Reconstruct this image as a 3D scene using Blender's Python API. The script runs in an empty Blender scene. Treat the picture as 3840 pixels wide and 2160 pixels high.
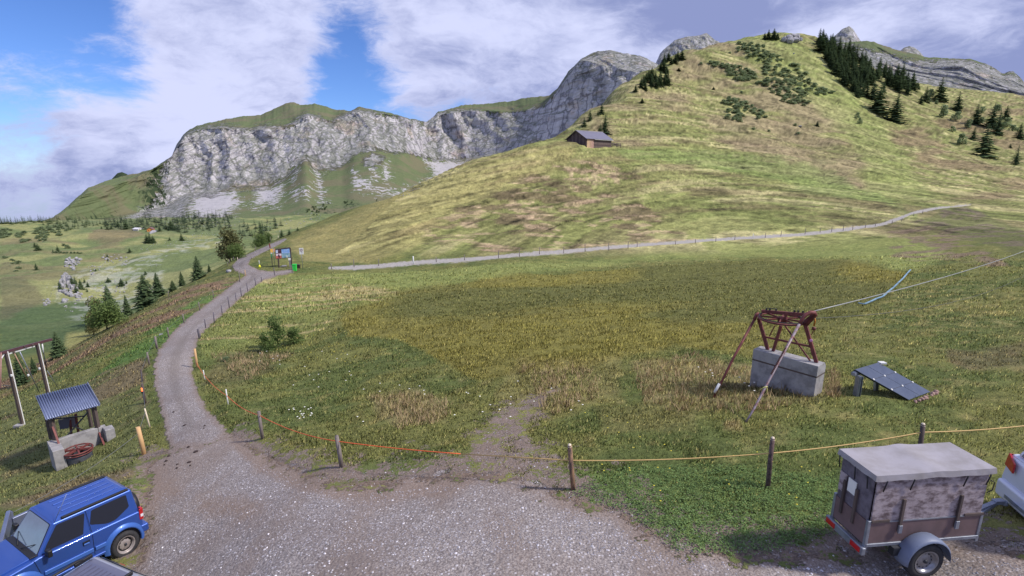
import bpy, bmesh, math, random
import numpy as np
from mathutils import Vector, Matrix, Quaternion
SC = bpy.context.scene
# ---------------------------------------------------------------- camera
H = 6.6                     # camera height above the yard
PITCH = math.radians(13.0)  # looking down
cam_data = bpy.data.cameras.new("camera")
cam_data.sensor_width = 36.0; cam_data.lens = 18.0
cam_data.clip_start = 0.1; cam_data.clip_end = 30000
cam = bpy.data.objects.new("camera", cam_data)
SC.collection.objects.link(cam)
cam.location = (0, 0, H); cam.rotation_euler = (math.radians(90) - PITCH, 0, 0)
SC.camera = cam
# ---------------------------------------------------------------- sun, sky
SUN_AZ, SUN_EL = math.radians(100), math.radians(47)   # clockwise from +Y
sun_dir = Vector((math.sin(SUN_AZ) * math.cos(SUN_EL), math.cos(SUN_AZ) * math.cos(SUN_EL), math.sin(SUN_EL)))
sd_ = bpy.data.lights.new("sun", 'SUN'); sd_.energy = 2.9; sd_.angle = math.radians(5); sd_.color = (1.0, 0.93, 0.84)
sun = bpy.data.objects.new("sun", sd_); SC.collection.objects.link(sun)
sun.rotation_euler = sun_dir.to_track_quat('Z', 'Y').to_euler()
SC.view_settings.view_transform = 'Standard'; SC.view_settings.look = 'None'
SC.view_settings.exposure = 0.56; SC.view_settings.gamma = 1.0
SC.view_settings.use_curve_mapping = False

class NT:
    """tiny node-tree writer"""
    def __init__(s, nt): s.nt = nt; nt.nodes.clear()
    def n(s, t, **k):
        nd = s.nt.nodes.new(t)
        for a, v in k.items(): setattr(nd, a, v)
        return nd
    def put(s, sock, v):
        if v is None: return
        if isinstance(v, bpy.types.NodeSocket): s.nt.links.new(v, sock)
        else:
            if isinstance(v, (tuple, list)) and len(v) == 3 and sock.type == 'RGBA': v = (*v, 1)
            sock.default_value = v
    def math(s, op, a, b=None, c=None, clamp=False):
        nd = s.n('ShaderNodeMath', operation=op, use_clamp=clamp)
        s.put(nd.inputs[0], a); s.put(nd.inputs[1], b); s.put(nd.inputs[2], c)
        return nd.outputs[0]
    def vmath(s, op, a, b=None, sc=None):
        nd = s.n('ShaderNodeVectorMath', operation=op)
        s.put(nd.inputs[0], a); s.put(nd.inputs[1], b)
        if sc is not None: s.put(nd.inputs[3], sc)
        return nd.outputs['Value'] if op in ('DOT_PRODUCT', 'LENGTH') else nd.outputs[0]
    def mix(s, f, a, b, mode='MIX'):
        nd = s.n('ShaderNodeMix', data_type='RGBA', blend_type=mode)
        s.put(nd.inputs[0], f); s.put(nd.inputs[6], a); s.put(nd.inputs[7], b)
        return nd.outputs[2]
    def noise(s, vec, scale, detail=4, rough=.55, dist=0.0, col=False):
        nd = s.n('ShaderNodeTexNoise'); s.put(nd.inputs['Vector'], vec)
        s.put(nd.inputs['Scale'], scale); nd.inputs['Detail'].default_value = detail
        nd.inputs['Roughness'].default_value = rough; nd.inputs['Distortion'].default_value = dist
        return nd.outputs['Color' if col else 'Fac']
    def voro(s, vec, scale, feature='F1', out='Distance'):
        nd = s.n('ShaderNodeTexVoronoi', feature=feature); s.put(nd.inputs['Vector'], vec); s.put(nd.inputs['Scale'], scale)
        return nd.outputs[out]
    def ramp(s, f, lo, hi, smooth=True):
        nd = s.n('ShaderNodeMapRange', interpolation_type='SMOOTHSTEP' if smooth else 'LINEAR')
        s.put(nd.inputs[0], f); s.put(nd.inputs[1], lo); s.put(nd.inputs[2], hi)
        return nd.outputs[0]
    def attr(s, name, out='Fac'):
        nd = s.n('ShaderNodeAttribute', attribute_name=name); return nd.outputs[out]
    def sep(s, v):
        nd = s.n('ShaderNodeSeparateXYZ'); s.put(nd.inputs[0], v); return nd.outputs
    def comb(s, x, y, z):
        nd = s.n('ShaderNodeCombineXYZ'); s.put(nd.inputs[0], x); s.put(nd.inputs[1], y); s.put(nd.inputs[2], z); return nd.outputs[0]

def pix_dir(u, v):
    x = (u - 1920) / 1920.0; yd = (v - 1080) / 1920.0
    return Vector((x, math.cos(PITCH) - yd * math.sin(PITCH), -yd * math.cos(PITCH) - math.sin(PITCH)))

world = bpy.data.worlds.new("World"); SC.world = world; world.use_nodes = True
def build_world():
    t = NT(world.node_tree)
    out = t.n('ShaderNodeOutputWorld'); bg = t.n('ShaderNodeBackground')
    bg.inputs['Strength'].default_value = 0.1
    sky = t.n('ShaderNodeTexSky', sky_type='NISHITA')
    sky.sun_disc = False; sky.sun_elevation = SUN_EL; sky.sun_rotation = SUN_AZ
    sky.altitude = 1700; sky.air_density = 1.0; sky.dust_density = 0.4; sky.ozone_density = 2.5
    clear = t.mix(1.0, sky.outputs[0], (0.50, 0.66, 1.02), 'MULTIPLY')
    d = t.n('ShaderNodeTexCoord').outputs['Generated']
    d = t.vmath('NORMALIZE', d)
    x, y, z = t.sep(d)[:3]
    # cumulus sheet: noise on a plane above, fading into plain direction space near the horizon
    den = t.math('ADD', t.math('MAXIMUM', z, 0.0), 0.55)
    p = t.comb(t.math('DIVIDE', x, den), t.math('DIVIDE', y, den), t.math('MULTIPLY', z, 2.4))
    warp = t.noise(p, 2.2, 4, .55, 0, True)
    pw = t.vmath('ADD', p, t.vmath('SCALE', t.vmath('SUBTRACT', warp, (.5, .5, .5)), sc=0.30))
    big = t.noise(pw, 1.5, 3, .5)
    fine = t.noise(pw, 4.6, 11, .70)
    cov = t.math('ADD', t.math('MULTIPLY', big, .75), t.math('MULTIPLY', fine, .92))
    cov = t.math('SUBTRACT', cov, 0.61)
    # clearings and banks of today's cloud cover
    def lobe(u, v, r, amt, cov):
        c = pix_dir(u, v).normalized()
        f = t.ramp(t.vmath('DOT_PRODUCT', d, tuple(c)), math.cos(math.radians(r)), math.cos(math.radians(r * .15)))
        return t.math('ADD', cov, t.math('MULTIPLY', f, amt))
    for L in [(60, 60, 15, -.22), (330, 200, 8, -.14), (-300, 200, 20, -.25), (10, 500, 4, -.12), (1290, 200, 7, -.10), (1500, 370, 10, -.22), (1180, 370, 6, -.16), (1290, 0, 5, -.20), (1500, 40, 4, -.14), (850, 420, 4, -.10), (0, 760, 6, -.06),
              (150, 700, 18, .26), (500, 420, 16, .20), (800, 180, 13, .20), (1000, 330, 8, .08), (1600, 170, 8, .14), (300, 120, 8, -.08), (1230, 120, 5, -.06), (1450, 130, 5, -.10), (60, 480, 5, -.10), (1750, 20, 5, -.06), (2000, 200, 22, .28), (2900, 100, 30, .32), (3700, 100, 24, .24), (150, 420, 6, .15), (1900, 420, 8, -.14), (700, 30, 7, .15)]:
        cov = lobe(*L, cov)
    m = t.ramp(cov, 0.03, 0.33)
    shade = t.noise(t.vmath('ADD', pw, (3.1, 1.7, .4)), 2.3, 7, .58)
    wisp = t.noise(t.vmath('ADD', pw, (1.3, 4.7, 2.4)), 5.6, 10, .66)
    core = t.math('ADD', t.math('MULTIPLY', shade, 1.15), t.math('MULTIPLY', wisp, .85))
    for (u, v, r, amt) in [(900, 200, 20, .16), (560, 150, 14, .10), (650, 450, 12, .05), (1900, 150, 12, .12), (2350, 330, 9, .14), (2560, 60, 10, -.12), (3300, 250, 10, .12), (3650, 130, 10, -.10), (400, 620, 12, -.10), (2850, 60, 12, -.06), (3100, 30, 8, .10), (1350, 250, 10, .06), (60, 450, 8, .10), (50, 720, 8, .05)]:
        f = t.ramp(t.vmath('DOT_PRODUCT', d, tuple(pix_dir(u, v).normalized())), math.cos(math.radians(r)), math.cos(math.radians(r * .1)))
        core = t.math('ADD', core, t.math('MULTIPLY', f, amt))
    core = t.ramp(core, .86, 1.32)
    grey = (1.9, 2.25, 4.1); white = (4.7, 5.0, 6.9)
    ccol = t.mix(core, grey, white)
    rim = t.math('MULTIPLY', t.ramp(cov, .45, .24), .55)
    ccol = t.mix(rim, ccol, white)
    col = t.mix(m, clear, ccol)
    # below the horizon the dome only lights hidden undersides
    below = t.ramp(z, -0.50, -0.24)
    col = t.mix(below, (1.1, 1.15, 1.0), col)
    t.put(bg.inputs['Color'], col); t.nt.links.new(bg.outputs[0], out.inputs[0])
build_world()
# ================================================================ numpy helpers
def _h(ix, iy, seed):
    n = (ix.astype(np.int64) * 374761393 + iy.astype(np.int64) * 668265263 + seed * 1442695041) & 0xffffffff
    n = ((n ^ (n >> 13)) * 1274126177) & 0xffffffff
    n = n ^ (n >> 16)
    return (n & 0xffff) / 65535.0
def vnoise(x, y, seed=0):
    ix = np.floor(x); iy = np.floor(y); fx = x - ix; fy = y - iy
    fx = fx * fx * (3 - 2 * fx); fy = fy * fy * (3 - 2 * fy)
    ix = ix.astype(np.int64); iy = iy.astype(np.int64)
    a = _h(ix, iy, seed); b = _h(ix + 1, iy, seed); c = _h(ix, iy + 1, seed); d = _h(ix + 1, iy + 1, seed)
    return (a * (1 - fx) + b * fx) * (1 - fy) + (c * (1 - fx) + d * fx) * fy
def fbm(x, y, octv=5, seed=0, gain=.5, lac=2.03):
    s = 0; a = 1; t = 0
    for i in range(octv):
        s = s + a * vnoise(x, y, seed + i * 17); t += a; a *= gain
        x = x * lac * .8 - y * lac * .6 + 13.7; y = x * .6 / .8 * .0 + y * lac + 7.1
    return s / t
def ridged(x, y, octv=5, seed=0, gain=.5):
    s = 0; a = 1; t = 0
    for i in range(octv):
        n = 1 - np.abs(2 * vnoise(x, y, seed + i * 31) - 1)
        s = s + a * n; t += a; a *= gain; x = x * 2.07 + 5.3; y = y * 2.07 + 1.9
    return s / t
def sstep(a, b, x):
    t = np.clip((x - a) / (b - a), 0, 1); return t * t * (3 - 2 * t)
CP, SP = math.cos(PITCH), math.sin(PITCH)
def unproj(u, v, d):
    x = (u - 1920) / 1920.0; yd = (v - 1080) / 1920.0
    return x * d, (CP - yd * SP) * d, H - (yd * CP + SP) * d
def proj(X, Y, Z):
    z = Z - H; d = Y * CP - z * SP; up = Y * SP + z * CP
    dd = np.where(d > .05, d, .05)
    return 1920 + 1920 * X / dd, 1080 - 1920 * up / dd, d
def poly_sdf(u, v, poly):
    """signed distance in pixels, negative inside"""
    P = np.array(poly, float); n = len(P); best = np.full(u.shape, 1e9); inside = np.zeros(u.shape, bool)
    for i in range(n):
        a = P[i]; b = P[(i + 1) % n]; e = b - a
        wx = u - a[0]; wy = v - a[1]; t = np.clip((wx * e[0] + wy * e[1]) / (e @ e + 1e-9), 0, 1)
        best = np.minimum(best, (wx - t * e[0]) ** 2 + (wy - t * e[1]) ** 2)
        c = ((a[1] > v) != (b[1] > v)) & (u < (b[0] - a[0]) * (v - a[1]) / (b[1] - a[1] + 1e-12) + a[0])
        inside ^= c
    s = np.sqrt(best); return np.where(inside, -s, s)
def line_dist(u, v, pts):
    P = np.array(pts, float); best = np.full(u.shape, 1e9)
    for i in range(len(P) - 1):
        a = P[i]; b = P[i + 1]; e = b - a; wx = u - a[0]; wy = v - a[1]
        t = np.clip((wx * e[0] + wy * e[1]) / (e @ e + 1e-9), 0, 1)
        best = np.minimum(best, (wx - t * e[0]) ** 2 + (wy - t * e[1]) ** 2)
    return np.sqrt(best)

# ================================================================ terrain heights
CTRL = [
 # yard and car park
 (1920,2160,8.4),(2138,1835,11.4),(2890,1825,11.3),(3435,2148,8.4),(3440,1760,12.2),(3840,1900,9.9),(3840,1600,14),(3840,2160,7.9),
 (2600,2160,8.35),(1400,2160,8.7),(1000,2160,9.6),(800,2160,10.4),(533,2151,11.6),(467,2075,12.6),(250,2160,11.9),(0,2160,11.6),(600,2000,13),(1000,1950,11.9),(1500,1900,11.3),
 (0,1900,15),(300,1900,14.7),(650,1800,15.6),(1000,1800,14.2),(1200,1810,13.2),
 # near meadow
 (3080,1500,16),(3510,1475,17),(3840,1300,22),(3840,1100,34),(3200,1150,36),(3410,1020,52),(3600,900,80),(3840,950,62),(3840,850,100),
 (1920,1650,14.4),(1920,1500,18.5),(1920,1300,27),(1920,1150,42),(1920,1050,60),(1920,980,80),
 (2600,1650,14),(2600,1500,17),(2600,1300,25),(2600,1100,47),(2600,1000,70),(2900,960,80),(3150,1000,62),
 (1280,1750,14.2),(985,1645,17.5),(1300,1550,19.5),(1300,1400,25.5),(1300,1200,39),(1050,1310,34),(1200,1080,60),(1000,1150,50),(1600,1050,62),
 # footpath
 (1330,1003,80),(1600,985,84),(1920,957,90),(2300,926,100),(2720,896,108),(3100,866,115),(3300,842,120),(3420,799,128),(3560,777,138),(3700,765,150),
 # road
 (650,1700,17.4),(650,1500,23),(600,1350,30),(740,1375,29.5),(750,1268,37),(680,1200,44),(830,1130,55),(950,1010,77),(900,990,82),(1050,905,115),(1060,960,88),
 # bank left of the road
 (540,1700,18.6),(210,1760,20),(85,1595,29),(300,1500,28),(180,1490,33),(300,1400,35),(450,1250,46),(560,1170,56),(700,1085,70),(850,1010,84),
 (-100,1500,42),(0,1490,43),(200,1375,50),(350,1265,60),(500,1180,68),(600,1115,76),(700,1062,84),(800,1015,90),(880,975,98),(1000,915,116),
 (-100,1480,70),(200,1420,80),(350,1310,95),(500,1230,115),(700,1110,135),(880,1020,155),(1000,960,175),
 # valley
 (-100,1250,130),(50,1250,135),(300,1200,155),(400,1150,185),(600,1000,260),(250,1050,235),(0,1070,205),(150,950,320),(0,900,380),
 (-100,856,450),(0,850,455),(150,835,500),(350,870,440),(540,880,420),(560,862,455),(750,900,400),(800,835,600),(1050,835,570),(1120,860,500),(1250,800,700),(400,830,600),(600,820,650),
 # front hill, left skyline and face
 (1100,872,126),(1300,792,140),(1500,737,150),(1650,680,157),(1800,620,165),(2000,560,172),(2120,546,178),(2330,566,184),(2230,556,184),
 (1200,920,105),(1500,850,112),(1500,920,97),(1800,800,125),(1800,900,104),(1800,700,148),(2200,800,130),(2200,650,160),(2600,800,135),(2600,650,180),(2600,500,240),(2600,400,285),(2600,300,330),
 (3000,780,140),(3000,700,170),(3000,550,240),(3000,400,310),(3000,250,380),(3400,700,178),(3400,600,235),(3400,450,330),(2000,620,162),(2450,560,200),(2350,480,235),
 (2200,437,262),(2130,492,235),(2300,350,300),(2400,288,330),(2480,245,350),(2560,203,370),(2700,162,395),(2800,148,402),(2900,146,410),(3000,138,420),(3080,152,430),
 (1250,860,175),(1500,800,230),(1800,720,270),(2100,640,300),(2200,520,400),(2400,400,490),(2700,250,540),(3080,230,580),
 # right shoulder
 (3840,700,200),(3840,600,260),(3840,500,330),(3840,420,400),(3840,365,450),(3650,342,490),(3460,325,520),(3250,270,490),(3460,385,660),(3840,440,600),
 # far floor behind everything
 (-100,900,900),(600,850,1100),(1200,850,1100),(2000,800,1200),(2800,750,1200),(3600,720,1200),
]
C = np.array(CTRL, float)
cx, cy, cz = unproj(C[:, 0], C[:, 1], C[:, 2])
cr = np.hypot(cx, cy); caz = np.arctan2(cx, cy)
KAZ = 1.6
_px = caz * KAZ; _py = np.log(cr); _val = cz / cr
_c2 = 0.05 ** 2
def _phi(d2): return np.sqrt(d2 + _c2)
N = len(C)
A = np.zeros((N + 3, N + 3)); A[:N, :N] = _phi((_px[:, None] - _px) ** 2 + (_py[:, None] - _py) ** 2) + np.eye(N) * -1e-3
A[:N, N] = 1; A[:N, N + 1] = _px; A[:N, N + 2] = _py; A[N:, :N] = A[:N, N:].T
W_ = np.linalg.solve(A, np.r_[_val, 0, 0, 0])
AZ0 = math.radians(52)
def base_height(X, Y):
    r = np.maximum(np.hypot(X, Y), .5); az = np.arctan2(X, Y)
    azc = np.clip(az, -AZ0, AZ0); rr = np.clip(r, 6.5, 1500)
    px = azc * KAZ; py = np.log(rr); s = W_[N] + W_[N + 1] * px + W_[N + 2] * py
    for i in range(N): s = s + W_[i] * np.sqrt((px - _px[i]) ** 2 + (py - _py[i]) ** 2 + _c2)
    z = s * rr
    back = sstep(math.radians(75), math.radians(130), np.abs(az))
    z = z * (1 - back) + back * np.clip(z, -2, 1) * sstep(400, 5, r)
    return z
# ---------------------------------------------------------------- polar sheet
az_in = np.linspace(-AZ0 - .04, AZ0 + .04, 980)
az_out = np.linspace(AZ0 + .04, 2 * math.pi - AZ0 - .04, 90)[1:]
AZ = np.r_[az_in, az_out]                      # closes on itself
RR = np.exp(np.linspace(math.log(2.5), math.log(1500), 900))
NA, NR = len(AZ), len(RR)
# heights on a coarser lattice, then bilinear
ca = np.linspace(0, 1, 330); 
def coarse():
    ai = np.interp(np.linspace(0, NA - 1, 360), np.arange(NA), AZ); ri = np.exp(np.linspace(math.log(2.5), math.log(1500), 380))
    a, r = np.meshgrid(ai, ri, indexing='ij'); z = base_height(r * np.sin(a), r * np.cos(a)) / r
    # gentle blur so that no crease survives between the survey points
    for _ in range(2):
        z[:, 1:-1] = (z[:, :-2] + 2 * z[:, 1:-1] + z[:, 2:]) / 4
        z[1:-1] = (z[:-2] + 2 * z[1:-1] + z[2:]) / 4
    return ai, np.log(ri), z
_ai, _ri, _zc = coarse()
def bil(ga, gr, Z, a, lr):
    i = np.clip(np.searchsorted(ga, a) - 1, 0, len(ga) - 2); j = np.clip(np.searchsorted(gr, lr) - 1, 0, len(gr) - 2)
    fa = np.clip((a - ga[i]) / (ga[i + 1] - ga[i]), 0, 1); fr = np.clip((lr - gr[j]) / (gr[j + 1] - gr[j]), 0, 1)
    return (Z[i, j] * (1 - fa) + Z[i + 1, j] * fa) * (1 - fr) + (Z[i, j + 1] * (1 - fa) + Z[i + 1, j + 1] * fa) * fr
GA, GR = np.meshgrid(AZ, RR, indexing='ij')
GX = GR * np.sin(GA); GY = GR * np.cos(GA)
GZ = bil(_ai, _ri, _zc, GA, np.log(GR)) * GR
GU, GV, GD = proj(GX, GY, GZ)
GD = np.where(GY < 0, GR, GD)                 # behind the lens: only a distance is needed
_front = GY > .3 * GR
GU = np.where(_front, GU, np.where(GX > 0, 9e3, -9e3)); GV = np.where(_front, GV, 2400)
PXM = np.maximum(GD, 1) / 1920.0              # metres per photo pixel at that distance

YARD = [(521,2160),(566,1983),(552,1848),(560,1760),(634,1684),(800,1640),(864,1625),(954,1692),(1073,1759),(1192,1804),(1312,1826),(1490,1815),(1700,1790),(1900,1790),(2087,1862),(2310,1923),(2385,1983),(2534,2060),(2906,2087),(3205,2085),(3563,2032),(3900,2087),(9e3,2100),(9e3,9e3),(-200,9e3),(300,2500)]
ROAD = [(634,1684),(611,1565),(582,1461),(578,1371),(596,1312),(641,1252),(715,1185),(835,1096),(921,1032),(880,1014),(870,996),(895,969),(954,942),(1029,909),(1066,894),(1076,896),(1050,915),(984,948),(939,972),(930,992),(969,1012),(1029,1018),(1096,1008),(1101,1023),(1044,1034),(984,1053),(924,1098),(850,1165),(790,1217),(745,1267),(724,1340),(722,1400),(745,1476),(790,1550),(864,1625),(800,1680)]
PATH = [(1236,1004),(1330,1003),(1470,993),(1550,985),(1750,973),(1960,955),(2200,935),(2400,920),(2600,907),(2750,895),(2900,887),(3000,880),(3150,864),(3300,842),(3380,817),(3420,799),(3480,786),(3540,778),(3640,770)]
sd_yard = poly_sdf(GU, GV, YARD); sd_road = poly_sdf(GU, GV, ROAD)
nearf = GD < 135
sd_road = np.where(nearf & (GD > 12), sd_road, 400); sd_yard = np.where(GD < 24, sd_yard, 400)
sd_g = np.minimum(sd_yard, sd_road) * PXM     # metres
pathw = np.interp(GU, [1200, 1330, 2600, 3380, 3640], [.3, .9, .9, 1.0, .3])
sd_p = np.where((GD > 60) & (GD < 175), line_dist(GU, GV, PATH) * PXM - pathw * .36, 50)
# fine relief
hillf = sstep(85, 125, GD); valf = sstep(150, 240, GD) * sstep(-8, -25, GZ)
gr_out = sstep(-.05, .5, np.minimum(sd_g, sd_p + .2))
GZ = GZ + gr_out * ((fbm(GX * .55, GY * .55, 5, 3) - .5) * .34 * sstep(6, 14, GD)
      + (fbm(GX * .09, GY * .09, 4, 9) - .5) * 1.1 * sstep(22, 60, GD)
      + hillf * (fbm(GX * .05, GY * .05, 5, 11) - .5) * 5.0 * sstep(110, 220, GD)
      + hillf * (ridged(GX * .025 + GY * .01, GY * .02, 4, 31) - .55) * 5.0 * sstep(150, 300, GD))
GZ = GZ + gr_out * .10 * sstep(30, 10, GD) * sstep(0, .6, sd_g)            # turf stands a hand above the gravel
GZ = GZ + (1 - gr_out) * (fbm(GX * 1.6, GY * 1.6, 3, 5) - .5) * .05
# terracettes: cattle steps along the contours of the steep hill
zz = GZ + (fbm(GX * .06, GY * .06, 3, 77) - .5) * 5
terr = np.abs(((zz / 1.15) % 1.0) - .5) * 2
GZ = GZ + terr * .42 * sstep(100, 130, GD) * sstep(420, 200, GD) * (GX > -35) * gr_out
_lr = np.log(RR)
def ground_z(X, Y):
    a = math.atan2(X, Y)
    if a < AZ[0]: a += 2 * math.pi
    return float(bil(AZ, _lr, GZ, np.array([a]), np.array([math.log(max(math.hypot(X, Y), 2.6))]))[0])
def ground_z_arr(X, Y):
    a = np.arctan2(X, Y); a = np.where(a < AZ[0], a + 2 * math.pi, a)
    return bil(AZ, _lr, GZ, a, np.log(np.maximum(np.hypot(X, Y), 2.6)))
_ds = np.exp(np.linspace(math.log(5), math.log(1400), 2600))
def G(u, v, dmin=0):
    """the point of the ground seen through photo pixel (u, v)"""
    x, y, z = unproj(u, v, _ds); g = ground_z_arr(x, y); m = (z < g) & (_ds > dmin)
    i = int(np.argmax(m)) if m.any() else len(_ds) - 1
    if i > 0:
        a = z[i - 1] - g[i - 1]; b = g[i] - z[i]; t = a / (a + b + 1e-9) if a > 0 else 1
        d = _ds[i - 1] + (_ds[i] - _ds[i - 1]) * t
    else: d = _ds[i]
    X, Y, _ = unproj(u, v, d); return Vector((X, Y, ground_z(X, Y))), d

# ---------------------------------------------------------------- turf colours (albedo)
def L(r, g, b):
    f = lambda c: ((c / 255 + .055) / 1.055) ** 2.4 if c > 10 else c / 255 / 12.92
    return np.array([f(r), f(g), f(b)])
def blend(col, c2, m): return col * (1 - m[..., None]) + c2 * m[..., None]
n1 = fbm(GX * .35, GY * .35, 5, 101); n2 = fbm(GX * 1.9, GY * 1.9, 4, 102); n3 = fbm(GX * .045, GY * .045, 5, 103)
Q = GZ - .22 * GX + .0018 * GX ** 2 * (GX > 0)
GREEN = L(96, 98, 50); DGREEN = L(70, 84, 42); STRAW = L(134, 124, 76); RUSH = L(106, 100, 44); HEATH = L(98, 80, 66); OCHRE = L(124, 108, 62); SOIL = L(150, 122, 98); DHEATH = L(76, 66, 52); LUSH = L(80, 100, 46)
col = np.ones(GX.shape + (3,)) * GREEN
col = blend(col, DGREEN, sstep(.42, .62, n1) * .7)
col = blend(col, STRAW, sstep(.52, .72, n2 * .6 + n3 * .4) * .55)
def region(poly, soft, namp=14.0, nscale=.25, seed=0, dlo=0, dhi=1e9):
    P = np.array(poly); mg = soft + namp * 1.6
    w = (GU > P[:, 0].min() - mg) & (GU < P[:, 0].max() + mg) & (GV > P[:, 1].min() - mg) & (GV < P[:, 1].max() + mg) & (GD > dlo) & (GD < dhi)
    out = np.zeros(GU.shape); u_, v_, x_, y_ = GU[w], GV[w], GX[w], GY[w]
    if len(u_):
        s = poly_sdf(u_, v_, poly) + (fbm(x_ * nscale, y_ * nscale, 3, 500 + seed) - .5) * namp * 2 + (fbm(x_ * nscale * 4.1, y_ * nscale * 4.1, 3, 700 + seed) - .5) * namp * 1.2
        out[w] = sstep(soft, -soft, s)
    return out
Z = 1.4907
def S(*p): return [(a * Z, b * Z) for a, b in p]
# rushes of the wet hollow
m = region(S((850,790),(1000,730),(1200,700),(1420,690),(1700,665),(1900,652),(2130,662),(2290,685),(2230,760),(2060,850),(1900,900),(1700,870),(1450,930),(1200,960),(1000,850),(880,835)), 10, 14, .15, 1, 14, 90)
col = blend(col, RUSH, m * .8); col = blend(col, L(112, 106, 44), m * sstep(.42, .6, n1) * .5); col = blend(col, L(70, 78, 44), m * sstep(.5, .62, n3) * .6)
# straw patches near
for k, (p, c, a) in enumerate([
  (S((930,1000),(1040,985),(1130,1010),(1120,1060),(1010,1080),(940,1050)), L(134, 118, 84), .6),
  (S((1600,920),(1760,900),(1900,930),(1880,1010),(1800,1040),(1620,1030)), L(130, 116, 78), .55),
  (S((1820,930),(2000,930),(2120,980),(2060,1030),(1880,1010)), L(124, 112, 76), .5),
  (S((1300,905),(1560,905),(1560,1010),(1380,1060),(1250,1000)), L(118, 108, 66), .55),
  (S((1500,1030),(1750,1020),(1750,1100),(1520,1090)), L(108, 100, 60), .5),
  (S((2380,880),(2576,870),(2576,930),(2400,930)), HEATH, .6),
  (S((1810,1070),(1860,1060),(1870,1090),(1820,1095)), L(148, 128, 92), .8),
  (S((560,880),(620,870),(740,890),(620,960),(510,970)), L(96, 84, 60), .6)]):
    col = blend(col, c, region(p, 16, 22, .5, 20 + k, 9, 60) * a * (.55 + .45 * n2))
# lush clover by the yard
m = region(S((1440,1200),(1700,1170),(2140,1200),(2130,1330),(1900,1390),(1700,1390),(1600,1300),(1450,1250)), 22, 30, .6, 40, 7, 16)
col = blend(col, L(80, 98, 50), m * .7); LUSHM = m
# mown strip above the hollow and hill pasture
m = region(S((640,700),(900,690),(1200,670),(1500,650),(1900,610),(2300,590),(2400,640),(2300,680),(2100,655),(1900,645),(1600,655),(1400,680),(1100,710),(850,760),(740,800),(620,790)), 12, 12, .12, 50, 40, 130)
col = blend(col, L(122, 130, 68), m * .65)
hill = (GD > 84) & (GZ > -12) & (GX > -32)
hm = sstep(84, 100, GD) * hill
strk = fbm(GX * .06, Q * .9, 5, 61)
col = blend(col, L(120, 121, 70), hm * .75)
col = blend(col, L(96, 104, 52), hm * sstep(.48, .62, strk) * .7)
col = blend(col, L(158, 148, 104), hm * sstep(.54, .66, fbm(GX * .04 + 9, Q * .8, 5, 62)) * .6)
col = blend(col, L(96, 82, 60), hm * sstep(.55, .68, fbm(GX * .05 + 31, Q * .7, 5, 64)) * .55)
# warm mown shoulder on the left
m = region(S((720,600),(1000,490),(1300,380),(1450,375),(1420,430),(1250,520),(1080,600),(900,660),(760,660)), 14, 20, .05, 70, 84, 200)
col = blend(col, L(148, 134, 84), m * .45)
# rough, trodden bank with bare earth above the path
m = region(S((1080,560),(1250,500),(1400,410),(1580,410),(1600,470),(1720,590),(1730,605),(1300,640),(1150,620),(1030,640)), 16, 40, .06, 71, 84, 200)
col = blend(col, L(104, 106, 58), m * .6)
soil = m * sstep(.60, .66, fbm(GX * .22, GY * .35, 5, 72)) + region(S((1420,420),(1540,420),(1580,440),(1560,470),(1430,475)), 8, 24, .12, 73, 120, 200) * sstep(.50, .60, fbm(GX * .5, GY * .4, 4, 74))
soil = soil + region(S((1330,625),(1500,612),(1700,605),(1760,600),(1740,610),(1500,628),(1360,640)), 4, 8, .2, 75, 84, 130) * sstep(.46, .56, fbm(GX * .3, GY * .5, 4, 76))
soil = np.clip(soil, 0, 1)
col = blend(col, L(92, 76, 60), m * sstep(.5, .58, fbm(GX * .15 + 5, GY * .22, 4, 79)) * .7)
col = blend(col, L(158, 134, 108), soil * .55)
# heather and bilberry on the upper hill
m = region(S((1480,290),(1650,180),(1800,110),(1900,100),(2000,170),(2150,260),(2250,350),(2350,470),(2300,520),(2100,440),(1900,390),(1700,330),(1560,380),(1500,340)), 30, 70, .02, 80, 150, 600)
hn = fbm(GX * .035, GY * .03 + GZ * .05, 5, 81)
col = blend(col, L(124, 108, 84), m * sstep(.38, .62, hn) * .7)
m = region(S((2250,300),(2576,260),(2576,560),(2450,520),(2300,420)), 20, 60, .03, 82, 150, 600)
col = blend(col, L(112, 94, 72), m * sstep(.45, .58, hn) * .7)
m = region(S((1850,100),(1990,80),(2100,160),(2200,300),(2300,440),(2400,560),(2200,500),(2120,330),(1950,180)), 20, 40, .02, 83, 150, 600)
col = blend(col, L(112, 124, 62), m * .5)
m = region(S((1560,375),(1750,370),(2100,430),(2300,540),(2000,470),(1700,410),(1560,395)), 12, 24, .05, 84, 120, 300)
col = blend(col, L(102, 118, 60), m * .6)
# dark rise on the far right
m = region(S((2290,560),(2400,520),(2440,522),(2520,560),(2576,580),(2576,650),(2480,610)), 5, 8, .1, 85, 60, 400)
col = blend(col, L(84, 88, 50), m * .8); col = blend(col, L(100, 84, 78), m * sstep(.5, .6, n1) * .6)
m = region(S((2240,580),(2330,570),(2480,620),(2576,690),(2560,720),(2400,660),(2250,640)), 12, 30, .12, 86, 50, 140)
col = blend(col, L(112, 94, 80), m * sstep(.45, .58, n1) * .8)
# dry streaks and lines of the near slope by the road
m = region(S((620,700),(850,700),(1000,740),(850,800),(770,860),(640,880),(520,900),(500,850)), 12, 16, .2, 90, 25, 70)
col = blend(col, L(110, 118, 60), m * .5); col = blend(col, L(158, 140, 100), m * sstep(.58, .68, fbm(GX * .12, GY * .8, 4, 91)) * .7)
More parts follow.
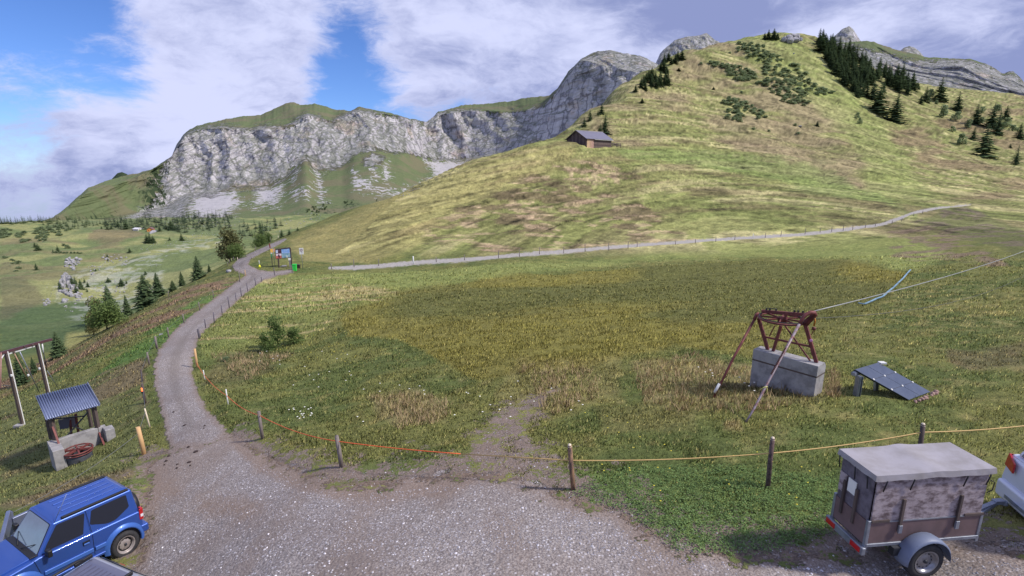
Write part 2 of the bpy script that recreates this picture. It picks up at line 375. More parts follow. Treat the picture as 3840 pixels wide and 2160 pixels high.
# bank left of the road: rusty sorrel, bright nettles
m = region(S((0,960),(150,890),(330,790),(560,690),(600,700),(470,800),(330,850),(160,940),(0,1010)), 12, 24, .15, 92, 24, 130)
col = blend(col, L(112, 90, 72), m * (.25 + .7 * sstep(.40, .6, fbm(GX * .3 + 3, GY * .3, 4, 192))))
m = region(S((150,960),(380,830),(560,720),(590,710),(450,840),(350,900),(200,960)), 8, 24, .3, 93, 20, 110)
col = blend(col, L(74, 100, 44), m * sstep(.40, .55, n1) * .9)
m = region(S((0,1020),(200,960),(360,900),(380,1000),(330,1200),(0,1300)), 12, 30, .5, 94, 12, 60)
col = blend(col, L(88, 94, 56), m * .6); col = blend(col, L(110, 92, 72), m * sstep(.52, .66, n1) * .7)
# valley pastures
vm = np.clip(valf + (GD > 140) * (GX < -40) * (GZ < -14), 0, 1)
col = blend(col, L(92, 104, 64), vm)
col = blend(col, L(126, 126, 80), vm * sstep(.45, .62, n3) * .8)
m = region(S((0,600),(260,590),(330,640),(250,700),(100,720),(0,700)), 14, 30, .02, 95, 200, 700); col = blend(col, L(112, 100, 74), m * sstep(.42, .62, fbm(GX * .05, GY * .05, 4, 96)) * .6)
m = region(S((240,575),(330,570),(370,595),(300,615),(220,605)), 6, 10, .03, 97, 250, 700); col = blend(col, L(112, 92, 74), m * .55)
m = region(S((0,770),(200,760),(300,790),(160,870),(60,900),(0,880)), 16, 30, .03, 98, 90, 300); col = blend(col, L(66, 84, 52), m * .85)
m = region(S((0,690),(60,700),(120,760),(20,800),(0,800)), 10, 10, .05, 99, 90, 300); col = blend(col, L(90, 84, 64), m * .6)
m = region(S((170,840),(330,820),(350,880),(240,960),(150,900)), 12, 12, .05, 100, 80, 300); col = blend(col, L(140, 134, 78), m * .6)
m = region(S((120,540),(600,540),(640,600),(420,590),(250,570),(130,590)), 8, 20, .03, 104, 350, 1200); col = blend(col, L(84, 96, 66), m * .6)
# rubble in the valley
rub = region(S((230,680),(400,640),(420,690),(400,780),(230,790),(150,770),(140,700)), 10, 40, .04, 105, 150, 400) * sstep(.5, .58, fbm(GX * .25, GY * .25, 4, 106))
rub = rub + region(S((250,690),(500,600),(560,590),(560,610),(430,640),(330,690),(270,730)), 6, 14, .05, 107, 150, 500) * sstep(.52, .6, fbm(GX * .22, GY * .22, 4, 108))
col = blend(col, L(172, 172, 176), np.clip(rub, 0, 1) * .3)
jit = (.82 + .36 * fbm(GX * 5, GY * 5, 3, 110)) * (1 + hm * (1.5 * (fbm(GX * .16, Q * 2.6, 5, 111) - .5) + .9 * (fbm(GX * .30, Q * 7.0, 3, 113) - .5) + 1.0 * (fbm(GX * .7, GY * .7, 3, 112) - .5)))
lum_ = col.mean(-1, keepdims=True); col = np.clip((col * .86 + lum_ * .14) * jit[..., None] * 1.42, 0, 1)
# worn foot trail across the meadow and its bare spots
TRAIL = S((1120,1250),(1180,1190),(1190,1110),(1240,1070),(1270,1030),(1330,1000),(1385,985),(1372,1005),(1330,1050),(1320,1085),(1330,1120),(1400,1150),(1440,1240),(1430,1290))
wtr = poly_sdf(GU, GV, TRAIL) * PXM
wtr = np.where((GD < 24) & (GD > 8), wtr, 9)
w2 = poly_sdf(GU, GV, S((930,1180),(1050,1170),(1200,1190),(1200,1260),(1000,1240))) * PXM
w3 = poly_sdf(GU, GV, S((1550,1290),(1700,1330),(1950,1350),(2140,1330),(2360,1360),(2600,1370),(2600,1449),(1500,1449))) * PXM
worn = np.minimum(np.minimum(wtr, np.where(GD < 16, w2, 9)), np.where(GD < 11, w3, 9))
w4 = poly_sdf(GU, GV, S((345,1190),(400,1170),(420,1230),(400,1449),(330,1449),(340,1300))) * PXM
worn = np.minimum(worn, np.where(GD < 18, w4, 9))
yardness = (sd_yard < sd_road).astype(float)
worn = np.minimum(worn, np.where((yardness > 0) & (GD < 20), sd_g - .42, 9))
dirt = np.maximum.reduce([sstep(90, -110, poly_sdf(GU, GV, q)) for q in (S((600,1130),(700,1160),(820,1205),(1000,1225),(1150,1210),(1150,1250),(950,1260),(800,1240),(640,1190)), S((480,1240),(600,1230),(700,1280),(640,1330),(500,1300)), S((370,1200),(450,1180),(470,1260),(380,1260)))]) * (GD < 20)
edge_d = sstep(.55, .0, -sd_g) * (sd_g < .1) * (GD < 90) * .55
dirt = np.clip(dirt * .8 + edge_d, 0, 1)

# ---------------------------------------------------------------- ground material
def ground_material():
    m = bpy.data.materials.new("alpine_ground"); m.use_nodes = True; t = NT(m.node_tree)
    out = t.n('ShaderNodeOutputMaterial'); b = t.n('ShaderNodeBsdfPrincipled')
    b.inputs['Roughness'].default_value = .95; b.inputs['Specular IOR Level'].default_value = .12
    pos = t.n('ShaderNodeNewGeometry').outputs['Position']
    turf = t.attr('turf', 'Color'); mk = t.sep(t.attr('masks', 'Vector')); mk2 = t.sep(t.attr('masks2', 'Vector'))
    g_sd, p_sd, worn_sd = mk[0], mk[1], mk[2]; dirtm, dist = mk2[0], mk2[1]
    nA = t.noise(pos, 9.0, 5, .65); nB = t.noise(pos, 1.7, 5, .6); nC = t.noise(pos, 38.0, 3, .6)
    nD = t.noise(t.vmath('ADD', pos, (7, 3, 1)), .35, 6, .62)
    # turf: tufts at several sizes
    far = t.ramp(dist, 20, 90)
    k = t.math('ADD', t.math('MULTIPLY', nA, .9), t.math('MULTIPLY', nC, .5))
    k = t.math('ADD', t.math('MULTIPLY', k, 1), t.math('MULTIPLY', nB, .9))     # mean about 1.15
    k = t.ramp(k, .72, 1.55, False)
    kf = t.ramp(t.math('ADD', t.math('MULTIPLY', nB, .5), t.math('MULTIPLY', nD, .6)), .3, .8, False)
    kk = t.math('ADD', t.math('MULTIPLY', k, t.math('SUBTRACT', 1.0, t.math('MULTIPLY', far, .6))), t.math('MULTIPLY', kf, t.math('MULTIPLY', far, .6)))
    tc = t.mix(1.0, turf, t.mix(kk, (.34, .38, .33), (1.66, 1.62, 1.55)), 'MULTIPLY')
    tc = t.mix(t.math('MULTIPLY', t.ramp(nC, .60, .72), t.math('MULTIPLY', t.ramp(nB, .48, .6), .5)), tc, tuple(L(150, 138, 92)))
    # gravel: crushed limestone over earth
    v1 = t.voro(pos, 17.0, 'F1', 'Color'); vd = t.voro(pos, 17.0); v2 = t.voro(pos, 44.0, 'F1', 'Color')
    s1 = t.sep(v1)[0]; s2 = t.sep(v2)[1]
    gcol = t.mix(t.ramp(s2, .1, 1.0, False), tuple(L(114, 106, 103)), tuple(L(168, 160, 156)))
    gcol = t.mix(t.math('MULTIPLY', t.ramp(s1, .72, .95), t.ramp(vd, .45, .30)), gcol, tuple(L(198, 194, 198)))
    gcol = t.mix(t.math('MULTIPLY', t.ramp(nA, .50, .66), .4), gcol, tuple(L(98, 92, 92)))
    earth = t.mix(nA, tuple(L(112, 94, 80)), tuple(L(150, 128, 110)))
    dm = t.ramp(t.math('ADD', t.math('MULTIPLY', dirtm, .8), t.math('MULTIPLY', nB, .55)), .42, .85)
    gcol = t.mix(t.math('MULTIPLY', dm, .6), gcol, earth)
    gcol = t.mix(t.math('MULTIPLY', t.ramp(nD, .42, .62), .3), gcol, tuple(L(120, 106, 98)))
    # worn turf: clumps standing in bare ground
    wn = t.math('ADD', t.math('MULTIPLY', t.math('SUBTRACT', nA, .5), 1.3), t.math('MULTIPLY', t.math('SUBTRACT', nB, .5), 1.6))
    wm = t.ramp(t.math('ADD', t.math('MAXIMUM', worn_sd, -.35), t.math('MULTIPLY', wn, 1.9)), .12, -.08)
    turfw = t.mix(wm, tc, t.mix(.55, gcol, earth))
    en = t.math('ADD', t.math('MULTIPLY', t.math('SUBTRACT', nA, .5), .30), t.math('MULTIPLY', t.math('SUBTRACT', nB, .5), .6))
    en = t.math('MULTIPLY', en, t.math('ADD', 1.0, t.math('MULTIPLY', mk2[2], 1.3)))
    mid_ = t.math('MULTIPLY', t.ramp(g_sd, -.55, -.95), t.math('SUBTRACT', 1.0, mk2[2]))
    gcol = t.mix(t.math('MULTIPLY', mid_, .45), gcol, tuple(L(112, 104, 98)))
    rut = t.noise(t.vmath('MULTIPLY', pos, (.9, .25, 1)), .9, 4, .5)
    gcol = t.mix(t.math('MULTIPLY', t.math('MULTIPLY', t.ramp(rut, .46, .60), mk2[2]), .35), gcol, tuple(L(128, 112, 100)))
    gm = t.ramp(t.math('ADD', g_sd, en), .05, -.03)
    c = t.mix(gm, turfw, gcol)
    pm = t.ramp(t.math('ADD', p_sd, t.math('MULTIPLY', t.math('SUBTRACT', nB, .5), .8)), .12, -.12)
    c = t.mix(pm, c, t.mix(nA, tuple(L(150, 146, 142)), tuple(L(186, 180, 174))))
    t.put(b.inputs['Base Color'], c)
    bump = t.n('ShaderNodeBump'); bump.inputs['Strength'].default_value = .9; 
    hgt = t.math('ADD', t.math('MULTIPLY', nA, .09), t.math('MULTIPLY', nC, .03))
    hg = t.math('ADD', t.math('MULTIPLY', t.math('SUBTRACT', 1.0, vd), .018), t.math('MULTIPLY', nC, .008))
    hsel = t.math('ADD', t.math('MULTIPLY', hgt, t.math('SUBTRACT', 1.0, gm)), t.math('MULTIPLY', hg, gm))
    hsel = t.math('ADD', hsel, t.math('MULTIPLY', far, t.math('MULTIPLY', t.math('ADD', nB, nD), .35)))
    bump.inputs['Distance'].default_value = 1.0
    t.put(bump.inputs['Height'], hsel); t.nt.links.new(bump.outputs[0], b.inputs['Normal'])
    t.nt.links.new(b.outputs[0], out.inputs[0])
    return m
M_GROUND = ground_material()

def mesh_np(name, verts, faces, mat, smooth=True, attrs=None):
    me = bpy.data.meshes.new(name); nv, nf = len(verts), len(faces); k = faces.shape[1]
    me.vertices.add(nv); me.vertices.foreach_set('co', np.ascontiguousarray(verts, np.float32).ravel())
    me.loops.add(nf * k); me.loops.foreach_set('vertex_index', np.ascontiguousarray(faces, np.int32).ravel())
    me.polygons.add(nf); me.polygons.foreach_set('loop_start', np.arange(nf, dtype=np.int32) * k)
    try: me.polygons.foreach_set('loop_total', np.full(nf, k, np.int32))
    except Exception: pass
    me.polygons.foreach_set('use_smooth', np.full(nf, smooth))
    me.materials.append(mat)
    for an, (typ, arr) in (attrs or {}).items():
        at = me.attributes.new(an, typ, 'POINT')
        at.data.foreach_set({'FLOAT_COLOR': 'color', 'FLOAT_VECTOR': 'vector', 'FLOAT': 'value'}[typ], np.ascontiguousarray(arr, np.float32).ravel())
    me.update(calc_edges=True); me.validate()
    o = bpy.data.objects.new(name, me); SC.collection.objects.link(o); return o
def tag(o, label=None, cat=None, group=None, kind=None):
    if label: o['label'] = label
    if cat: o['category'] = cat
    if group: o['group'] = group
    if kind: o['kind'] = kind
    return o

V = np.stack([GX, GY, GZ], -1).reshape(-1, 3)
colr = np.concatenate([col, np.ones(col.shape[:2] + (1,))], -1).reshape(-1, 4)
mks = np.stack([sd_g, sd_p, worn], -1).reshape(-1, 3); mks2 = np.stack([dirt, GD, yardness], -1).reshape(-1, 3)
idx = np.arange(NA * NR).reshape(NA, NR)
i0 = idx; i1 = np.roll(idx, -1, 0)
F = np.stack([i0[:, :-1], i0[:, 1:], i1[:, 1:], i1[:, :-1]], -1)[:, :, ::1]      # (NA, NR-1, 4)
# which piece of the setting each face belongs to
fg = sd_g[:, :-1]; fp = sd_p[:, :-1]; fd = GD[:, :-1]; fz = GZ[:, :-1]; fx = GX[:, :-1]
lab = np.zeros(fg.shape, int)                                   # 0 meadow
lab[(fd > 88) & (fx > -32)] = 1                                  # hillside
lab[(fd > 100) & (fz < -14)] = 2
lab[(fd > 80) & (fx <= -32) & (fz < -11.5)] = 2                   # valley
isroad = (sd_road < sd_yard)[:, :-1]
lab[(fg < 0) & ~isroad] = 3
lab[(fg < 0) & isroad] = 4
lab[(fp < .15) & (fg >= 0)] = 5
names = ['meadow', 'hillside', 'valley_floor', 'gravel_yard', 'gravel_road', 'footpath']
descr = ['rushy alpine meadow sloping away below the gravel yard', 'steep pasture hill rising to the ridge behind the footpath', 'valley pastures below the rock wall',
         'grey gravel yard in the foreground', 'gravel road curving downhill from the yard to the signs', 'pale footpath crossing the foot of the hill']
for k, nm in enumerate(names):
    f = F[lab == k]
    used, inv = np.unique(f, return_inverse=True)
    o = mesh_np(nm, V[used], inv.reshape(f.shape), M_GROUND, True,
                {'turf': ('FLOAT_COLOR', colr[used]), 'masks': ('FLOAT_VECTOR', mks[used]), 'masks2': ('FLOAT_VECTOR', mks2[used])})
    tag(o, kind='structure', label=descr[k])
# far ground out to the horizon
a = np.linspace(0, 2 * math.pi, 97)[:-1]
ring = []
for r, zf in ((1499, 0), (2600, -30), (6000, -60), (14000, -80)):
    X = r * np.sin(a); Y = r * np.cos(a); Zr = np.array([ground_z(x * 1499 / r, y * 1499 / r) - 1.0 + zf for x, y in zip(X, Y)]); ring.append(np.stack([X, Y, np.full_like(Zr, -.2 * r)], -1) if r > 1499 else np.stack([X, Y, Zr], -1))
rv = np.concatenate(ring); n = 96; rf = []
for k in range(3):
    for i in range(n): rf.append([k * n + i, k * n + (i + 1) % n, (k + 1) * n + (i + 1) % n, (k + 1) * n + i])
m_far = bpy.data.materials.new("far_pasture"); m_far.use_nodes = True
m_far.node_tree.nodes['Principled BSDF'].inputs['Base Color'].default_value = (*L(96, 106, 66), 1); m_far.node_tree.nodes['Principled BSDF'].inputs['Roughness'].default_value = 1
tag(mesh_np('distant_ground', rv, np.array(rf)[:, ::-1], m_far), 'distant ground beyond the mountains', kind='structure')
# ================================================================ mountains
def mountain_material():
    m = bpy.data.materials.new("limestone_and_turf"); m.use_nodes = True; t = NT(m.node_tree)
    out = t.n('ShaderNodeOutputMaterial'); b = t.n('ShaderNodeBsdfPrincipled')
    b.inputs['Roughness'].default_value = .95; b.inputs['Specular IOR Level'].default_value = .1
    geo = t.n('ShaderNodeNewGeometry'); pos = geo.outputs['Position']
    mk = t.sep(t.attr('masks', 'Vector')); rock, scree, wood = mk[0], mk[1], mk[2]   # signed distances in metres, negative inside
    stretch = t.vmath('MULTIPLY', pos, (1, 1, .24))
    n1 = t.noise(pos, .012, 7, .62); n2 = t.noise(stretch, .026, 8, .72, .6); n3 = t.noise(pos, .09, 5, .65)
    n5 = t.noise(t.vmath('MULTIPLY', pos, (1, 1, .30)), .055, 7, .7, 1.2)
    n4 = t.noise(t.vmath('MULTIPLY', pos, (.35, .35, 1.6)), .03, 5, .6, .8)
    rc = t.mix(t.ramp(n2, .35, .66, False), tuple(L(158, 156, 162)), tuple(L(212, 208, 210)))
    rc = t.mix(t.math('MULTIPLY', t.ramp(n3, .58, .70), .3), rc, tuple(L(112, 110, 116)))
    rc = t.mix(t.math('MULTIPLY', t.ramp(n1, .54, .66), .45), rc, tuple(L(196, 168, 144)))
    rc = t.mix(t.math('MULTIPLY', t.ramp(n4, .56, .64), .4), rc, tuple(L(124, 122, 128)))
    crack = t.ramp(t.voro(t.vmath('ADD', t.vmath('MULTIPLY', pos, (1, 1, .45)), t.vmath('SCALE', t.noise(pos, .03, 4, .6, 0, True), sc=26.0)), .030, 'DISTANCE_TO_EDGE'), .0, .10)
    rc = t.mix(t.math('MULTIPLY', t.math('SUBTRACT', 1.0, crack), .7), rc, tuple(L(98, 97, 104)))
    nz = t.sep(geo.outputs['Normal'])[2]
    ledge = t.math('MULTIPLY', t.ramp(nz, .44, .62), t.ramp(n3, .36, .50))
    rc = t.mix(t.math('MULTIPLY', ledge, .55), rc, tuple(L(88, 96, 66)))
    gc = t.mix(n3, tuple(L(82, 96, 66)), tuple(L(112, 120, 84)))
    gc = t.mix(t.math('MULTIPLY', t.ramp(n1, .44, .6), .65), gc, tuple(L(116, 108, 88)))
    sc = t.mix(n3, tuple(L(156, 153, 156)), tuple(L(190, 187, 188)))
    k = t.math('ADD', t.math('MULTIPLY', t.math('SUBTRACT', n2, .5), 80.0), t.math('MULTIPLY', t.math('SUBTRACT', n3, .5), 40.0))
    rm = t.ramp(t.math('ADD', rock, k), 5, -5)
    sm = t.ramp(t.math('ADD', scree, t.math('ADD', t.math('MULTIPLY', t.math('SUBTRACT', n5, .47), 150.0), t.math('MULTIPLY', t.math('SUBTRACT', n1, .5), 40.0))), 4, -4)
    wm = t.ramp(t.math('ADD', wood, t.math('MULTIPLY', t.math('SUBTRACT', n5, .42), 230.0)), 4, -4)
    c = t.mix(sm, gc, sc); c = t.mix(rm, c, rc); c = t.mix(wm, c, t.mix(n3, tuple(L(44, 58, 42)), tuple(L(70, 82, 56))))
    t.put(b.inputs['Base Color'], c)
    bump = t.n('ShaderNodeBump'); bump.inputs['Strength'].default_value = .9; bump.inputs['Distance'].default_value = 1
    t.put(bump.inputs['Height'], t.math('MULTIPLY', t.math('ADD', n2, t.math('MULTIPLY', n3, .6)), t.math('ADD', 3.0, t.math('MULTIPLY', rm, 9.0))))
    t.nt.links.new(bump.outputs[0], b.inputs['Normal']); t.nt.links.new(b.outputs[0], out.inputs[0])
    return m
M_MOUNT = mountain_material()

def relief(name, label, sky, levels, rows, step, rock=None, scree=None, wood=None, amp=(3, 40, 8), seed=0, jag=5, back=1.0, vs=.006):
    """A mountainside: for each column of the survey the foot, the foot of the cliff, its rim and the summit line, each at its own distance; crags push in and out."""
    us = np.arange(sky[0][0], sky[-1][0] + .1, step); sk = np.array(sky, float)
    nu = len(us)
    top = np.interp(us, sk[:, 0], sk[:, 1]); top = top + (fbm(us * .045, us * 0 + seed, 5, seed) - .5) * 2 * jag + (vnoise(us * .22, us * 0, seed + 5) - .5) * jag * .5
    vv, dd = [], []
    for lv in levels:
        a = np.array(lv, float); vv.append(np.interp(us, a[:, 0], a[:, 1])); dd.append(np.interp(us, a[:, 0], a[:, 2]))
    # last level is the skyline: its v comes from `top`
    vv[-1] = top
    def sm(a, w):
        k_ = np.hanning(2 * w + 3)[1:-1]; k_ /= k_.sum(); return np.convolve(np.pad(a, w, 'edge'), k_, 'valid')
    w_ = max(2, min(14, nu // 12)); dd = [sm(a, w_ * 2) for a in dd]; vv = [sm(a, w_ // 2) for a in vv[:-1]] + [vv[-1]]
    for k in range(len(vv) - 2, -1, -1): vv[k] = np.maximum(vv[k], vv[k + 1] + 1.5)
    V_, D_, zone = [], [], []
    for k in range(len(vv) - 1):
        n_ = rows[k]
        for j in range(n_):
            t = j / n_; V_.append(vv[k] * (1 - t) + vv[k + 1] * t); D_.append(dd[k] * (1 - t) + dd[k + 1] * t); zone.append(k + t)
    V_.append(vv[-1]); D_.append(dd[-1]); zone.append(len(vv) - 1)
    V_ = np.array(V_); D_ = np.array(D_); zone = np.array(zone)[:, None] * np.ones(nu); U_ = us[None, :] * np.ones(V_.shape)
    X, Y, Zz = unproj(U_, V_, D_)
    ar = np.interp(zone, np.arange(len(amp)), amp)
    ll = X + Y * .4; hh = Zz
    wx = (fbm(ll * vs * 1.3, hh * vs * 1.3, 4, seed + 8) - .5) * 90
    crag = (ridged((ll + wx) * vs * 1.2, (hh * .25) * vs, 6, seed + 1, .55) - .55) * 1.5 + (fbm(ll * vs * 5 + hh * vs * 1.3, hh * vs * 2.2, 5, seed + 2, .6) - .5) * 1.5
    crag = crag * .8 + (ridged((ll + wx * 1.5) * vs * .42, hh * vs * .12, 4, seed + 4, .5) - .5) * 3.6
    strata = np.abs(((hh + wx * .4 + ll * .12) / 34.0) % 1 - .5) * 2
    crag = crag + strata * .12
    fade = np.clip((V_ - vv[-1][None, :]) / 12.0, 0, 1)
    D2 = D_ - crag * ar * (.25 + .75 * fade)
    X, Y, Zz = unproj(U_, V_, D2)
    px = D_ / 1920.0
    big = np.full(V_.shape, 400.0)
    def msk(polys):
        if not polys: return big
        s = np.full(V_.shape, 1e9)
        for p in polys: s = np.minimum(s, poly_sdf(U_, V_, p))
        return s * px
    mk = np.stack([msk(rock), msk(scree), msk(wood)], -1)
    # far side, falling away behind the crest
    bx, by, bz = [], [], []; bm = []
    for q, (dd_, drop) in enumerate(((60, 25), (260, 150), (700, 420))):
        s = 1 + dd_ * back / D_[-1]; bx.append(X[-1] * s); by.append(Y[-1] * s); bz.append(Zz[-1] * 1.0 - drop * back); bm.append(mk[-1])
    X = np.vstack([X, bx]); Y = np.vstack([Y, by]); Zz = np.vstack([Zz, bz]); mk = np.concatenate([mk, np.array(bm)], 0)
    nr = X.shape[0]; ii = np.arange(nr * nu).reshape(nr, nu)
    f = np.stack([ii[:-1, :-1], ii[:-1, 1:], ii[1:, 1:], ii[1:, :-1]], -1).reshape(-1, 4)
    o = mesh_np(name, np.stack([X, Y, Zz], -1).reshape(-1, 3), f, M_MOUNT, True, {'masks': ('FLOAT_VECTOR', mk.reshape(-1, 3))})
    tag(o, label, kind='structure'); return o

SKY1 = [(120,846),(200,815),(260,768),(330,705),(430,668),(480,655),(560,640),(620,600),(645,585),(662,540),(690,500),(740,470),(830,450),(900,437),(980,430),(1040,402),(1090,380),(1130,392),(1180,388),(1240,405),(1310,416),(1350,398),(1400,412),(1470,427),(1530,442),(1575,452),(1600,457),(1640,422),(1680,410),(1730,395),(1800,390),(1900,381),(1980,366),(2060,360),(2090,330),(2130,270),(2180,220),(2230,195),(2290,188),(2340,200),(2400,208),(2450,230),(2500,262),(2560,300)]
FOOT = [(120,880,700),(600,850,760),(1100,850,760),(1500,850,900),(1900,700,1100),(2560,650,1200)]
CLIFFB = [(120,872,760),(300,830,1000),(480,800,1180),(620,775,1250),(700,725,1300),(880,700,1330),(1000,692,1350),(1065,667,1360),(1149,583,1420),(1186,634,1400),(1289,615,1430),(1326,583,1450),(1387,564,1480),(1512,569,1560),(1582,597,1700),(1727,597,1840),(1838,578,1780),(2006,541,1650),(2200,500,1500),(2560,480,1350)]
RIM = [(120,850,800),(300,735,1080),(480,680,1250),(620,610,1300),(662,560,1330),(690,511,1370),(746,485,1420),(858,481,1450),(933,489,1460),(1082,478,1490),(1154,431,1540),(1242,457,1540),(1326,420,1600),(1470,430,1640),(1580,458,1800),(1619,434,1900),(1792,412,1930),(1931,420,1850),(2039,401,1720),(2090,340,1640),(2180,226,1560),(2560,310,1420)]
TOPD = [(120,840,850),(480,660,1330),(700,480,1560),(1090,380,1850),(1240,400,1800),(1350,398,1720),(1580,455,1850),(1800,390,2100),(2060,360,1850),(2130,270,1720),(2250,190,1640),(2560,300,1480)]
ROCK1 = [[(690,505),(746,480),(858,470),(933,486),(1000,470),(1082,478),(1120,440),(1154,425),(1200,440),(1242,457),(1290,430),(1326,410),(1400,420),(1560,448),(1585,470),(1610,440),(1640,425),(1700,415),(1792,412),(1850,430),(1931,418),(2039,398),(2080,350),(2130,270),(2180,215),(2300,180),(2480,220),(2560,290),(2560,500),(2150,520),(2000,560),(1838,590),(1727,600),(1640,600),(1560,580),(1512,572),(1387,560),(1326,583),(1289,618),(1186,640),(1149,590),(1100,640),(1065,670),(1000,695),(880,705),(800,730),(720,740),(690,820),(600,840),(520,840),(560,780),(610,700),(560,690),(620,610),(650,560)],
         [(1370,590),(1400,575),(1440,590),(1430,610),(1400,625),(1370,615)]]
SCREE1 = [[(700,800),(730,720),(790,690),(850,720),(880,700),(900,760),(870,800),(800,830)],[(1330,700),(1320,640),(1345,660),(1400,690),(1450,700),(1500,720),(1580,690),(1640,660),(1590,600),(1700,600),(1850,590),(2000,560),(2100,520),(2150,500),(2150,560),(1900,620),(1700,700),(1500,745),(1440,730)],
          [(1180,640),(1195,640),(1205,700),(1215,760),(1208,765),(1195,710)],[(1390,620),(1400,620),(1412,665),(1405,668)],[(1440,610),(1450,610),(1452,680),(1444,680)],[(1120,640),(1100,690),(1095,690),(1112,640)],[(440,840),(560,760),(600,790),(480,850)],[(960,700),(1060,700),(1040,760),(960,770)],[(1100,720),(1160,712),(1150,735),(1105,738)]]
WOOD1 = [[(540,640),(640,600),(650,640),(640,720),(620,760),(560,800),(480,820),(520,760)],[(150,850),(300,800),(420,800),(460,860),(150,870)],[(1080,840),(1160,800),(1330,760),(1345,775),(1250,800),(1120,850)]]
relief('rock_wall', 'long grey limestone wall with grassy crest and scree slopes', SKY1, [FOOT, CLIFFB, RIM, TOPD], (60, 190, 60), 3, ROCK1, SCREE1, WOOD1, (2, 14, 52, 14), 3, 4)
relief('rear_peak', 'pale rocky peak rising behind the hill shoulder', [(2440,300),(2460,235),(2475,200),(2500,178),(2530,150),(2570,138),(2620,132),(2650,124),(2680,150),(2700,160),(2715,158),(2760,190),(2840,230)],
       [[(2440,420,2500),(2840,420,2500)], [(2440,240,2900),(2840,240,2900)]], (110,), 3, [[(2300,60),(2900,60),(2900,500),(2300,500)]], None, None, (70, 30), 21, 3, vs=.008)
relief('small_far_summit', 'small dark summit behind the left flank', [(400,690),(425,665),(440,650),(458,645),(475,652),(500,672),(520,690)], [[(400,760,2600),(520,760,2600)], [(400,660,3000),(520,660,3000)]], (40,), 3, [[(380,600),(560,600),(560,800),(380,800)]], None, [[(380,600),(560,600),(560,800),(380,800)]], (30, 10), 25, 1)
relief('dark_peak', 'dark pyramid peak behind the ridge trees', [(3060,220),(3100,175),(3130,135),(3160,108),(3185,97),(3200,110),(3225,150),(3260,180),(3300,220)], [[(3060,330,2700),(3300,330,2700)], [(3060,150,3000),(3300,150,3000)]], (70,), 3, [[(2900,0),(3500,0),(3500,500),(2900,500)]], None, None, (60, 20), 27, 2, vs=.006)
relief('small_dome_summit', 'small dark dome behind the right crest', [(3350,225),(3375,190),(3390,178),(3410,172),(3430,178),(3450,195),(3475,225)], [[(3350,330,2500),(3475,330,2500)], [(3350,190,2700),(3475,190,2700)]], (50,), 3, [[(3200,100),(3600,100),(3600,400),(3200,400)]], None, None, (40, 12), 29, 1, vs=.008)
relief('right_rock_wall', 'long grassy rock wall above the right shoulder', [(3080,180),(3150,160),(3240,153),(3275,156),(3310,170),(3370,188),(3420,200),(3480,215),(3560,219),(3600,222),(3640,222),(3700,240),(3740,262),(3765,276),(3785,268),(3800,268),(3820,285),(3850,320),(3950,360)],
       [[(3080,420,1500),(3950,480,1300)], [(3080,330,1700),(3460,300,1650),(3950,380,1450)], [(3080,230,1800),(3460,250,1800),(3600,240,1720),(3950,370,1520)], [(3080,160,2000),(3950,300,1650)]], (40, 110, 50), 3,
       [[(3060,150),(3200,175),(3330,205),(3440,232),(3520,228),(3600,226),(3700,242),(3765,278),(3800,270),(3850,322),(3970,370),(3970,500),(3060,480)]], None, None, (8, 22, 26, 10), 33, 3, vs=.007)
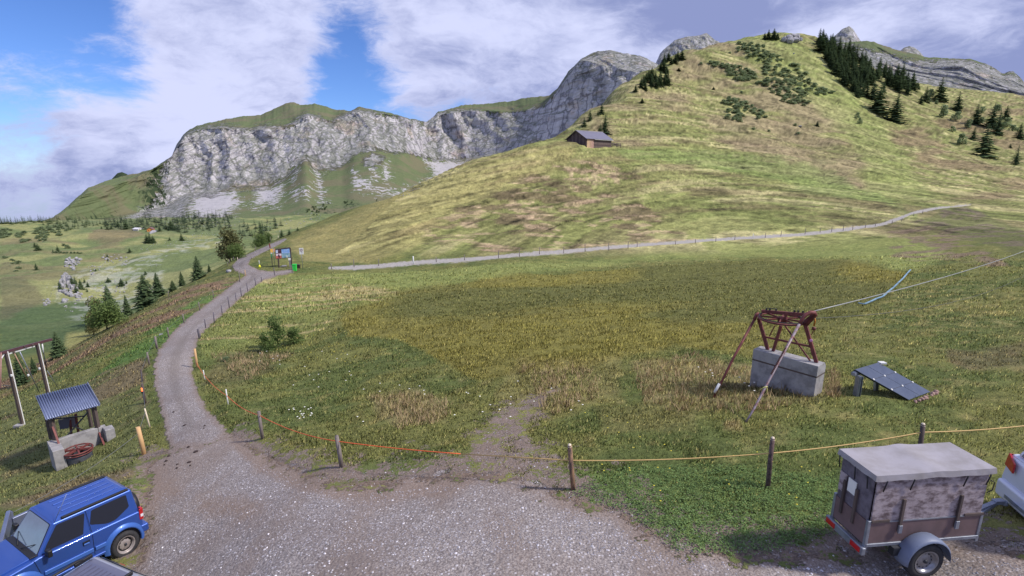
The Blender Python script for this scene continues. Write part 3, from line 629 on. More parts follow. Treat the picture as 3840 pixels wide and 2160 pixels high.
# ================================================================ object building
from mathutils.bvhtree import BVHTree
RNG = random.Random(7)
class MB:
    def __init__(s): s.v = []; s.f = []; s.sm = []
    def add(s, v, f, sm=False):
        b = len(s.v); s.v += [tuple(p) for p in v]; s.f += [tuple(b + i for i in q) for q in f]; s.sm += [sm] * len(f); return s
    def box(s, c, size, M=None):
        x, y, z = [a / 2 for a in size]; c = Vector(c)
        p = [Vector((i * x, j * y, k * z)) for i in (-1, 1) for j in (-1, 1) for k in (-1, 1)]
        if M is not None: p = [M @ q for q in p]
        return s.add([c + q for q in p], [(0, 1, 3, 2), (4, 6, 7, 5), (0, 4, 5, 1), (2, 3, 7, 6), (0, 2, 6, 4), (1, 5, 7, 3)])
    def bar(s, a, b, w, h=None, up=(0, 0, 1)):
        a, b = Vector(a), Vector(b); d = (b - a); l = d.length; d.normalize(); u = Vector(up)
        if abs(d.dot(u)) > .98: u = Vector((1, 0, 0))
        y = u.cross(d).normalized(); z = d.cross(y)
        return s.box((a + b) / 2, (l, w, h or w), Matrix((d, y, z)).transposed())
    def tube(s, pts, r, n=8, cap=True, closed=False):
        pts = [Vector(p) for p in pts]; m = len(pts); rr = r if isinstance(r, (list, tuple)) else [r] * m
        vs, fs = [], []; ref = None
        for i, p in enumerate(pts):
            if closed: d = pts[(i + 1) % m] - pts[i - 1]
            else: d = pts[min(i + 1, m - 1)] - pts[max(i - 1, 0)]
            d.normalize()
            if ref is None: ref = Vector((0, 0, 1)) if abs(d.z) < .9 else Vector((1, 0, 0))
            x = (ref - d * ref.dot(d)).normalized(); ref = x; y = d.cross(x)
            for k in range(n):
                a = 2 * math.pi * k / n; vs.append(p + (x * math.cos(a) + y * math.sin(a)) * rr[i])
        for i in range(m if closed else m - 1):
            for k in range(n):
                j = (i + 1) % m; fs.append((i * n + k, i * n + (k + 1) % n, j * n + (k + 1) % n, j * n + k))
        s.add(vs, fs, True)
        if cap and not closed:
            b = len(s.v) - m * n; s.f.append(tuple(b + k for k in range(n))[::-1]); s.f.append(tuple(b + (m - 1) * n + k for k in range(n))); s.sm += [False, False]
        return s
    def lathe(s, prof, c, ax, n=24, sm=True):
        c = Vector(c); ax = Vector(ax).normalized(); x = ax.orthogonal().normalized(); y = ax.cross(x); m = len(prof); vs = []
        for (r, h) in prof:
            for k in range(n):
                a = 2 * math.pi * k / n; vs.append(c + ax * h + (x * math.cos(a) + y * math.sin(a)) * r)
        fs = [(i * n + k, (i + 1) * n + k, (i + 1) * n + (k + 1) % n, i * n + (k + 1) % n) for i in range(m - 1) for k in range(n)]
        return s.add(vs, fs, sm)
    def prism(s, poly, off, base=lambda p: p):
        """poly: 3-D points of a flat face; off: extrusion vector"""
        n = len(poly); a = [Vector(p) for p in poly]; o = Vector(off); b = [p + o for p in a]
        return s.add(a + b, [tuple(range(n))[::-1], tuple(range(n, 2 * n))] + [(i, (i + 1) % n, n + (i + 1) % n, n + i) for i in range(n)])
    def build(s, name, mat, parent=None, bevel=0, seg=2):
        me = bpy.data.meshes.new(name); me.from_pydata([tuple(v) for v in s.v], [], s.f); me.materials.append(mat)
        me.polygons.foreach_set('use_smooth', [bool(b) or bevel > 0 for b in s.sm]); 
        bm = bmesh.new(); bm.from_mesh(me); bmesh.ops.recalc_face_normals(bm, faces=bm.faces); bm.to_mesh(me); bm.free()
        me.update(); o = bpy.data.objects.new(name, me); SC.collection.objects.link(o)
        if parent is not None: o.parent = parent
        if bevel > 0:
            md = o.modifiers.new('bevel', 'BEVEL'); md.width = bevel; md.segments = seg; md.limit_method = 'ANGLE'; md.angle_limit = math.radians(28); md.harden_normals = True
        return o
def thing(name, label, cat, loc=(0, 0, 0), rz=0, group=None, rot=None):
    o = bpy.data.objects.new(name, None); SC.collection.objects.link(o); o.location = loc; o.rotation_euler = (0, 0, rz)
    if rot is not None: o.rotation_mode = 'QUATERNION'; o.rotation_quaternion = rot
    o.empty_display_size = .2
    return tag(o, label, cat, group)
def copy_tree(o, parent=None):
    c = o.copy(); SC.collection.objects.link(c); c.parent = parent
    for ch in o.children: copy_tree(ch, c)
    return c
def mat(name, c, rough=.7, metal=0, var=.0, scale=4, c2=None, bump=0, coat=0, spec=.4, stretch=(1, 1, 1), obj=True):
    m = bpy.data.materials.new(name); m.use_nodes = True; t = NT(m.node_tree)
    out = t.n('ShaderNodeOutputMaterial'); b = t.n('ShaderNodeBsdfPrincipled'); t.nt.links.new(b.outputs[0], out.inputs[0])
    b.inputs['Roughness'].default_value = rough; b.inputs['Metallic'].default_value = metal; b.inputs['Specular IOR Level'].default_value = spec; b.inputs['Coat Weight'].default_value = coat
    if coat: b.inputs['Coat Roughness'].default_value = .04
    p = t.n('ShaderNodeTexCoord').outputs['Object']; p = t.vmath('MULTIPLY', p, stretch)
    n = t.noise(p, scale, 6, .65); c2 = c2 if c2 is not None else tuple(np.array(c) * .55)
    t.put(b.inputs['Base Color'], t.mix(t.math('MULTIPLY', t.ramp(n, .38, .68), var), tuple(c), tuple(c2)))
    if bump:
        bp = t.n('ShaderNodeBump'); bp.inputs['Distance'].default_value = bump; t.put(bp.inputs['Height'], n); t.nt.links.new(bp.outputs[0], b.inputs['Normal'])
    return m
def glassy(name, c=(.02, .024, .028)):
    return mat(name, c, .06, 0, .4, 2, coat=.6, spec=.9)
W_GREY = mat('weathered_wood', L(132, 122, 118), .85, 0, .8, 9, L(84, 74, 72), .01, stretch=(1, 1, .2))
W_FRESH = mat('debarked_wood', L(206, 168, 120), .7, 0, .5, 7, L(170, 128, 88), .004, stretch=(1, 1, .2))
W_BARK = mat('barky_wood', L(150, 118, 92), .85, 0, 1, 8, L(66, 56, 58), .015, stretch=(1, 1, .4))
W_DARK = mat('dark_wood', L(92, 80, 76), .85, 0, .7, 3, L(60, 52, 52), .01, stretch=(1, 1, .3))
PLASTIC_W = mat('white_plastic', L(222, 222, 220), .5, 0, .2, 5)
STEEL = mat('galvanised_steel', L(150, 156, 168), .45, .6, .6, 6, L(110, 116, 130))
RUST = mat('red_oxide_steel', L(122, 66, 62), .6, .1, .8, 6, L(84, 44, 44), .004)
DARKM = mat('dark_metal', L(58, 60, 66), .5, .4, .4, 6)
CONC = mat('concrete', L(160, 158, 158), .9, 0, .8, 3, L(118, 116, 118), .012)
RUBBER = mat('rubber', L(46, 46, 50), .8, 0, .5, 12, L(70, 68, 68))
BLACK = mat('black_plastic', L(34, 34, 38), .5, 0, .2, 5)
RED_L = mat('red_lens', L(176, 30, 34), .2, 0, .1, 5, coat=.5)
WHITE_L = mat('white_lens', L(220, 220, 225), .15, 0, .1, 5, coat=.5)
RIMM = mat('painted_rim', L(168, 160, 158), .45, .3, .6, 10, L(120, 108, 104))
CAMLOC = Vector((0, 0, H))
def on_plane(u, v, p0, n):
    d = pix_dir(u, v); n = Vector(n); t = (Vector(p0) - CAMLOC).dot(n) / d.dot(n); return CAMLOC + d * t
def on_level(u, v, z):
    d = pix_dir(u, v); return CAMLOC + d * ((z - H) / d.z)
# mountainsides for things that stand on them
_bv = []
for nm in ('rock_wall', 'right_rock_wall'):
    me = bpy.data.objects[nm].data; _bv.append(BVHTree.FromPolygons([tuple(v.co) for v in me.vertices], [tuple(p.vertices) for p in me.polygons]))
def GM(u, v):
    g, d = G(u, v); best = None; dr = pix_dir(u, v); dn = dr.normalized()
    for b in _bv:
        h = b.ray_cast(CAMLOC, dn)
        if h[0] is not None and (best is None or h[3] < best[1]): best = (h[0], h[3])
    if best and best[1] * dn.length / dr.length < d: return best[0], best[1] / dr.length
    return g, d
ORD = ['first', 'second', 'third', 'fourth', 'fifth', 'sixth', 'seventh', 'eighth', 'ninth', 'tenth', 'eleventh', 'twelfth', 'thirteenth', 'fourteenth', 'fifteenth', 'sixteenth', 'seventeenth', 'eighteenth', 'nineteenth', 'twentieth', 'twenty-first', 'twenty-second', 'twenty-third', 'twenty-fourth', 'twenty-fifth', 'twenty-sixth', 'twenty-seventh', 'twenty-eighth', 'twenty-ninth', 'thirtieth', 'thirty-first', 'thirty-second', 'thirty-third', 'thirty-fourth']
# ================================================================ trees
def leaf_material(name, c1, c2, trans=.25):
    m = bpy.data.materials.new(name); m.use_nodes = True; t = NT(m.node_tree)
    out = t.n('ShaderNodeOutputMaterial'); d = t.n('ShaderNodeBsdfDiffuse'); tr = t.n('ShaderNodeBsdfTranslucent'); mx = t.n('ShaderNodeMixShader')
    g = t.n('ShaderNodeNewGeometry'); oi = t.n('ShaderNodeObjectInfo')
    r = t.math('ADD', t.math('MULTIPLY', g.outputs['Random Per Island'], .7), t.math('MULTIPLY', oi.outputs['Random'], .3))
    c = t.mix(r, tuple(c1), tuple(c2)); t.put(d.inputs[0], c); t.put(tr.inputs[0], c); mx.inputs[0].default_value = trans
    t.nt.links.new(d.outputs[0], mx.inputs[1]); t.nt.links.new(tr.outputs[0], mx.inputs[2]); t.nt.links.new(mx.outputs[0], out.inputs[0]); return m
SPRUCE = leaf_material('spruce_needles', L(54, 72, 52), L(98, 114, 78), .22)
BROAD = leaf_material('broad_leaves', L(80, 102, 60), L(136, 154, 94), .4)
ALDER = leaf_material('alder_leaves', L(120, 138, 104), L(164, 176, 134), .5)
OLIVE = leaf_material('birch_leaves', L(84, 88, 58), L(128, 126, 86), .3)
DSPRUCE = leaf_material('dark_needles', L(38, 50, 42), L(66, 80, 62), .1)
BARK = mat('bark', L(86, 72, 64), .9, 0, .6, 6, L(60, 50, 46), .02)
def spruce_mesh(seed, levels, k_br, sprays, fat=.24, droop=.35):
    """unit-height spruce crown"""
    r = random.Random(seed); mb = MB()
    for i in range(levels):
        t = i / (levels - 1); h = .06 + .92 * t ** .92
        R = fat * (1 - h) ** .82 * r.uniform(.75, 1.12) + .012
        nb = max(3, int(k_br * (1 - .55 * t)))
        a0 = r.uniform(0, 6.28)
        for b in range(nb):
            a = a0 + 6.283 * b / nb + r.uniform(-.3, .3); R2 = R * r.uniform(.65, 1.12)
            dx, dy = math.cos(a), math.sin(a); w = R2 * r.uniform(.26, .40) + .006
            ns = max(2, int(sprays * (1 - .5 * t)))
            for q in range(ns):
                s0 = (q + .1) / ns; s1 = min(1.0, s0 + 1.5 / ns)
                z0 = h - droop * R2 * s0 * (1.2 - .4 * s0) + r.uniform(-.006, .006); z1 = h - droop * R2 * s1 * (1.3 - .55 * s1) - .012
                ww = w * (1 - .55 * s0); tw = r.uniform(-.012, .012)
                p0 = (dx * R2 * s0, dy * R2 * s0, z0 + .008); p3 = (dx * R2 * s1, dy * R2 * s1, z1)
                sx, sy = -dy * ww, dx * ww; m_ = (s0 + s1) / 2 + .1 / ns
                p1 = (dx * R2 * m_ + sx, dy * R2 * m_ + sy, (z0 + z1) / 2 - .018 + tw); p2 = (dx * R2 * m_ - sx, dy * R2 * m_ - sy, (z0 + z1) / 2 - .018 - tw)
                mb.add([p0, p1, p3], [(0, 1, 2)]); mb.add([p0, p3, p2], [(0, 1, 2)])
    mb.add([(-.008, 0, .93), (.008, 0, .93), (0, 0, 1.0)], [(0, 1, 2)]); mb.add([(0, -.008, .93), (0, .008, .93), (0, 0, 1.0)], [(0, 1, 2)])
    return mb
def broad_mesh(seed, n, lobes, leaf=.05, squash=1.0):
    r = random.Random(seed); mb = MB(); L_ = []
    for i in range(lobes):
        a = r.uniform(0, 6.28); q = r.uniform(.05, .30); h = r.uniform(.22, .85); L_.append((math.cos(a) * q * (1.15 - h * .7), math.sin(a) * q * (1.15 - h * .7), h * squash, r.uniform(.11, .21) * (1.15 - .4 * h)))
    for i in range(n):
        x, y, z, R = L_[r.randrange(lobes)]
        d = Vector((r.gauss(0, 1), r.gauss(0, 1), r.gauss(0, 1))).normalized(); q = R * r.uniform(.55, 1.12) ** .7
        p = Vector((x, y, z)) + d * q; p.z = max(p.z, .01)
        u = Vector((r.gauss(0, 1), r.gauss(0, 1), r.gauss(0, .7))).normalized(); w = u.orthogonal().normalized(); w.rotate(Quaternion(u, r.uniform(0, 6.28)))
        s = leaf * r.uniform(.6, 1.4)
        mb.add([p - u * s, p + w * s * .55, p + u * s, p - w * s * .55], [(0, 1, 2, 3)])
    return mb
def trunk_mesh(h, r0, limbs=0, seed=0):
    mb = MB(); mb.tube([(0, 0, -.08), (.004, .003, h * .5), (0, 0, h)], [r0, r0 * .7, r0 * .15], 7)
    r = random.Random(seed)
    for i in range(limbs):
        a = r.uniform(0, 6.28); z = r.uniform(.15, .6) * h; l = r.uniform(.12, .26)
        mb.tube([(0, 0, z), (math.cos(a) * l * .5, math.sin(a) * l * .5, z + l * .5), (math.cos(a) * l, math.sin(a) * l, z + l * 1.1)], [r0 * .45, r0 * .3, r0 * .1], 5)
    return mb
def mesh_of(mb, name, m):
    me = bpy.data.meshes.new(name); me.from_pydata([tuple(v) for v in mb.v], [], mb.f); me.materials.append(m); me.update(); return me
TREES = {}
def reg(key, crown, cmat, trunk, cname='crown'): TREES[key] = (mesh_of(crown, cname, cmat), mesh_of(trunk, 'trunk', BARK) if trunk else None)
for k in range(4): reg(('near', k), spruce_mesh(10 + k, 26, 11, 5, (.31, .28, .34, .28)[k]), SPRUCE, trunk_mesh(.95, .018))
for k in range(4): reg(('mid', k), spruce_mesh(20 + k, 15, 10, 3, (.46, .42, .50, .38)[k]), SPRUCE, trunk_mesh(.95, .02))
for k in range(3): reg(('far', k), spruce_mesh(30 + k, 9, 7, 2, (.30, .26, .34)[k]), SPRUCE, trunk_mesh(.9, .02))
for k in range(2): reg(('birch', k), broad_mesh(40 + k, 3400, 26, .026), (OLIVE, BROAD)[k], trunk_mesh(.7, .022, 7, 4 + k))
for k in range(3): reg(('shrub', k), broad_mesh(50 + k, 620, 9, .055, .75), ALDER, trunk_mesh(.3, .02, 5, 8 + k))
for k in range(2): reg(('lowshrub', k), broad_mesh(56 + k, 260, 7, .085, .7), ALDER, None)
TREES[('bush', 0)] = (mesh_of(broad_mesh(60, 1500, 16, .032, 1.05), 'crown', BROAD), mesh_of(trunk_mesh(.5, .015, 8, 3), 'trunk', BARK))
def tree(kind, name, label, loc, height, wf=1.0, group=None, var=None, cat='tree', rz=None):
    ks = [k for k in TREES if k[0] == kind]; key = ks[RNG.randrange(len(ks))] if var is None else (kind, var)
    cm, tm = TREES[key]; rz = RNG.uniform(0, 6.28) if rz is None else rz
    o = thing(name, label, cat, loc, rz, group)
    c = bpy.data.objects.new('crown', cm); SC.collection.objects.link(c); c.parent = o; c.scale = (height * wf, height * wf, height)
    if tm:
        t = bpy.data.objects.new('trunk', tm); SC.collection.objects.link(t); t.parent = o; t.scale = (height, height, height)
    return o
def tree_px(kind, name, label, u, vb, vt, wf=1.0, group=None, var=None, cat='tree', d=None, sink=.15):
    if d is None: p, dd = GM(u, vb)
    else:
        X, Y, _ = unproj(u, vb, d); p = Vector((X, Y, ground_z(X, Y))); dd = d
    top = on_plane(u, vt, p, (p.x, p.y, 0)); h = max(top.z - p.z, (vb - vt) * dd / 1920 * .6)
    return tree(kind, name, label, (p.x, p.y, p.z - sink), h + sink, wf, group, var, cat)
def c2(x, y): return x / 2.683, 780 + y / 2.683
# -- near spruces and bushes below the road
NEAR = [('near', 'tall loose spruce standing alone below the road before the green valley', (2000, 715), 482, .9), ('near', 'small spruce right of the lone tall spruce below the road', (2108, 640), 570, .9), ('near', 'short spruce left of the lone tall spruce on the bank', (1835, 782), 642, .8),
  ('near', 'lowest bushy young spruce on the bank left of the short spruce', (1745, 832), 733, 1.3), ('near', 'dark wide spruce, left of the pair beside the road fence', (1480, 985), 670, 1.25), ('near', 'slim dark spruce, right of the pair beside the road fence', (1600, 890), 650, 1.0),
  ('near', 'biggest dark spruce in the clump on the left bank', (1130, 1150), 775, 1.0), ('near', 'slim spruce at the right of the dark clump on the bank', (1290, 1085), 875, .8), ('near', 'dark spruce between the clump and the lift frame on left', (600, 1500), 1240, 1.0)]
for kd, lb, (x, y), ty, wf in NEAR:
    u, v = c2(x, y); tree_px(kd, 'spruce_tree', lb, u, v, c2(0, ty)[1] - 3, wf * 1.3)
tree_px('near', 'spruce_tree', 'dark spruce seen between the poles of the lift frame, taller one', 86, 1440, 1312, .9); tree_px('near', 'spruce_tree', 'smaller spruce seen between the poles of the lift frame', 131, 1402, 1336, .9)
tree_px('birch', 'broadleaf_tree', 'round dark green broadleaf tree in the clump on the left bank', 402, 1234, 1108, 1.25, var=1)
tree_px('birch', 'broadleaf_tree', 'thin olive broadleaf sapling at the left foot of the dark clump', 352, 1256, 1168, .8, var=0)
tree_px('birch', 'broadleaf_tree', 'pale round willow at the back of the dark clump on the bank', 366, 1215, 1112, .9, var=0)
tree_px('birch', 'broadleaf_tree', 'big grey-green broadleaf tree beside the road junction', 866, 1000, 850, 1.15, var=0, d=100)
tree_px('birch', 'broadleaf_tree', 'dark green lower half of the trees beside the junction, rounded', 890, 996, 905, 1.3, var=1, d=98)
tree_px('near', 'spruce_tree', 'dark spruce behind the signboard at the road bend', 985, 930, 832, 1.0, d=128)
tree_px('birch', 'broadleaf_tree', 'bushy green tree crowding the spruce behind the signboard', 978, 938, 868, 1.25, var=1, d=126)
tree_px('birch', 'broadleaf_tree', 'lighter green tree right of the spruce behind the signboard', 1005, 922, 862, 1.0, var=1, d=132)
for (u, b, t_, lb) in ((1058, 896, 860, 'small spruce pair where the road disappears over the crest'), (1086, 881, 858, 'tiny spruce on the crest right of the road end'), (1117, 870, 850, 'tiniest lone spruce higher on the hill crest')): tree_px('mid', 'spruce_tree', lb, u, b, t_, 1.3, d=124 if u < 1100 else 128)
tree_px('bush', 'bush', 'tallest leafy green bush in the meadow beside the road', 1045, 1302, 1185, .8, cat='bush')
tree_px('bush', 'bush', 'broad right lobe of the green bush in the meadow', 1098, 1290, 1228, 1.5, cat='bush')
tree_px('bush', 'bush', 'small separate bush at the left of the meadow bush', 1000, 1318, 1244, 1.1, cat='bush')
tree_px('shrub', 'bush', 'low dark dock plants between the bush and the road', 850, 1355, 1328, 1.3, cat='bush')
# -- spruces on the hill behind the barn and along its crest
def c3(x, y): return 2000 + x / 2.498, 60 + y / 2.498
for (x, y, ty, wf, lb) in ((670, 1100, 910, 1.1, 'full green spruce right behind the barn roof'), (625, 1110, 1000, 1.2, 'shorter spruce at the left foot of the one behind the barn'), (530, 985, 875, .9, 'dark slim spruce on the crest left of the barn trees'), (477, 1030, 945, .9, 'small spruce lowest on the crest above the barn'), (640, 910, 815, 1.0, 'pointed spruce on the crest line above the barn trees'), (605, 930, 880, 1.0, 'tiny dark spruce between the crest spruces above the barn'),
                           (1018, 812, 760, 1.6, 'round isolated little spruce on the open slope above the barn'), (1362, 512, 482, 2.0, 'dwarf spruce on the upper slope near the crest'), (1687, 690, 655, 1.8, 'dwarf spruce alone in the heather, mid slope')):
    u, v = c3(x, y); tree_px('mid', 'spruce_tree', lb, u, v, c3(0, ty)[1], wf)
r = random.Random(3)
def scatter(poly, n, seed, mind):
    P = np.array(poly, float); rr = random.Random(seed); out = []; tries = 0
    while len(out) < n and tries < n * 80:
        tries += 1; x = rr.uniform(P[:, 0].min(), P[:, 0].max()); y = rr.uniform(P[:, 1].min(), P[:, 1].max())
        if poly_sdf(np.array([x]), np.array([y]), poly)[0] < 0 and all((x - a) ** 2 + ((y - b) * 1.6) ** 2 > mind * mind for a, b in out): out.append((x, y))
    return sorted(out, key=lambda q: q[1])
for (x, y) in scatter([(940, 725), (1000, 640), (1150, 540), (1210, 430), (1300, 400), (1400, 400), (1300, 470), (1280, 560), (1270, 650), (1150, 680), (1000, 705)], 26, 5, 32):
    u, v = c3(x, y); tree_px('mid', 'spruce_tree', 'small dark spruce in the row climbing the left edge of the hill', u, v, v - r.uniform(28, 46), 1.2, 'spruces along the left edge of the hill')
for i, (x, y, ty) in enumerate(((2165, 215, 150), (2200, 213, 122), (2250, 212, 112), (2285, 214, 150))):
    u, v = c3(x, y); tree_px('mid', 'spruce_tree', f'{ORD[i]} spruce from the left in the clump on the hill summit', u, v + 2, c3(0, ty)[1], 1.1, 'summit spruces')
def c4(x, y): return 2840 + x / 2.498, 60 + y / 2.498
FOREST = [(560, 300), (640, 420), (700, 560), (780, 660), (900, 745), (1050, 800), (1130, 820), (1000, 640), (1150, 640), (1280, 680), (1420, 770), (1480, 700), (1400, 600), (1240, 500), (1160, 460), (1060, 420), (950, 350), (840, 280), (760, 240), (640, 185), (590, 220)]
for (x, y) in scatter(FOREST, 112, 8, 30):
    u, v = c4(x, y); tree_px('mid', 'spruce_tree', 'dark spruce in the dense stand running down the ridge', u, v, v - r.uniform(44, 68), r.uniform(.9, 1.15), 'ridge forest spruces')
for (x, y, ty, wf, lb) in ((1130, 890, 625, 1.05, 'large dark spruce below the dense ridge stand, left of two'), (1285, 995, 725, 1.25, 'broad dark spruce lowest below the ridge stand, on bright grass'), (1178, 720, 608, .9, 'slim spruce above the two big ones under the stand'), (1500, 675, 618, 1.3, 'tiny spruce just right of the ridge stand'),
     (1572, 800, 655, 1.1, 'slim spruce left of the pale bushes on the right slope'), (1528, 825, 742, 1.2, 'small spruce farthest left of the bushes on right slope'), (1705, 790, 572, 1.15, 'tall dark spruce highest above the bushes on right slope'), (1872, 885, 705, .95, 'narrow lone spruce right of the tall one, right slope'),
     (2040, 1015, 822, 1.1, 'dark spruce in the middle of the far right slope'), (2190, 1040, 820, 1.0, 'spruce leading the group near the right border'), (2245, 1105, 880, .9, 'lower spruce of the group near the right border'), (2115, 1300, 1005, 1.1, 'largest dark spruce low on the far right slope'), (2020, 1160, 1040, 1.0, 'spruce hidden left behind the largest low spruce'),
     (2418, 1395, 1205, .9, 'lone spruce with bare trunk lowest at the right border'), (2368, 1230, 1192, 1.2, 'tiny spruce above the lone one at right border'), (2450, 1145, 1000, 1.2, 'dark spruce cut by the right border of the slope'), (2325, 960, 832, 1.2, 'spruce in the alder thicket near right border'), (2312, 712, 682, 1.5, 'single speck of spruce on the far right skyline'), (560, 1030, 980, 1.6, 'dwarf spruce alone in the heather of the upper slope right')):
    u, v = c4(x, y); tree_px('mid', 'spruce_tree', lb, u, v, c4(0, ty)[1], wf)
for i, (x, y, ty, wf) in enumerate(((1610, 770, 655, .8), (1740, 948, 785, .95), (1855, 980, 868, 1.0), (1965, 1050, 930, 1.0), (1825, 1085, 1012, 1.1), (1915, 1200, 1070, .9), (2180, 1215, 1140, 1.0), (2085, 1010, 920, 1.0), (2260, 890, 800, 1.3), (2340, 1040, 925, 1.0), (1680, 830, 770, 1.0), (930, 960, 885, .9), (960, 1010, 930, .7), (2100, 900, 830, 1.2), (2390, 1080, 980, 1.0))):
    u, v = c4(x, y); tree_px('shrub', 'broadleaf_shrub', 'pale green alder bush among the spruces of the right slope', u, v, c4(0, ty)[1], wf, 'alders among the right slope spruces', cat='shrub')
BANDS = [([(1930, 240), (2100, 250), (2300, 380), (2480, 470), (2498, 820), (2350, 810), (2250, 740), (2080, 650), (2150, 560), (2150, 420), (1900, 330)], 100, c3), ([(1640, 420), (1720, 430), (1990, 490), (2100, 560), (2060, 600), (1880, 600), (1800, 500), (1650, 450)], 36, c3), ([(1750, 760), (1900, 770), (2130, 880), (2200, 950), (2150, 975), (2000, 920), (1930, 995), (1810, 965), (1800, 900)], 40, c3),
         ([(380, 500), (470, 540), (500, 640), (700, 700), (690, 745), (500, 720), (480, 820), (420, 840), (380, 700)], 26, c4)]
for bi, (poly, n, cc) in enumerate(BANDS):
    for (x, y) in scatter(poly, n, 20 + bi, 30):
        u, v = cc(x, y); tree_px('lowshrub', 'alder_shrub', 'low rounded green alder shrub on the upper hillside', u, v + 4, v - r.uniform(8, 18), 2.1, 'alder shrubs on the hillside', cat='shrub')
for (x, y) in ((2062, 1062), (2205, 1085), (2450, 1030), (2480, 1105), (1950, 725), (1840, 350), (1570, 450)):
    u, v = c3(x, y); tree_px('lowshrub', 'alder_shrub', 'low rounded green alder shrub on the upper hillside', u, v, v - r.uniform(10, 16), 1.5, 'alder shrubs on the hillside', cat='shrub')
# -- left valley
def c5(x, y): return x / 3.623, 780 + y / 3.623
for i in range(46):
    u = i * 4.4 + r.uniform(-2, 2); v = 870.0
    while v > 825 and G(u, v - 1.5)[1] < 620: v -= 1.5          # climb to the crest seen from the yard
    v += r.uniform(1, 7); tree_px('far', 'spruce_tree', 'spruce on the wooded skyline at the left border', u, v, v - r.uniform(14, 32), 1.0, 'spruces on the left skyline', sink=.5)
for (x, y) in scatter([(560, 230), (800, 140), (1000, 150), (1200, 200), (1450, 200), (1450, 260), (1200, 260), (1000, 300), (880, 300), (760, 260)], 60, 30, 20):
    u, v = c5(x, y); tree_px('far', 'spruce_tree', 'spruce in the wood at the foot of the left mountainside', u, v, v - r.uniform(12, 24), 1.2, 'spruces at the mountain foot')
for (x, y, ty, wf, lb) in ((478, 535, 465, 1.0, 'left of two spruces on the slope below the alder thicket'), (520, 572, 487, 1.2, 'right of two spruces on the slope below the alder thicket'), (790, 602, 508, .9, 'dark cone spruce at the left end of the hedge row'), (724, 606, 555, .8, 'small spruce left of the cone spruce and hedge'), (498, 845, 742, .8, 'lone dark spruce on the brown hummock at far left'),
    (1460, 668, 620, .8, 'slim spruce above the white boulder in the valley'), (1470, 720, 680, .9, 'tiny spruce touching the white boulder'), (1475, 1010, 942, 1.4, 'conical spruce in the boulder field centre'), (1656, 1058, 955, 1.3, 'roundest dark spruce at right of the boulder field'), (1720, 1028, 978, .8, 'tiny spruce right of the round dark one'), (1300, 862, 832, 1.2, 'dwarf spruce in the upper boulders'),
    (820, 1105, 1000, .7, 'spruce on the left side of the big rock outcrop'), (990, 1065, 918, .8, 'twin-topped spruce on the crown of the rock outcrop'), (1028, 1035, 930, .8, 'spruce right behind the crown of the outcrop'), (1040, 1145, 1038, .9, 'spruce at the right foot of the rock outcrop'), (1102, 1100, 962, .8, 'taller spruce just right of the rock outcrop'), (1150, 1015, 958, .8, 'small spruce above right of the outcrop'),
    (1196, 1075, 998, .9, 'conical spruce farther right of the outcrop'), (1186, 1140, 1092, .8, 'smallest spruce right of the outcrop'), (905, 1075, 1028, .9, 'dwarf spruce in the face of the outcrop'), (935, 1135, 1092, .8, 'dwarf spruce at the base of the outcrop'), (1010, 785, 745, .9, 'tiny spruce between the two upper rock groups')):
    u, v = c5(x, y); tree_px('mid', 'spruce_tree', lb, u, v, c5(0, ty)[1] - 2, wf * 1.15)
for i in range(9): u, v = c5(735 + i * 46, 612 + i * 1.0); tree_px('lowshrub', 'hedge_bush', 'low dark bush in the straight hedge row in the valley', u, v, v - 10, 1.5, 'hedge row in the valley', cat='shrub')
for (x, y, s) in ((872, 520, 18), (912, 548, 22), (940, 552, 14)): u, v = c5(x, y); tree_px('shrub', 'broadleaf_shrub', 'rounded dark bush above the hedge row in the valley', u, v, v - s, 1.0, 'bushes above the hedge row', cat='shrub')
for pi, (poly, n) in enumerate((([(0, 270), (140, 270), (160, 370), (90, 410), (0, 400)], 16), ([(420, 280), (560, 260), (700, 300), (660, 430), (600, 480), (520, 430), (470, 350)], 26), ([(600, 250), (900, 240), (980, 300), (830, 320), (820, 380), (780, 380), (700, 340)], 18), ([(300, 420), (400, 430), (360, 470), (300, 460)], 5), ([(30, 660), (240, 700), (300, 900), (220, 880), (140, 760)], 9), ([(180, 340), (340, 330), (340, 400), (200, 400)], 7))):
    for (x, y) in scatter(poly, n, 60 + pi, 22): u, v = c5(x, y); tree_px('lowshrub', 'alder_shrub', 'dull green alder in the thickets of the far left slope', u, v + 2, v - r.uniform(6, 12), 2.2, 'alder thickets on the far left slope', cat='shrub')
for i, (x, y, ty) in enumerate(((1480, 345, 255), (1512, 350, 248), (1545, 348, 270))): u, v = c2(x, y); tree_px('mid', 'spruce_tree', f'{ORD[i]} from left of three close spruces below the orange hut', u, v, c2(0, ty)[1], 1.2)
for (x, y, ty, lb) in ((1307, 447, 395, 'single conical spruce on open pasture left of the yellow field'), (1465, 668, 625, 'small spruce beside the winding boulder line'), (1830, 332, 250, 'slim spruce on the boulder line below the forest'), (1708, 326, 290, 'stubby spruce on the boulder line below the forest'), (1272, 215, 110, 'tall spruce left of the white hut'), (1190, 190, 125, 'spruce pair on pasture edge left of the huts'), (1608, 232, 168, 'spruce at the right of the orange hut'), (1725, 222, 110, 'taller spruce two trees right of the orange hut'), (1122, 210, 170, 'right of three tiny spruces above the pasture'), (1078, 212, 182, 'middle of three tiny spruces above the pasture'), (1022, 210, 180, 'left of three tiny spruces above the pasture')):
    u, v = c2(x, y); tree_px('mid', 'spruce_tree', lb, u, v, c2(0, ty)[1], 1.2)
def c1(x, y): return 150 + x / 2.683, 340 + y / 2.683
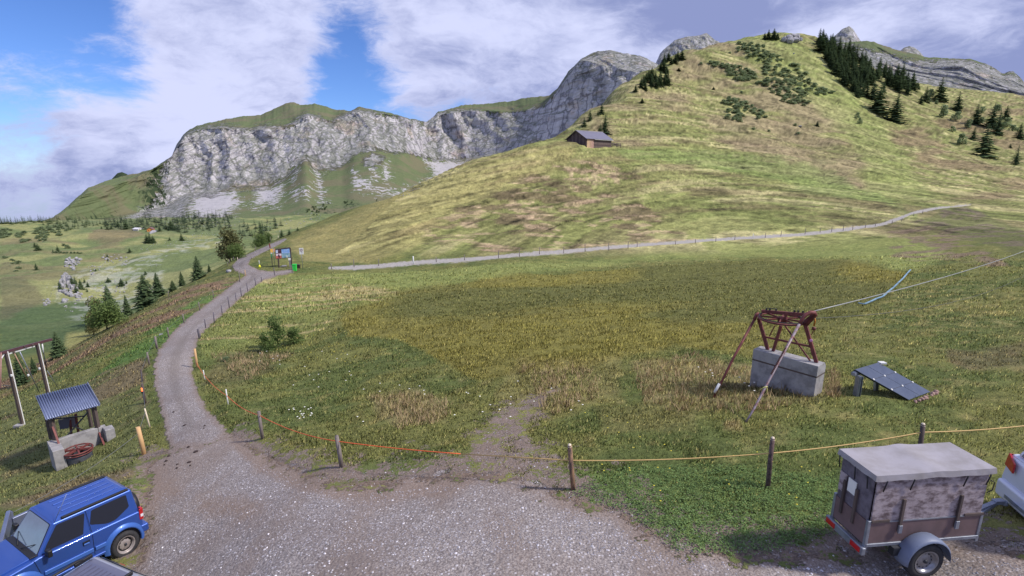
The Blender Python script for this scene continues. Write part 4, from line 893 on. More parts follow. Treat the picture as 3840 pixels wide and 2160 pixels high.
# the wood at the foot of the wall: the largest as trees, the specks as one mass
specks = scatter([(650, 1310), (1000, 1290), (1300, 1290), (1900, 1250), (1960, 1330), (1900, 1400), (1500, 1440), (1200, 1400), (650, 1400)], 210, 40, 15) + [((u_ - 150) * 2.683, (v_ - 340) * 2.683) for u_, v_ in scatter([(890, 850), (960, 835), (1040, 830), (1060, 850), (950, 890), (900, 890)], 34, 41, 6)]
mb = MB(); rs = random.Random(4)
for (x, y) in specks:
    u, v = c1(x, y); p, d = GM(u, v); h = rs.uniform(15, 32) * d / 1920; sub = spruce_mesh(rs.randrange(999), 8, 8, 2, .40)
    mb.add([(p.x + a[0] * h, p.y + a[1] * h, p.z - .5 + a[2] * h) for a in sub.v], sub.f)
tag(mb.build('distant_wood', DSPRUCE), 'band of small dark spruces at the foot of the rock wall', 'wood', kind='stuff')
mb = MB()
for (x, y) in scatter([(300, 1120), (320, 1090), (450, 1045), (640, 1030), (690, 1020), (690, 1045), (560, 1085), (400, 1140)], 40, 42, 14) + scatter([(835, 1020), (880, 1005), (910, 1010), (900, 1025)], 6, 43, 10):
    u, v = 1000 + x / 2.147, 280 + y / 2.147; p, d = GM(u, v); h = rs.uniform(6, 12) * d / 1920; sub = broad_mesh(rs.randrange(999), 60, 5, .12, .8)
    mb.add([(p.x + a[0] * h * 1.5, p.y + a[1] * h * 1.5, p.z - .5 + a[2] * h) for a in sub.v], sub.f)
tag(mb.build('dwarf_pine_thicket', SPRUCE), 'dark strip of dwarf pine on the far green slope', 'thicket', kind='stuff')
# ================================================================ boulders
ROCKM = mat('limestone_boulder', L(168, 166, 170), .9, 0, .9, 2.2, L(104, 104, 106), .06)
def rock_mesh(seed, sub=2):
    bm = bmesh.new(); bmesh.ops.create_icosphere(bm, subdivisions=sub, radius=1); rr = random.Random(seed); pl = [(Vector((rr.gauss(0, 1), rr.gauss(0, 1), rr.gauss(0, 1))).normalized(), rr.uniform(.55, .9)) for _ in range(9)]
    for v in bm.verts:
        for n, d in pl:
            q = v.co.dot(n)
            if q > d: v.co -= n * (q - d)
        v.co *= rr.uniform(.94, 1.06)
    me = bpy.data.meshes.new('boulder'); bm.to_mesh(me); bm.free(); me.materials.append(ROCKM); return me
RK = [rock_mesh(i) for i in range(6)]; RKS = [rock_mesh(20 + i, 1) for i in range(4)]
def rock(u, v, wpx, lb, name='boulder', asp=.8, group=None, cat='boulder'):
    p, d = GM(u, v); w = wpx * 1.2 * d / 1920 / 2; o = bpy.data.objects.new(name, RK[RNG.randrange(6)]); SC.collection.objects.link(o)
    o.location = (p.x, p.y, p.z + w * asp * .35); o.scale = (w, w * RNG.uniform(.7, 1), w * asp); o.rotation_euler = (RNG.uniform(-.3, .3), RNG.uniform(-.3, .3), RNG.uniform(0, 6.28)); tag(o, lb, cat, group); return o
for (x, y) in scatter([(800, 1130), (820, 1000), (870, 940), (960, 930), (1010, 1000), (1050, 1100), (1150, 1180), (1050, 1230), (900, 1180)], 34, 70, 30):
    u, v = c5(x, y); hgt = 1.6 if x < 1010 and y < 1120 else 1.0
    rock(u, v, r.uniform(9, 17), 'pale block in the big limestone outcrop with spruces', 'outcrop_rock', hgt, 'blocks of the limestone outcrop')
for (x, y) in scatter([(880, 830), (900, 750), (940, 680), (1040, 650), (1130, 680), (1100, 720), (1080, 790), (1000, 850)], 20, 71, 28):
    u, v = c5(x, y); rock(u, v, r.uniform(8, 14), 'pale block in the upper rock group of the valley', 'outcrop_rock', 1.0, 'blocks of the upper rock group')
rock(*c5(885, 1275), 30, 'largest rounded boulder below the rock outcrop', asp=.7); rock(*c5(1450, 705), 12, 'bright white boulder beside the slim spruce in the valley', asp=1.0)
for (x, y) in scatter([(540, 1240), (640, 1230), (700, 1290), (600, 1340)], 7, 72, 30): rock(*c5(x, y), r.uniform(7, 12), 'boulder in the small pile left of the largest boulder', asp=.9, group='small pile of boulders')
FIELD = [([(1380, 640), (1739, 640), (1739, 780), (1560, 800), (1400, 740)], 24), ([(1160, 800), (1400, 780), (1330, 900), (1240, 920)], 14), ([(1200, 980), (1739, 960), (1739, 1240), (1200, 1220)], 34), ([(860, 1330), (1060, 1300), (1000, 1420), (880, 1400)], 8), ([(1000, 1220), (1400, 1180), (1300, 1330), (1050, 1300)], 12)]
for fi, (poly, n) in enumerate(FIELD):
    for (x, y) in scatter(poly, n, 80 + fi, 24): rock(*c5(x, y), r.uniform(3, 8), 'pale loose boulder on the valley pasture', asp=.8, group='loose boulders on the valley pasture')
def loose(name, label, polys, cc, sz, seed):
    mb = MB(); rr = random.Random(seed)
    for poly, n in polys:
        for (x, y) in scatter(poly, n, seed, 4):
            u, v = cc(x, y); p, d = GM(u, v); w = rr.uniform(*sz) * d / 1920 / 2; me = RKS[rr.randrange(4)]; a = rr.uniform(0, 6.28); ca, sa = math.cos(a), math.sin(a)
            mb.add([(p.x + (q.co.x * ca - q.co.y * sa) * w, p.y + (q.co.x * sa + q.co.y * ca) * w, p.z + (q.co.z * .8 + .25) * w) for q in me.vertices], [tuple(f.vertices) for f in me.polygons])
    return tag(mb.build(name, ROCKM), label, 'boulders', kind='stuff')
idt = lambda x, y: (x, y)
loose('scattered_stones', 'small pale stones strewn across the valley pasture', [([(150, 1050), (240, 1080), (330, 1000), (430, 980), (470, 1080), (380, 1120), (200, 1130)], 120), ([(440, 1060), (540, 1000), (610, 960), (620, 975), (560, 1020), (470, 1090)], 60), ([(610, 910), (700, 880), (830, 865), (840, 880), (700, 905), (620, 925)], 70), ([(520, 935), (600, 900), (610, 912), (540, 950)], 30)], idt, (1.6, 4.2), 90)
loose('talus_boulders', 'pale blocks fallen to the foot of the rock wall', [([(560, 790), (900, 780), (900, 850), (700, 860), (560, 830)], 190), ([(900, 700), (1060, 720), (1050, 790), (900, 790)], 70), ([(900, 840), (1060, 830), (1080, 800), (1300, 770), (1160, 850), (1000, 880)], 70), ([(1430, 690), (1500, 700), (1600, 690), (1540, 735), (1450, 735)], 60), ([(1450, 590), (1560, 590), (1560, 640), (1460, 640)], 20)], idt, (1.8, 5.5), 91)
tag(rock(858, 1020, 20, 'grey boulder at the left edge of the road junction', asp=.7)); rock(604, 1255, 16, 'pale flat stone beside the roadside fence post', asp=.4)
# rocky knob on the ridge
KN = mat('grey_crag', L(140, 136, 138), .9, 0, .9, .5, L(92, 98, 80), .3)
for i, (x, y, w) in enumerate(((250, 235, 26), (290, 225, 30), (330, 215, 30), (370, 215, 28), (300, 250, 30), (350, 245, 30), (400, 235, 20))):
    o = rock(*c4(x, y), w, 'grey rock of the small crag on the ridge top', 'crag_rock', .8, 'rocks of the ridge-top crag')
tree_px('lowshrub', 'alder_shrub', 'shrub crowning the small crag on the ridge top', *c4(345, 190), c4(0, 165)[1], 1.6, cat='shrub')
rock(*c4(342, 355), 7, 'white stone on the grass below the ridge crag'); rock(*c4(400, 1040), 14, 'pale slab between two shrubs on the heather slope', asp=.5)
# ================================================================ fences
def post(u, vb, vt, label, m=W_GREY, w=.08, group=None, name='fence_post', cap=None, lean=None, hmin=0, n=7, d=None, ut=None):
    p, dd = G(u, vb)
    if d: X, Y, _ = unproj(u, vb, d); p = Vector((X, Y, ground_z(X, Y))); dd = d
    top = on_plane(ut if ut is not None else u, vt, p, (p.x, p.y, 0)); h = max(top.z - p.z, hmin)
    ax = Vector((0, 0, 1)) * h
    if ut is not None: ax = Vector((top.x - p.x, top.y - p.y, 0)) * .6 + ax
    else: ax += Vector((RNG.uniform(-.05, .05), RNG.uniform(-.05, .05), 0)) * h
    mb = MB(); r = w / 2; r = max(r, .0)
    mb.tube([-ax.normalized() * .25, ax * .45 + Vector((RNG.uniform(-.01, .01), RNG.uniform(-.01, .01), 0)), ax], [r, r * 1.0, r * .9], n)
    if cap is None:
        o = mb.build(name, m); o.location = p; tag(o, label, 'post', group); return p, p + ax
    t = thing(name, label, 'post', p, 0, group); mb.build('shaft', m, t)
    c = MB(); c.lathe([(0, .03), (r * .6, .022), (r * .93, -.035)], ax, ax, 8); c.build('cut_top', cap, t); return p, p + ax
PALE = mat('fresh_cut_wood', L(220, 205, 180), .7)
# rope fence in front of the meadow
T = {}
T['A'] = post(740, 1378, 1308, 'stout freshly peeled post where the orange rope begins at the road bend', W_FRESH, .13, ut=730)
T['B'] = post(768, 1424, 1388, 'short white plastic post, nearer the road bend', PLASTIC_W, .05, ut=762)
T['C'] = post(857, 1520, 1460, 'leaning white plastic post in the meadow above the grey wooden post', PLASTIC_W, .05, ut=846)
T['D'] = post(985, 1645, 1543, 'plain grey wooden post at the corner of the yard and the road', W_GREY, .11, ut=969)
T['E'] = post(1281, 1752, 1637, 'cracked grey post with a split pointed top, orange rope tied on', W_GREY, .12, ut=1257, cap=W_GREY)
T['F'] = post(2150, 1836, 1668, 'orange-brown barky post with a pale cut top beside the trail', W_BARK, .11, ut=2123, cap=PALE)
T['Gp'] = post(2880, 1828, 1642, 'dark barky post with pale pointed top in the grass left of the trailer', mat('dark_bark', L(112, 92, 88), .9, 0, 1, 10, L(60, 52, 54), .02), .10, ut=2895, cap=PALE)
T['H'] = post(3438, 1790, 1588, 'dark post with pale top standing behind the covered trailer', W_DARK, .10, ut=3452, cap=PALE)
def sag_line(a, b, s, n=14): return [a.lerp(b, i / n) + Vector((0, 0, -s * 4 * (i / n) * (1 - i / n))) for i in range(n + 1)]
def hp(k, f): a, b = T[k]; return a.lerp(b, f)
ORANGE_R = mat('orange_rope', L(232, 104, 60), .6, 0, .3, 30); TAN_R = mat('pale_rope', L(204, 172, 112), .6, 0, .3, 30)
mid = hp('E', .8).lerp(hp('F', .66), .58); mid.z -= .05
mb = MB(); mb.tube(sag_line(hp('A', .25), hp('B', .5), .05, 6)[:-1] + sag_line(hp('B', .5), hp('C', .6), .12, 8)[:-1] + sag_line(hp('C', .6), hp('D', .86), .14, 8)[:-1] + sag_line(hp('D', .86), hp('E', .84), .14)[:-1] + sag_line(hp('E', .84), mid, .03, 8), .012, 5)
tag(mb.build('electric_rope', ORANGE_R), 'orange electric rope strung from the road bend past the split post', 'rope')
far_r = on_level(3900, 1590, hp('H', .85).z)
mb = MB(); mb.tube([mid, hp('F', .66)] + sag_line(hp('F', .66), hp('Gp', .7), .06)[1:] + sag_line(hp('Gp', .7), hp('H', .85), .05)[1:] + sag_line(hp('H', .85), far_r, .04)[1:], .014, 5)
tag(mb.build('electric_rope', TAN_R), 'pale yellow electric rope running right to the trailer', 'rope')
# left fence down the bank
LP = [(540, 1702, 1603, 514, 'stout peeled yellowish post nearest the blue car', W_FRESH, .15), (562, 1603, 1533, 538, 'thin pale post with white tip behind the stout peeled one', PALE, .06), (545, 1512, 1440, 533, 'dark post carrying an orange warning lamp', W_DARK, .11), (535, 1430, 1386, 529, 'dark short post just beyond the lamp post', W_DARK, .09), (560, 1367, 1321, 551, 'pale grey post left of the road, below the double posts', W_GREY, .09), (590, 1308, 1262, 581, 'pair of grey posts leaning together left of the road', W_GREY, .14),
      (633, 1265, 1228, 628, 'grey post beside the pale flat stone', W_GREY, .10), (691, 1212, 1177, 684, 'grey post left of the road, second above the flat stone', W_GREY, .09), (750, 1164, 1132, 743, 'grey post left of the road, third above the flat stone', W_GREY, .09), (801, 1117, 1087, 798, 'grey post left of the road, fourth above the flat stone', W_GREY, .09), (899, 1056, 1022, 897, 'grey post on the tip of grass inside the road fork', W_GREY, .10), (632, 1113, 1092, 632, 'thin grey post low on the bank among the spruces', W_GREY, .08), (436, 1193, 1166, 436, 'thin grey post in front of the dark tree clump', W_GREY, .08)]
lp = []
for (u, b, t_, ut, lb, m_, w) in LP: lp.append(post(u, b, t_, lb, m_, w, ut=ut))
lamp_p = on_plane(534, 1460, lp[2][0], (lp[2][0].x, lp[2][0].y, 0))
m_lamp = bpy.data.materials.new('amber_lamp'); m_lamp.use_nodes = True; bb = m_lamp.node_tree.nodes['Principled BSDF']; bb.inputs['Base Color'].default_value = (.9, .12, .02, 1); bb.inputs['Emission Color'].default_value = (1, .16, .04, 1); bb.inputs['Emission Strength'].default_value = 2.0
t = thing('warning_lamp', 'glowing orange warning lamp fixed to the dark post by the road', 'lamp', lamp_p); mb = MB(); mb.lathe([(0, -.09), (.05, -.08), (.05, .06), (.03, .09), (0, .1)], (0, 0, 0), (0, 0, 1), 12); mb.build('lens', m_lamp, t); mb = MB(); mb.box((0, 0, -.14), (.1, .08, .1)); mb.build('housing', BLACK, t)
WIRE = mat('fence_wire', L(120, 122, 124), .5, .4)
mb = MB()
pts = [lp[i][0].lerp(lp[i][1], .85) for i in (0, 1, 2, 3, 4, 5, 6, 7, 8, 9)]
mb.tube(pts, .008, 4); tag(mb.build('fence_wire', WIRE), 'thin wire along the posts left of the road', 'wire')
a0 = lp[0][0].lerp(lp[0][1], .8); c0 = on_level(42, 1925, a0.z - .2)
mb = MB(); mb.tube(sag_line(a0, c0, .15), .009, 4); tag(mb.build('fence_wire', WIRE), 'thin wire from the stout peeled post down to the guard rail', 'wire')
rt = [(749, 1270, 1233, .14, 'sturdy darker post at the inner road bend'), (771, 1229, 1196, .08, ''), (804, 1212, 1170, .08, ''), (834, 1180, 1145, .08, ''), (860, 1153, 1112, .09, ''), (886, 1125, 1097, .08, ''), (906, 1112, 1078, .09, ''), (929, 1092, 1061, .08, ''), (959, 1071, 1043, .09, ''), (982, 1056, 1037, .09, ''), (1030, 1032, 1003, .10, 'blue-grey post at the mouth of the side path below the signboard'), (1096, 1022, 995, .10, 'grey post leaning against the green bin')]
rp = []
for i, (u, b, t_, w, lb) in enumerate(rt): rp.append(post(u, b, t_, lb or f'{ORD[i]} grey post up the right edge of the road from the inner bend', mat('post_grey_%d' % i, L(104, 98, 108) if i else L(96, 92, 100), .85, 0, .6, 8), w, group='fence posts right of the road'))
mb = MB(); mb.tube([a.lerp(b, .8) for a, b in rp], .008, 4); tag(mb.build('fence_wire', WIRE), 'thin wire along the posts right of the road', 'wire')
bt = [(855, 998, 983), (862, 989, 973), (877, 977, 963), (891, 976, 965), (907, 967, 956), (943, 971, 957), (959, 941, 925), (1016, 911, 888), (1044, 895, 884)]
lbs = ['post touching the grey boulder at the junction', 'taller post just above the boulder at the junction', 'post in front of the big grey-green tree, left of two', 'short white-tipped post in front of the big tree', 'post right of the big grey-green tree', 'thin post on the right verge above the junction', 'pale stout post between the two tree groups beyond the road', 'tall thin post above the maroon sign', 'yellowish post by the spruces at the road end']
for (u, b, t_), lb in zip(bt, lbs): post(u, b, t_, lb, PALE if 'yellowish' in lb or 'white' in lb else W_GREY, .10)
post(921, 1034, 1012, 'fresh peeled post leaning inside the road fork', W_FRESH, .10, ut=918)
pt = [(1244, 1009, 987, 0), (1328, 1002, 972, 0), (1420, 997, 972, 0), (1551, 990, 961, 1), (1636, 983, 963, 0), (1742, 976, 955, 0), (1869, 968, 939, 0), (1948, 962, 932, 0), (2023, 953, 927, 0), (2114, 949, 925, 0), (2194, 944, 913, 0), (2283, 939, 912, 0), (2355, 932, 905, 0)]
pt += [(2400 + x / 1.789, 701 + y / 1.789, 701 + y / 1.789 - hh, w) for x, y, hh, w in ((-20, 405, 20, 0), (237, 387, 16, 0), (371, 379, 17, 0), (508, 369, 20, 0), (636, 357, 19, 0), (757, 344, 17, 1), (840, 342, 18, 0), (944, 332, 22, 0), (1107, 317, 22, 0), (1208, 306, 17, 0), (1285, 300, 15, 0), (1362, 293, 20, 0), (1426, 289, 19, 0), (1510, 276, 17, 0), (1578, 264, 12, 0), (1690, 246, 12, 0), (1755, 232, 13, 0), (1835, 196, 11, 0), (1895, 179, 11, 0), (1990, 152, 9, 1))]
for i, (u, b, t_, w) in enumerate(pt):
    post(u, b, t_, {3: 'broad white marker post near the left start of the footpath', 18: 'white-painted post halfway along the footpath', 32: 'small white post where the footpath ends on the right rise'}.get(i, f'{ORD[i]} thin post from the signs along the footpath fence'), PLASTIC_W if w else W_GREY, .22 if i == 3 else .12, group='footpath fence posts')

# ================================================================ ski-lift return station on its block
e1 = Vector((-.63, .78, 0)).normalized(); e2 = Vector((e1.y, -e1.x, 0))      # along the block (away), across it (right)
K0 = Vector((9.56, 15.03, 0)); gz = ground_z(9.7, 15.3); top_z = .62
st = thing('concrete_block', 'long grey concrete foundation block with a rough pour line', 'foundation', (K0.x, K0.y, top_z))
def W(a, b, z): return e1 * a + e2 * b + Vector((0, 0, z))
def slab(z0, z1, gr=0, ch=0.0):
    mb = MB(); q = [(-gr, -gr), (2.05 + gr, -gr), (2.05 + gr, .64 + gr), (-gr, .64 + gr)]
    if ch: 
        lo = [W(a, b, z0) for a, b in q]; md = [W(a, b, z1 - ch) for a, b in q]; hi = [W(-gr, -gr, z1), W(2.05, -gr, z1), W(2.05, .52, z1), W(-gr, .52, z1)]
        mb.add(lo + md + hi, [(0, 1, 5, 4), (1, 2, 6, 5), (2, 3, 7, 6), (3, 0, 4, 7), (4, 5, 9, 8), (5, 6, 10, 9), (6, 7, 11, 10), (7, 4, 8, 11), (8, 9, 10, 11), (3, 2, 1, 0)])
    else: mb.prism([W(a, b, z0) for a, b in q], (0, 0, z1 - z0))
    return mb
slab(-1.7, -.36, 0).build('lower_pour', CONC, st, .012); slab(-.352, 0, .006, .13).build('upper_pour', CONC, st, .012)
slab(-.40, -.35, .003).build('pour_joint', W_DARK, st)
bs = thing('bullwheel_station', 'red-brown steel ski-lift return wheel on an A-frame over concrete', 'ski lift', (K0.x, K0.y, top_z))
PL0 = K0 + e2 * .30
def PP(u, v, off=0): return on_plane(u, v, PL0 + e2 * off, e2) - Vector((K0.x, K0.y, top_z))
def member(name, a, b, w, h, m=RUST):
    mb = MB(); mb.bar(a, b, w, h, up=e2); return mb.build(name, m, bs, .006)
for (ut, vt, ub, vb, w) in ((2845, 1194, 2878, 1322, .11), (2929, 1222, 2898, 1325, .09), (3018, 1212, 3061, 1364, .11)):
    b = PP(ub, vb); b.z = 0; member('leg', PP(ut, vt), b, w, .07)
b = PP(3038, 1358); b.z = 0; member('brace', PP(2945, 1223, .05), b, .05, .03, RUST); member('crossbar', PP(2871, 1264), PP(3037, 1299), .06, .05); member('brace', PP(2905, 1222, .1), PP(2886, 1260, .1), .035, .03)
cbeam = (PP(2857, 1167), PP(3028, 1181)); member('top_beam', cbeam[0], cbeam[1], .10, .09); member('hub_post', PP(2946, 1172), PP(2948, 1212), .07, .07)
for f in (.1, .18, .32, .72, .8, .9):
    p = cbeam[0].lerp(cbeam[1], f); mb = MB(); mb.box(p + Vector((0, 0, .085)), (.04, .04, .08)); mb.build('clamp_bolt', DARKM, bs)
mb = MB(); mb.tube([cbeam[0].lerp(cbeam[1], .12) + Vector((0, 0, .12)), cbeam[0].lerp(cbeam[1], .34) + Vector((0, 0, .12))], .012, 6); mb.build('adjuster_rod', DARKM, bs)
wc = (PP(2851, 1198) + PP(3013, 1212)) / 2; wr = (PP(2851, 1198) - PP(3013, 1212)).length / 2; wc.z = PP(2930, 1196).z
ring = [wc + Vector((math.cos(a) * wr, math.sin(a) * wr, 0)) for a in [2 * math.pi * i / 40 for i in range(40)]]
wh = MB(); wh.tube(ring, .036, 8, closed=True); wo = wh.build('bullwheel', RUST, bs)
wh = MB(); wh.tube([wc + (p - wc) * .97 + Vector((0, 0, .05)) for p in ring], .016, 6, closed=True); wh.build('groove_rim', DARKM, wo)
for i in range(8):
    a = 2 * math.pi * i / 8 + .2; mb = MB(); mb.bar(wc + Vector((math.cos(a) * .09, math.sin(a) * .09, .02)), wc + Vector((math.cos(a) * wr, math.sin(a) * wr, 0)), .035, .05); mb.build('spoke', RUST, wo)
mb = MB(); mb.lathe([(0, .09), (.09, .08), (.11, 0), (.11, -.1), (0, -.11)], wc, (0, 0, 1), 14); mb.build('hub', RUST, wo)
# curved arms carrying the guy poles
armL = [PP(2845, 1205), PP(2848, 1182, -.05), PP(2843, 1176, -.1), PP(2836, 1180, -.15), PP(2829, 1198, -.2)]
def arc(name, pts, r, m=RUST): mb = MB(); mb.tube(pts, r, 8); return mb.build(name, m, bs)
arc('curved_arm', armL, .055)
endL, _ = G(2668, 1494); endL -= Vector((K0.x, K0.y, top_z)); arc('guy_pole', [armL[-1], armL[-1].lerp(endL, .5), endL + Vector((0, 0, -.15))], [.045, .042, .036])
wb = armL[-1].lerp(endL, .82); mb = MB(); mb.tube([wb, armL[-1].lerp(endL, .93)], .046, 8); mb.build('white_sleeve', PLASTIC_W, bs)
armR = [PP(3024, 1216, -.02), PP(3058, 1180, -.05), PP(3053, 1173, -.1), PP(3040, 1172, -.2), PP(3022, 1180, -.32), PP(3008, 1196, -.42), PP(2998, 1215, -.5)]
arc('curved_arm', armR, [.07, .07, .07, .065, .06, .055, .05])
mb = MB(); mb.prism([PP(3004, 1218), PP(3026, 1224), PP(3030, 1212), PP(3055, 1186), PP(3058, 1176), PP(3040, 1180), PP(3020, 1196)], e2 * .03); mb.build('gusset_plate', RUST, bs)
endR, _ = G(2797, 1584); endR -= Vector((K0.x, K0.y, top_z))
q = [armR[-1].lerp(endR, f) for f in (0, .3, .6, .85, 1)]; q[3] += Vector((0, 0, -.06)); q[2] += Vector((0, 0, -.02))
arc('guy_pole', q, [.045, .042, .04, .034, .026], mat('worn_pole', L(140, 132, 140), .5, .2, .9, 5, L(112, 64, 62)))
mb = MB()
for i in range(20):
    p = armR[-1].lerp(endR, .27 + .012 * i * 1.15) + Vector((-.035, -.02, .02)); mb.lathe([(.02, -.02), (.034, 0), (.02, .02)], p, (endR - armR[-1]), 6)
mb.build('chain', mat('rusty_chain', L(72, 44, 44), .8), bs)
k = armR[-1].lerp(endR, .66); mb = MB(); mb.tube([k + Vector((.03, 0, 0)), k + Vector((.07, 0, -.1)), k + Vector((.06, 0, -.22))], .014, 5); mb.tube([k + Vector((.05, -.03, .02)), k + Vector((-.05, -.03, 0)), k + Vector((-.15, 0, -.1))], .013, 5); mb.build('yellow_cord', mat('yellow_cord', L(206, 204, 120), .6), bs)
ch = [PP(3054, 1186, -.05), PP(3056, 1206, -.05), PP(3052, 1222, -.05)]
arc('hoist_chain', ch, .03, mat('yellow_chain', L(206, 136, 40), .5, 0, .8, 20, L(60, 40, 40)))
mb = MB(); mb.lathe([(0, .06), (.055, .04), (.06, 0), (.05, -.05), (0, -.06)], PP(3052, 1232, -.05), (0, 0, 1), 10); mb.build('hook_block', RUST, bs); arc('hook_rod', [PP(3051, 1236, -.05), PP(3043, 1256, -.02)], .014)
mb = MB(); mb.lathe([(0, .012), (.05, .012), (.05, 0)], PP(3042, 1277, -.06), -e2, 12); mb.build('pink_tag', mat('pink_sticker', L(226, 150, 196), .5), bs)
cabs = [(PP(3044, 1172, -.2) + st.location, (3900, 920), 60), (PP(3060, 1193, -.05) + st.location, (3270, 1147), 33)]
c_end = Vector(unproj(3900, 918, 42.0)); mb = MB(); mb.tube(sag_line(PP(3040, 1170, -.2) + st.location, c_end, .25, 16), .02, 6); tag(mb.build('lift_cable', mat('steel_cable', L(150, 152, 150), .5, .3)), 'pale steel haul cable rising from the return wheel to the right', 'cable')
c_end = Vector(unproj(3900, 1000, 42.0)); mb = MB(); mb.tube(sag_line(PP(3052, 1194, -.1) + st.location, c_end, .9, 16), .012, 5); tag(mb.build('lift_cable', mat('thin_cable', L(92, 94, 84), .6, .2)), 'thinner dark lower cable leaving the return wheel', 'cable')
# ---------------------------------------------------------------- tilted glass panel on posts
B_, _ = G(3407, 1504); R_, _ = G(3508, 1468); across = (R_ - B_); across.z *= .6
pb, _ = G(3212, 1484); L_ = on_plane(3204, 1386, pb, (pb.x, pb.y, 0))
org = B_ + Vector((0, 0, .03)); sl = L_ - org; across = across.normalized() * 1.42
sp_ = thing('solar_panel', 'dark tilted glass panel on grey steel posts beside the block', 'solar panel', org)
nrm = sl.cross(across).normalized(); nrm = nrm if nrm.z > 0 else -nrm
PG = mat('grey_glass_cell', L(84, 90, 104), .22, .1, .5, 3, L(66, 72, 88), spec=.7)
mb = MB(); mb.prism([Vector(), across, across + sl, sl], -nrm * .045); mb.build('frame', DARKM, sp_)
for i in range(3):
    for j in range(2):
        a0, a1 = i / 3 + .004, (i + 1) / 3 - .004; b0, b1 = j / 2 + .006, (j + 1) / 2 - .006
        mb = MB(); mb.prism([sl * a + across * b + nrm * .003 for a, b in ((a0, b0), (a1, b0), (a1, b1), (a0, b1))], nrm * .012); mb.build('glass_pane', PG, sp_)
for i in (1, 2):
    for j in (0.0, .5, 1.0): mb = MB(); mb.lathe([(0, .012), (.03, .012), (.035, 0)], sl * i / 3 + across * (j * .94 + .03) + nrm * .018, nrm, 8); mb.build('clamp', PLASTIC_W, sp_)
pbase = pb - org
mb = MB(); mb.box(((pbase.x), (pbase.y), (pbase.z + sl.z - .2) / 2 - .1), (.05, .14, sl.z - pbase.z + .05)); mb.box((pbase.x - .06, pbase.y, (pbase.z + sl.z - .2) / 2 - .1), (.012, .18, sl.z - pbase.z + .05)); mb.box((pbase.x + .06, pbase.y, (pbase.z + sl.z - .2) / 2 - .1), (.012, .18, sl.z - pbase.z + .05)); mb.build('support_post', STEEL, sp_)
mb = MB(); mb.bar(sl * .93 - nrm * .12 - across * .08, sl * .93 - nrm * .12 + across * 1.06, .12, .1); mb.build('support_beam', STEEL, sp_)
p2 = across * .95 + sl * .93; g2 = ground_z(org.x + p2.x, org.y + p2.y) - org.z; mb = MB(); mb.bar(p2 - nrm * .12, (p2.x, p2.y, g2 - .2), .12, .1); mb.build('support_post', STEEL, sp_)
mb = MB(); mb.box(sl * .95 + across * 1.06 + Vector((0, 0, .03)), (.2, .16, .05)); mb.build('end_plate', PLASTIC_W, sp_)
RED_STONE = mat('reddish_stone', L(168, 138, 128), .9, 0, .7, 5, L(120, 96, 90))
for i in range(9):
    f = i / 8; p = org + across * (f * 1.15) + Vector((RNG.uniform(-.05, .05) + .1, -.1 + RNG.uniform(-.06, .06), 0)); o = bpy.data.objects.new('edge_stone', RK[i % 6].copy()); o.data.materials.clear(); o.data.materials.append(RED_STONE); SC.collection.objects.link(o); s_ = RNG.uniform(.05, .09); o.scale = (s_, s_ * 1.2, s_ * .8); o.location = (p.x, p.y, ground_z(p.x, p.y) + .03); o.rotation_euler = (0, 0, i)
    tag(o, 'small reddish stone along the lower edge of the tilted panel', 'stone', 'stones along the panel edge')
# ---------------------------------------------------------------- pale blue hose lying in the grass
BL = mat('pale_blue_plastic', L(134, 166, 186), .6, 0, .7, 1.5, L(96, 124, 140)); hs = [(3218, 1143), (3240, 1147), (3262, 1138), (3285, 1127), (3310, 1118), (3332, 1098), (3350, 1084), (3368, 1066), (3385, 1050), (3400, 1032), (3414, 1016)]
hp_ = [G(u, v)[0] + Vector((0, 0, .14)) for u, v in hs]; t = thing('blue_trough', 'pale blue plastic trough strips laid in a curve through the meadow', 'trough', hp_[0])
for i in range(len(hp_) - 1):
    a, b = hp_[i] - hp_[0], hp_[i + 1] - hp_[0]; mb = MB(); mb.bar(a.lerp(b, .02), a.lerp(b, .98), .11, .06); mb.build('strip', BL, t)

# ================================================================ barn
Kb = G(2198, 551)[0]; dirb = math.radians(40); f1 = Vector((math.cos(dirb), math.sin(dirb), 0)); f2 = Vector((-math.sin(dirb), math.cos(dirb), 0))
bl, bw, eh, rh = 14.0, 9.6, 3.35, 6.1
bn = thing('wooden_barn', 'weathered wooden barn with grey pitched roof on the hill spur', 'barn', (Kb.x, Kb.y, Kb.z - .3))
def Bp(a, b, z): return f1 * a + f2 * b + Vector((0, 0, z))
BW = mat('barn_boards', L(112, 96, 92), .85, 0, .7, 1.2, L(74, 64, 66), .02, stretch=(1, 1, .3)); BWD = mat('barn_boards_dark', L(88, 72, 74), .85, 0, .6, 1.2, L(60, 50, 54), .02)
mb = MB(); mb.add([Bp(0, 0, -2), Bp(0, bw, -2), Bp(0, bw, eh), Bp(0, bw / 2, rh), Bp(0, 0, eh), Bp(bl, 0, -2), Bp(bl, bw, -2), Bp(bl, bw, eh), Bp(bl, bw / 2, rh), Bp(bl, 0, eh)], [(0, 1, 2, 3, 4), (9, 8, 7, 6, 5), (0, 4, 9, 5), (1, 6, 7, 2), (0, 5, 6, 1), (4, 3, 8, 9), (3, 2, 7, 8)]); mb.build('wall', BWD, bn)
for i in range(10):                                            # long side: boards either side of the pale door
    z0 = -.6 + i * .385
    for a0, a1 in ((4.2, bl - .05),): mb = MB(); mb.add([], []); mb.prism([Bp(a0, -.05, z0), Bp(a1, -.05, z0), Bp(a1, -.07, z0 + .36), Bp(a0, -.07, z0 + .36)], f2 * .04); mb.build('board', (BW, BWD)[(i * 7) % 3 == 1], bn)
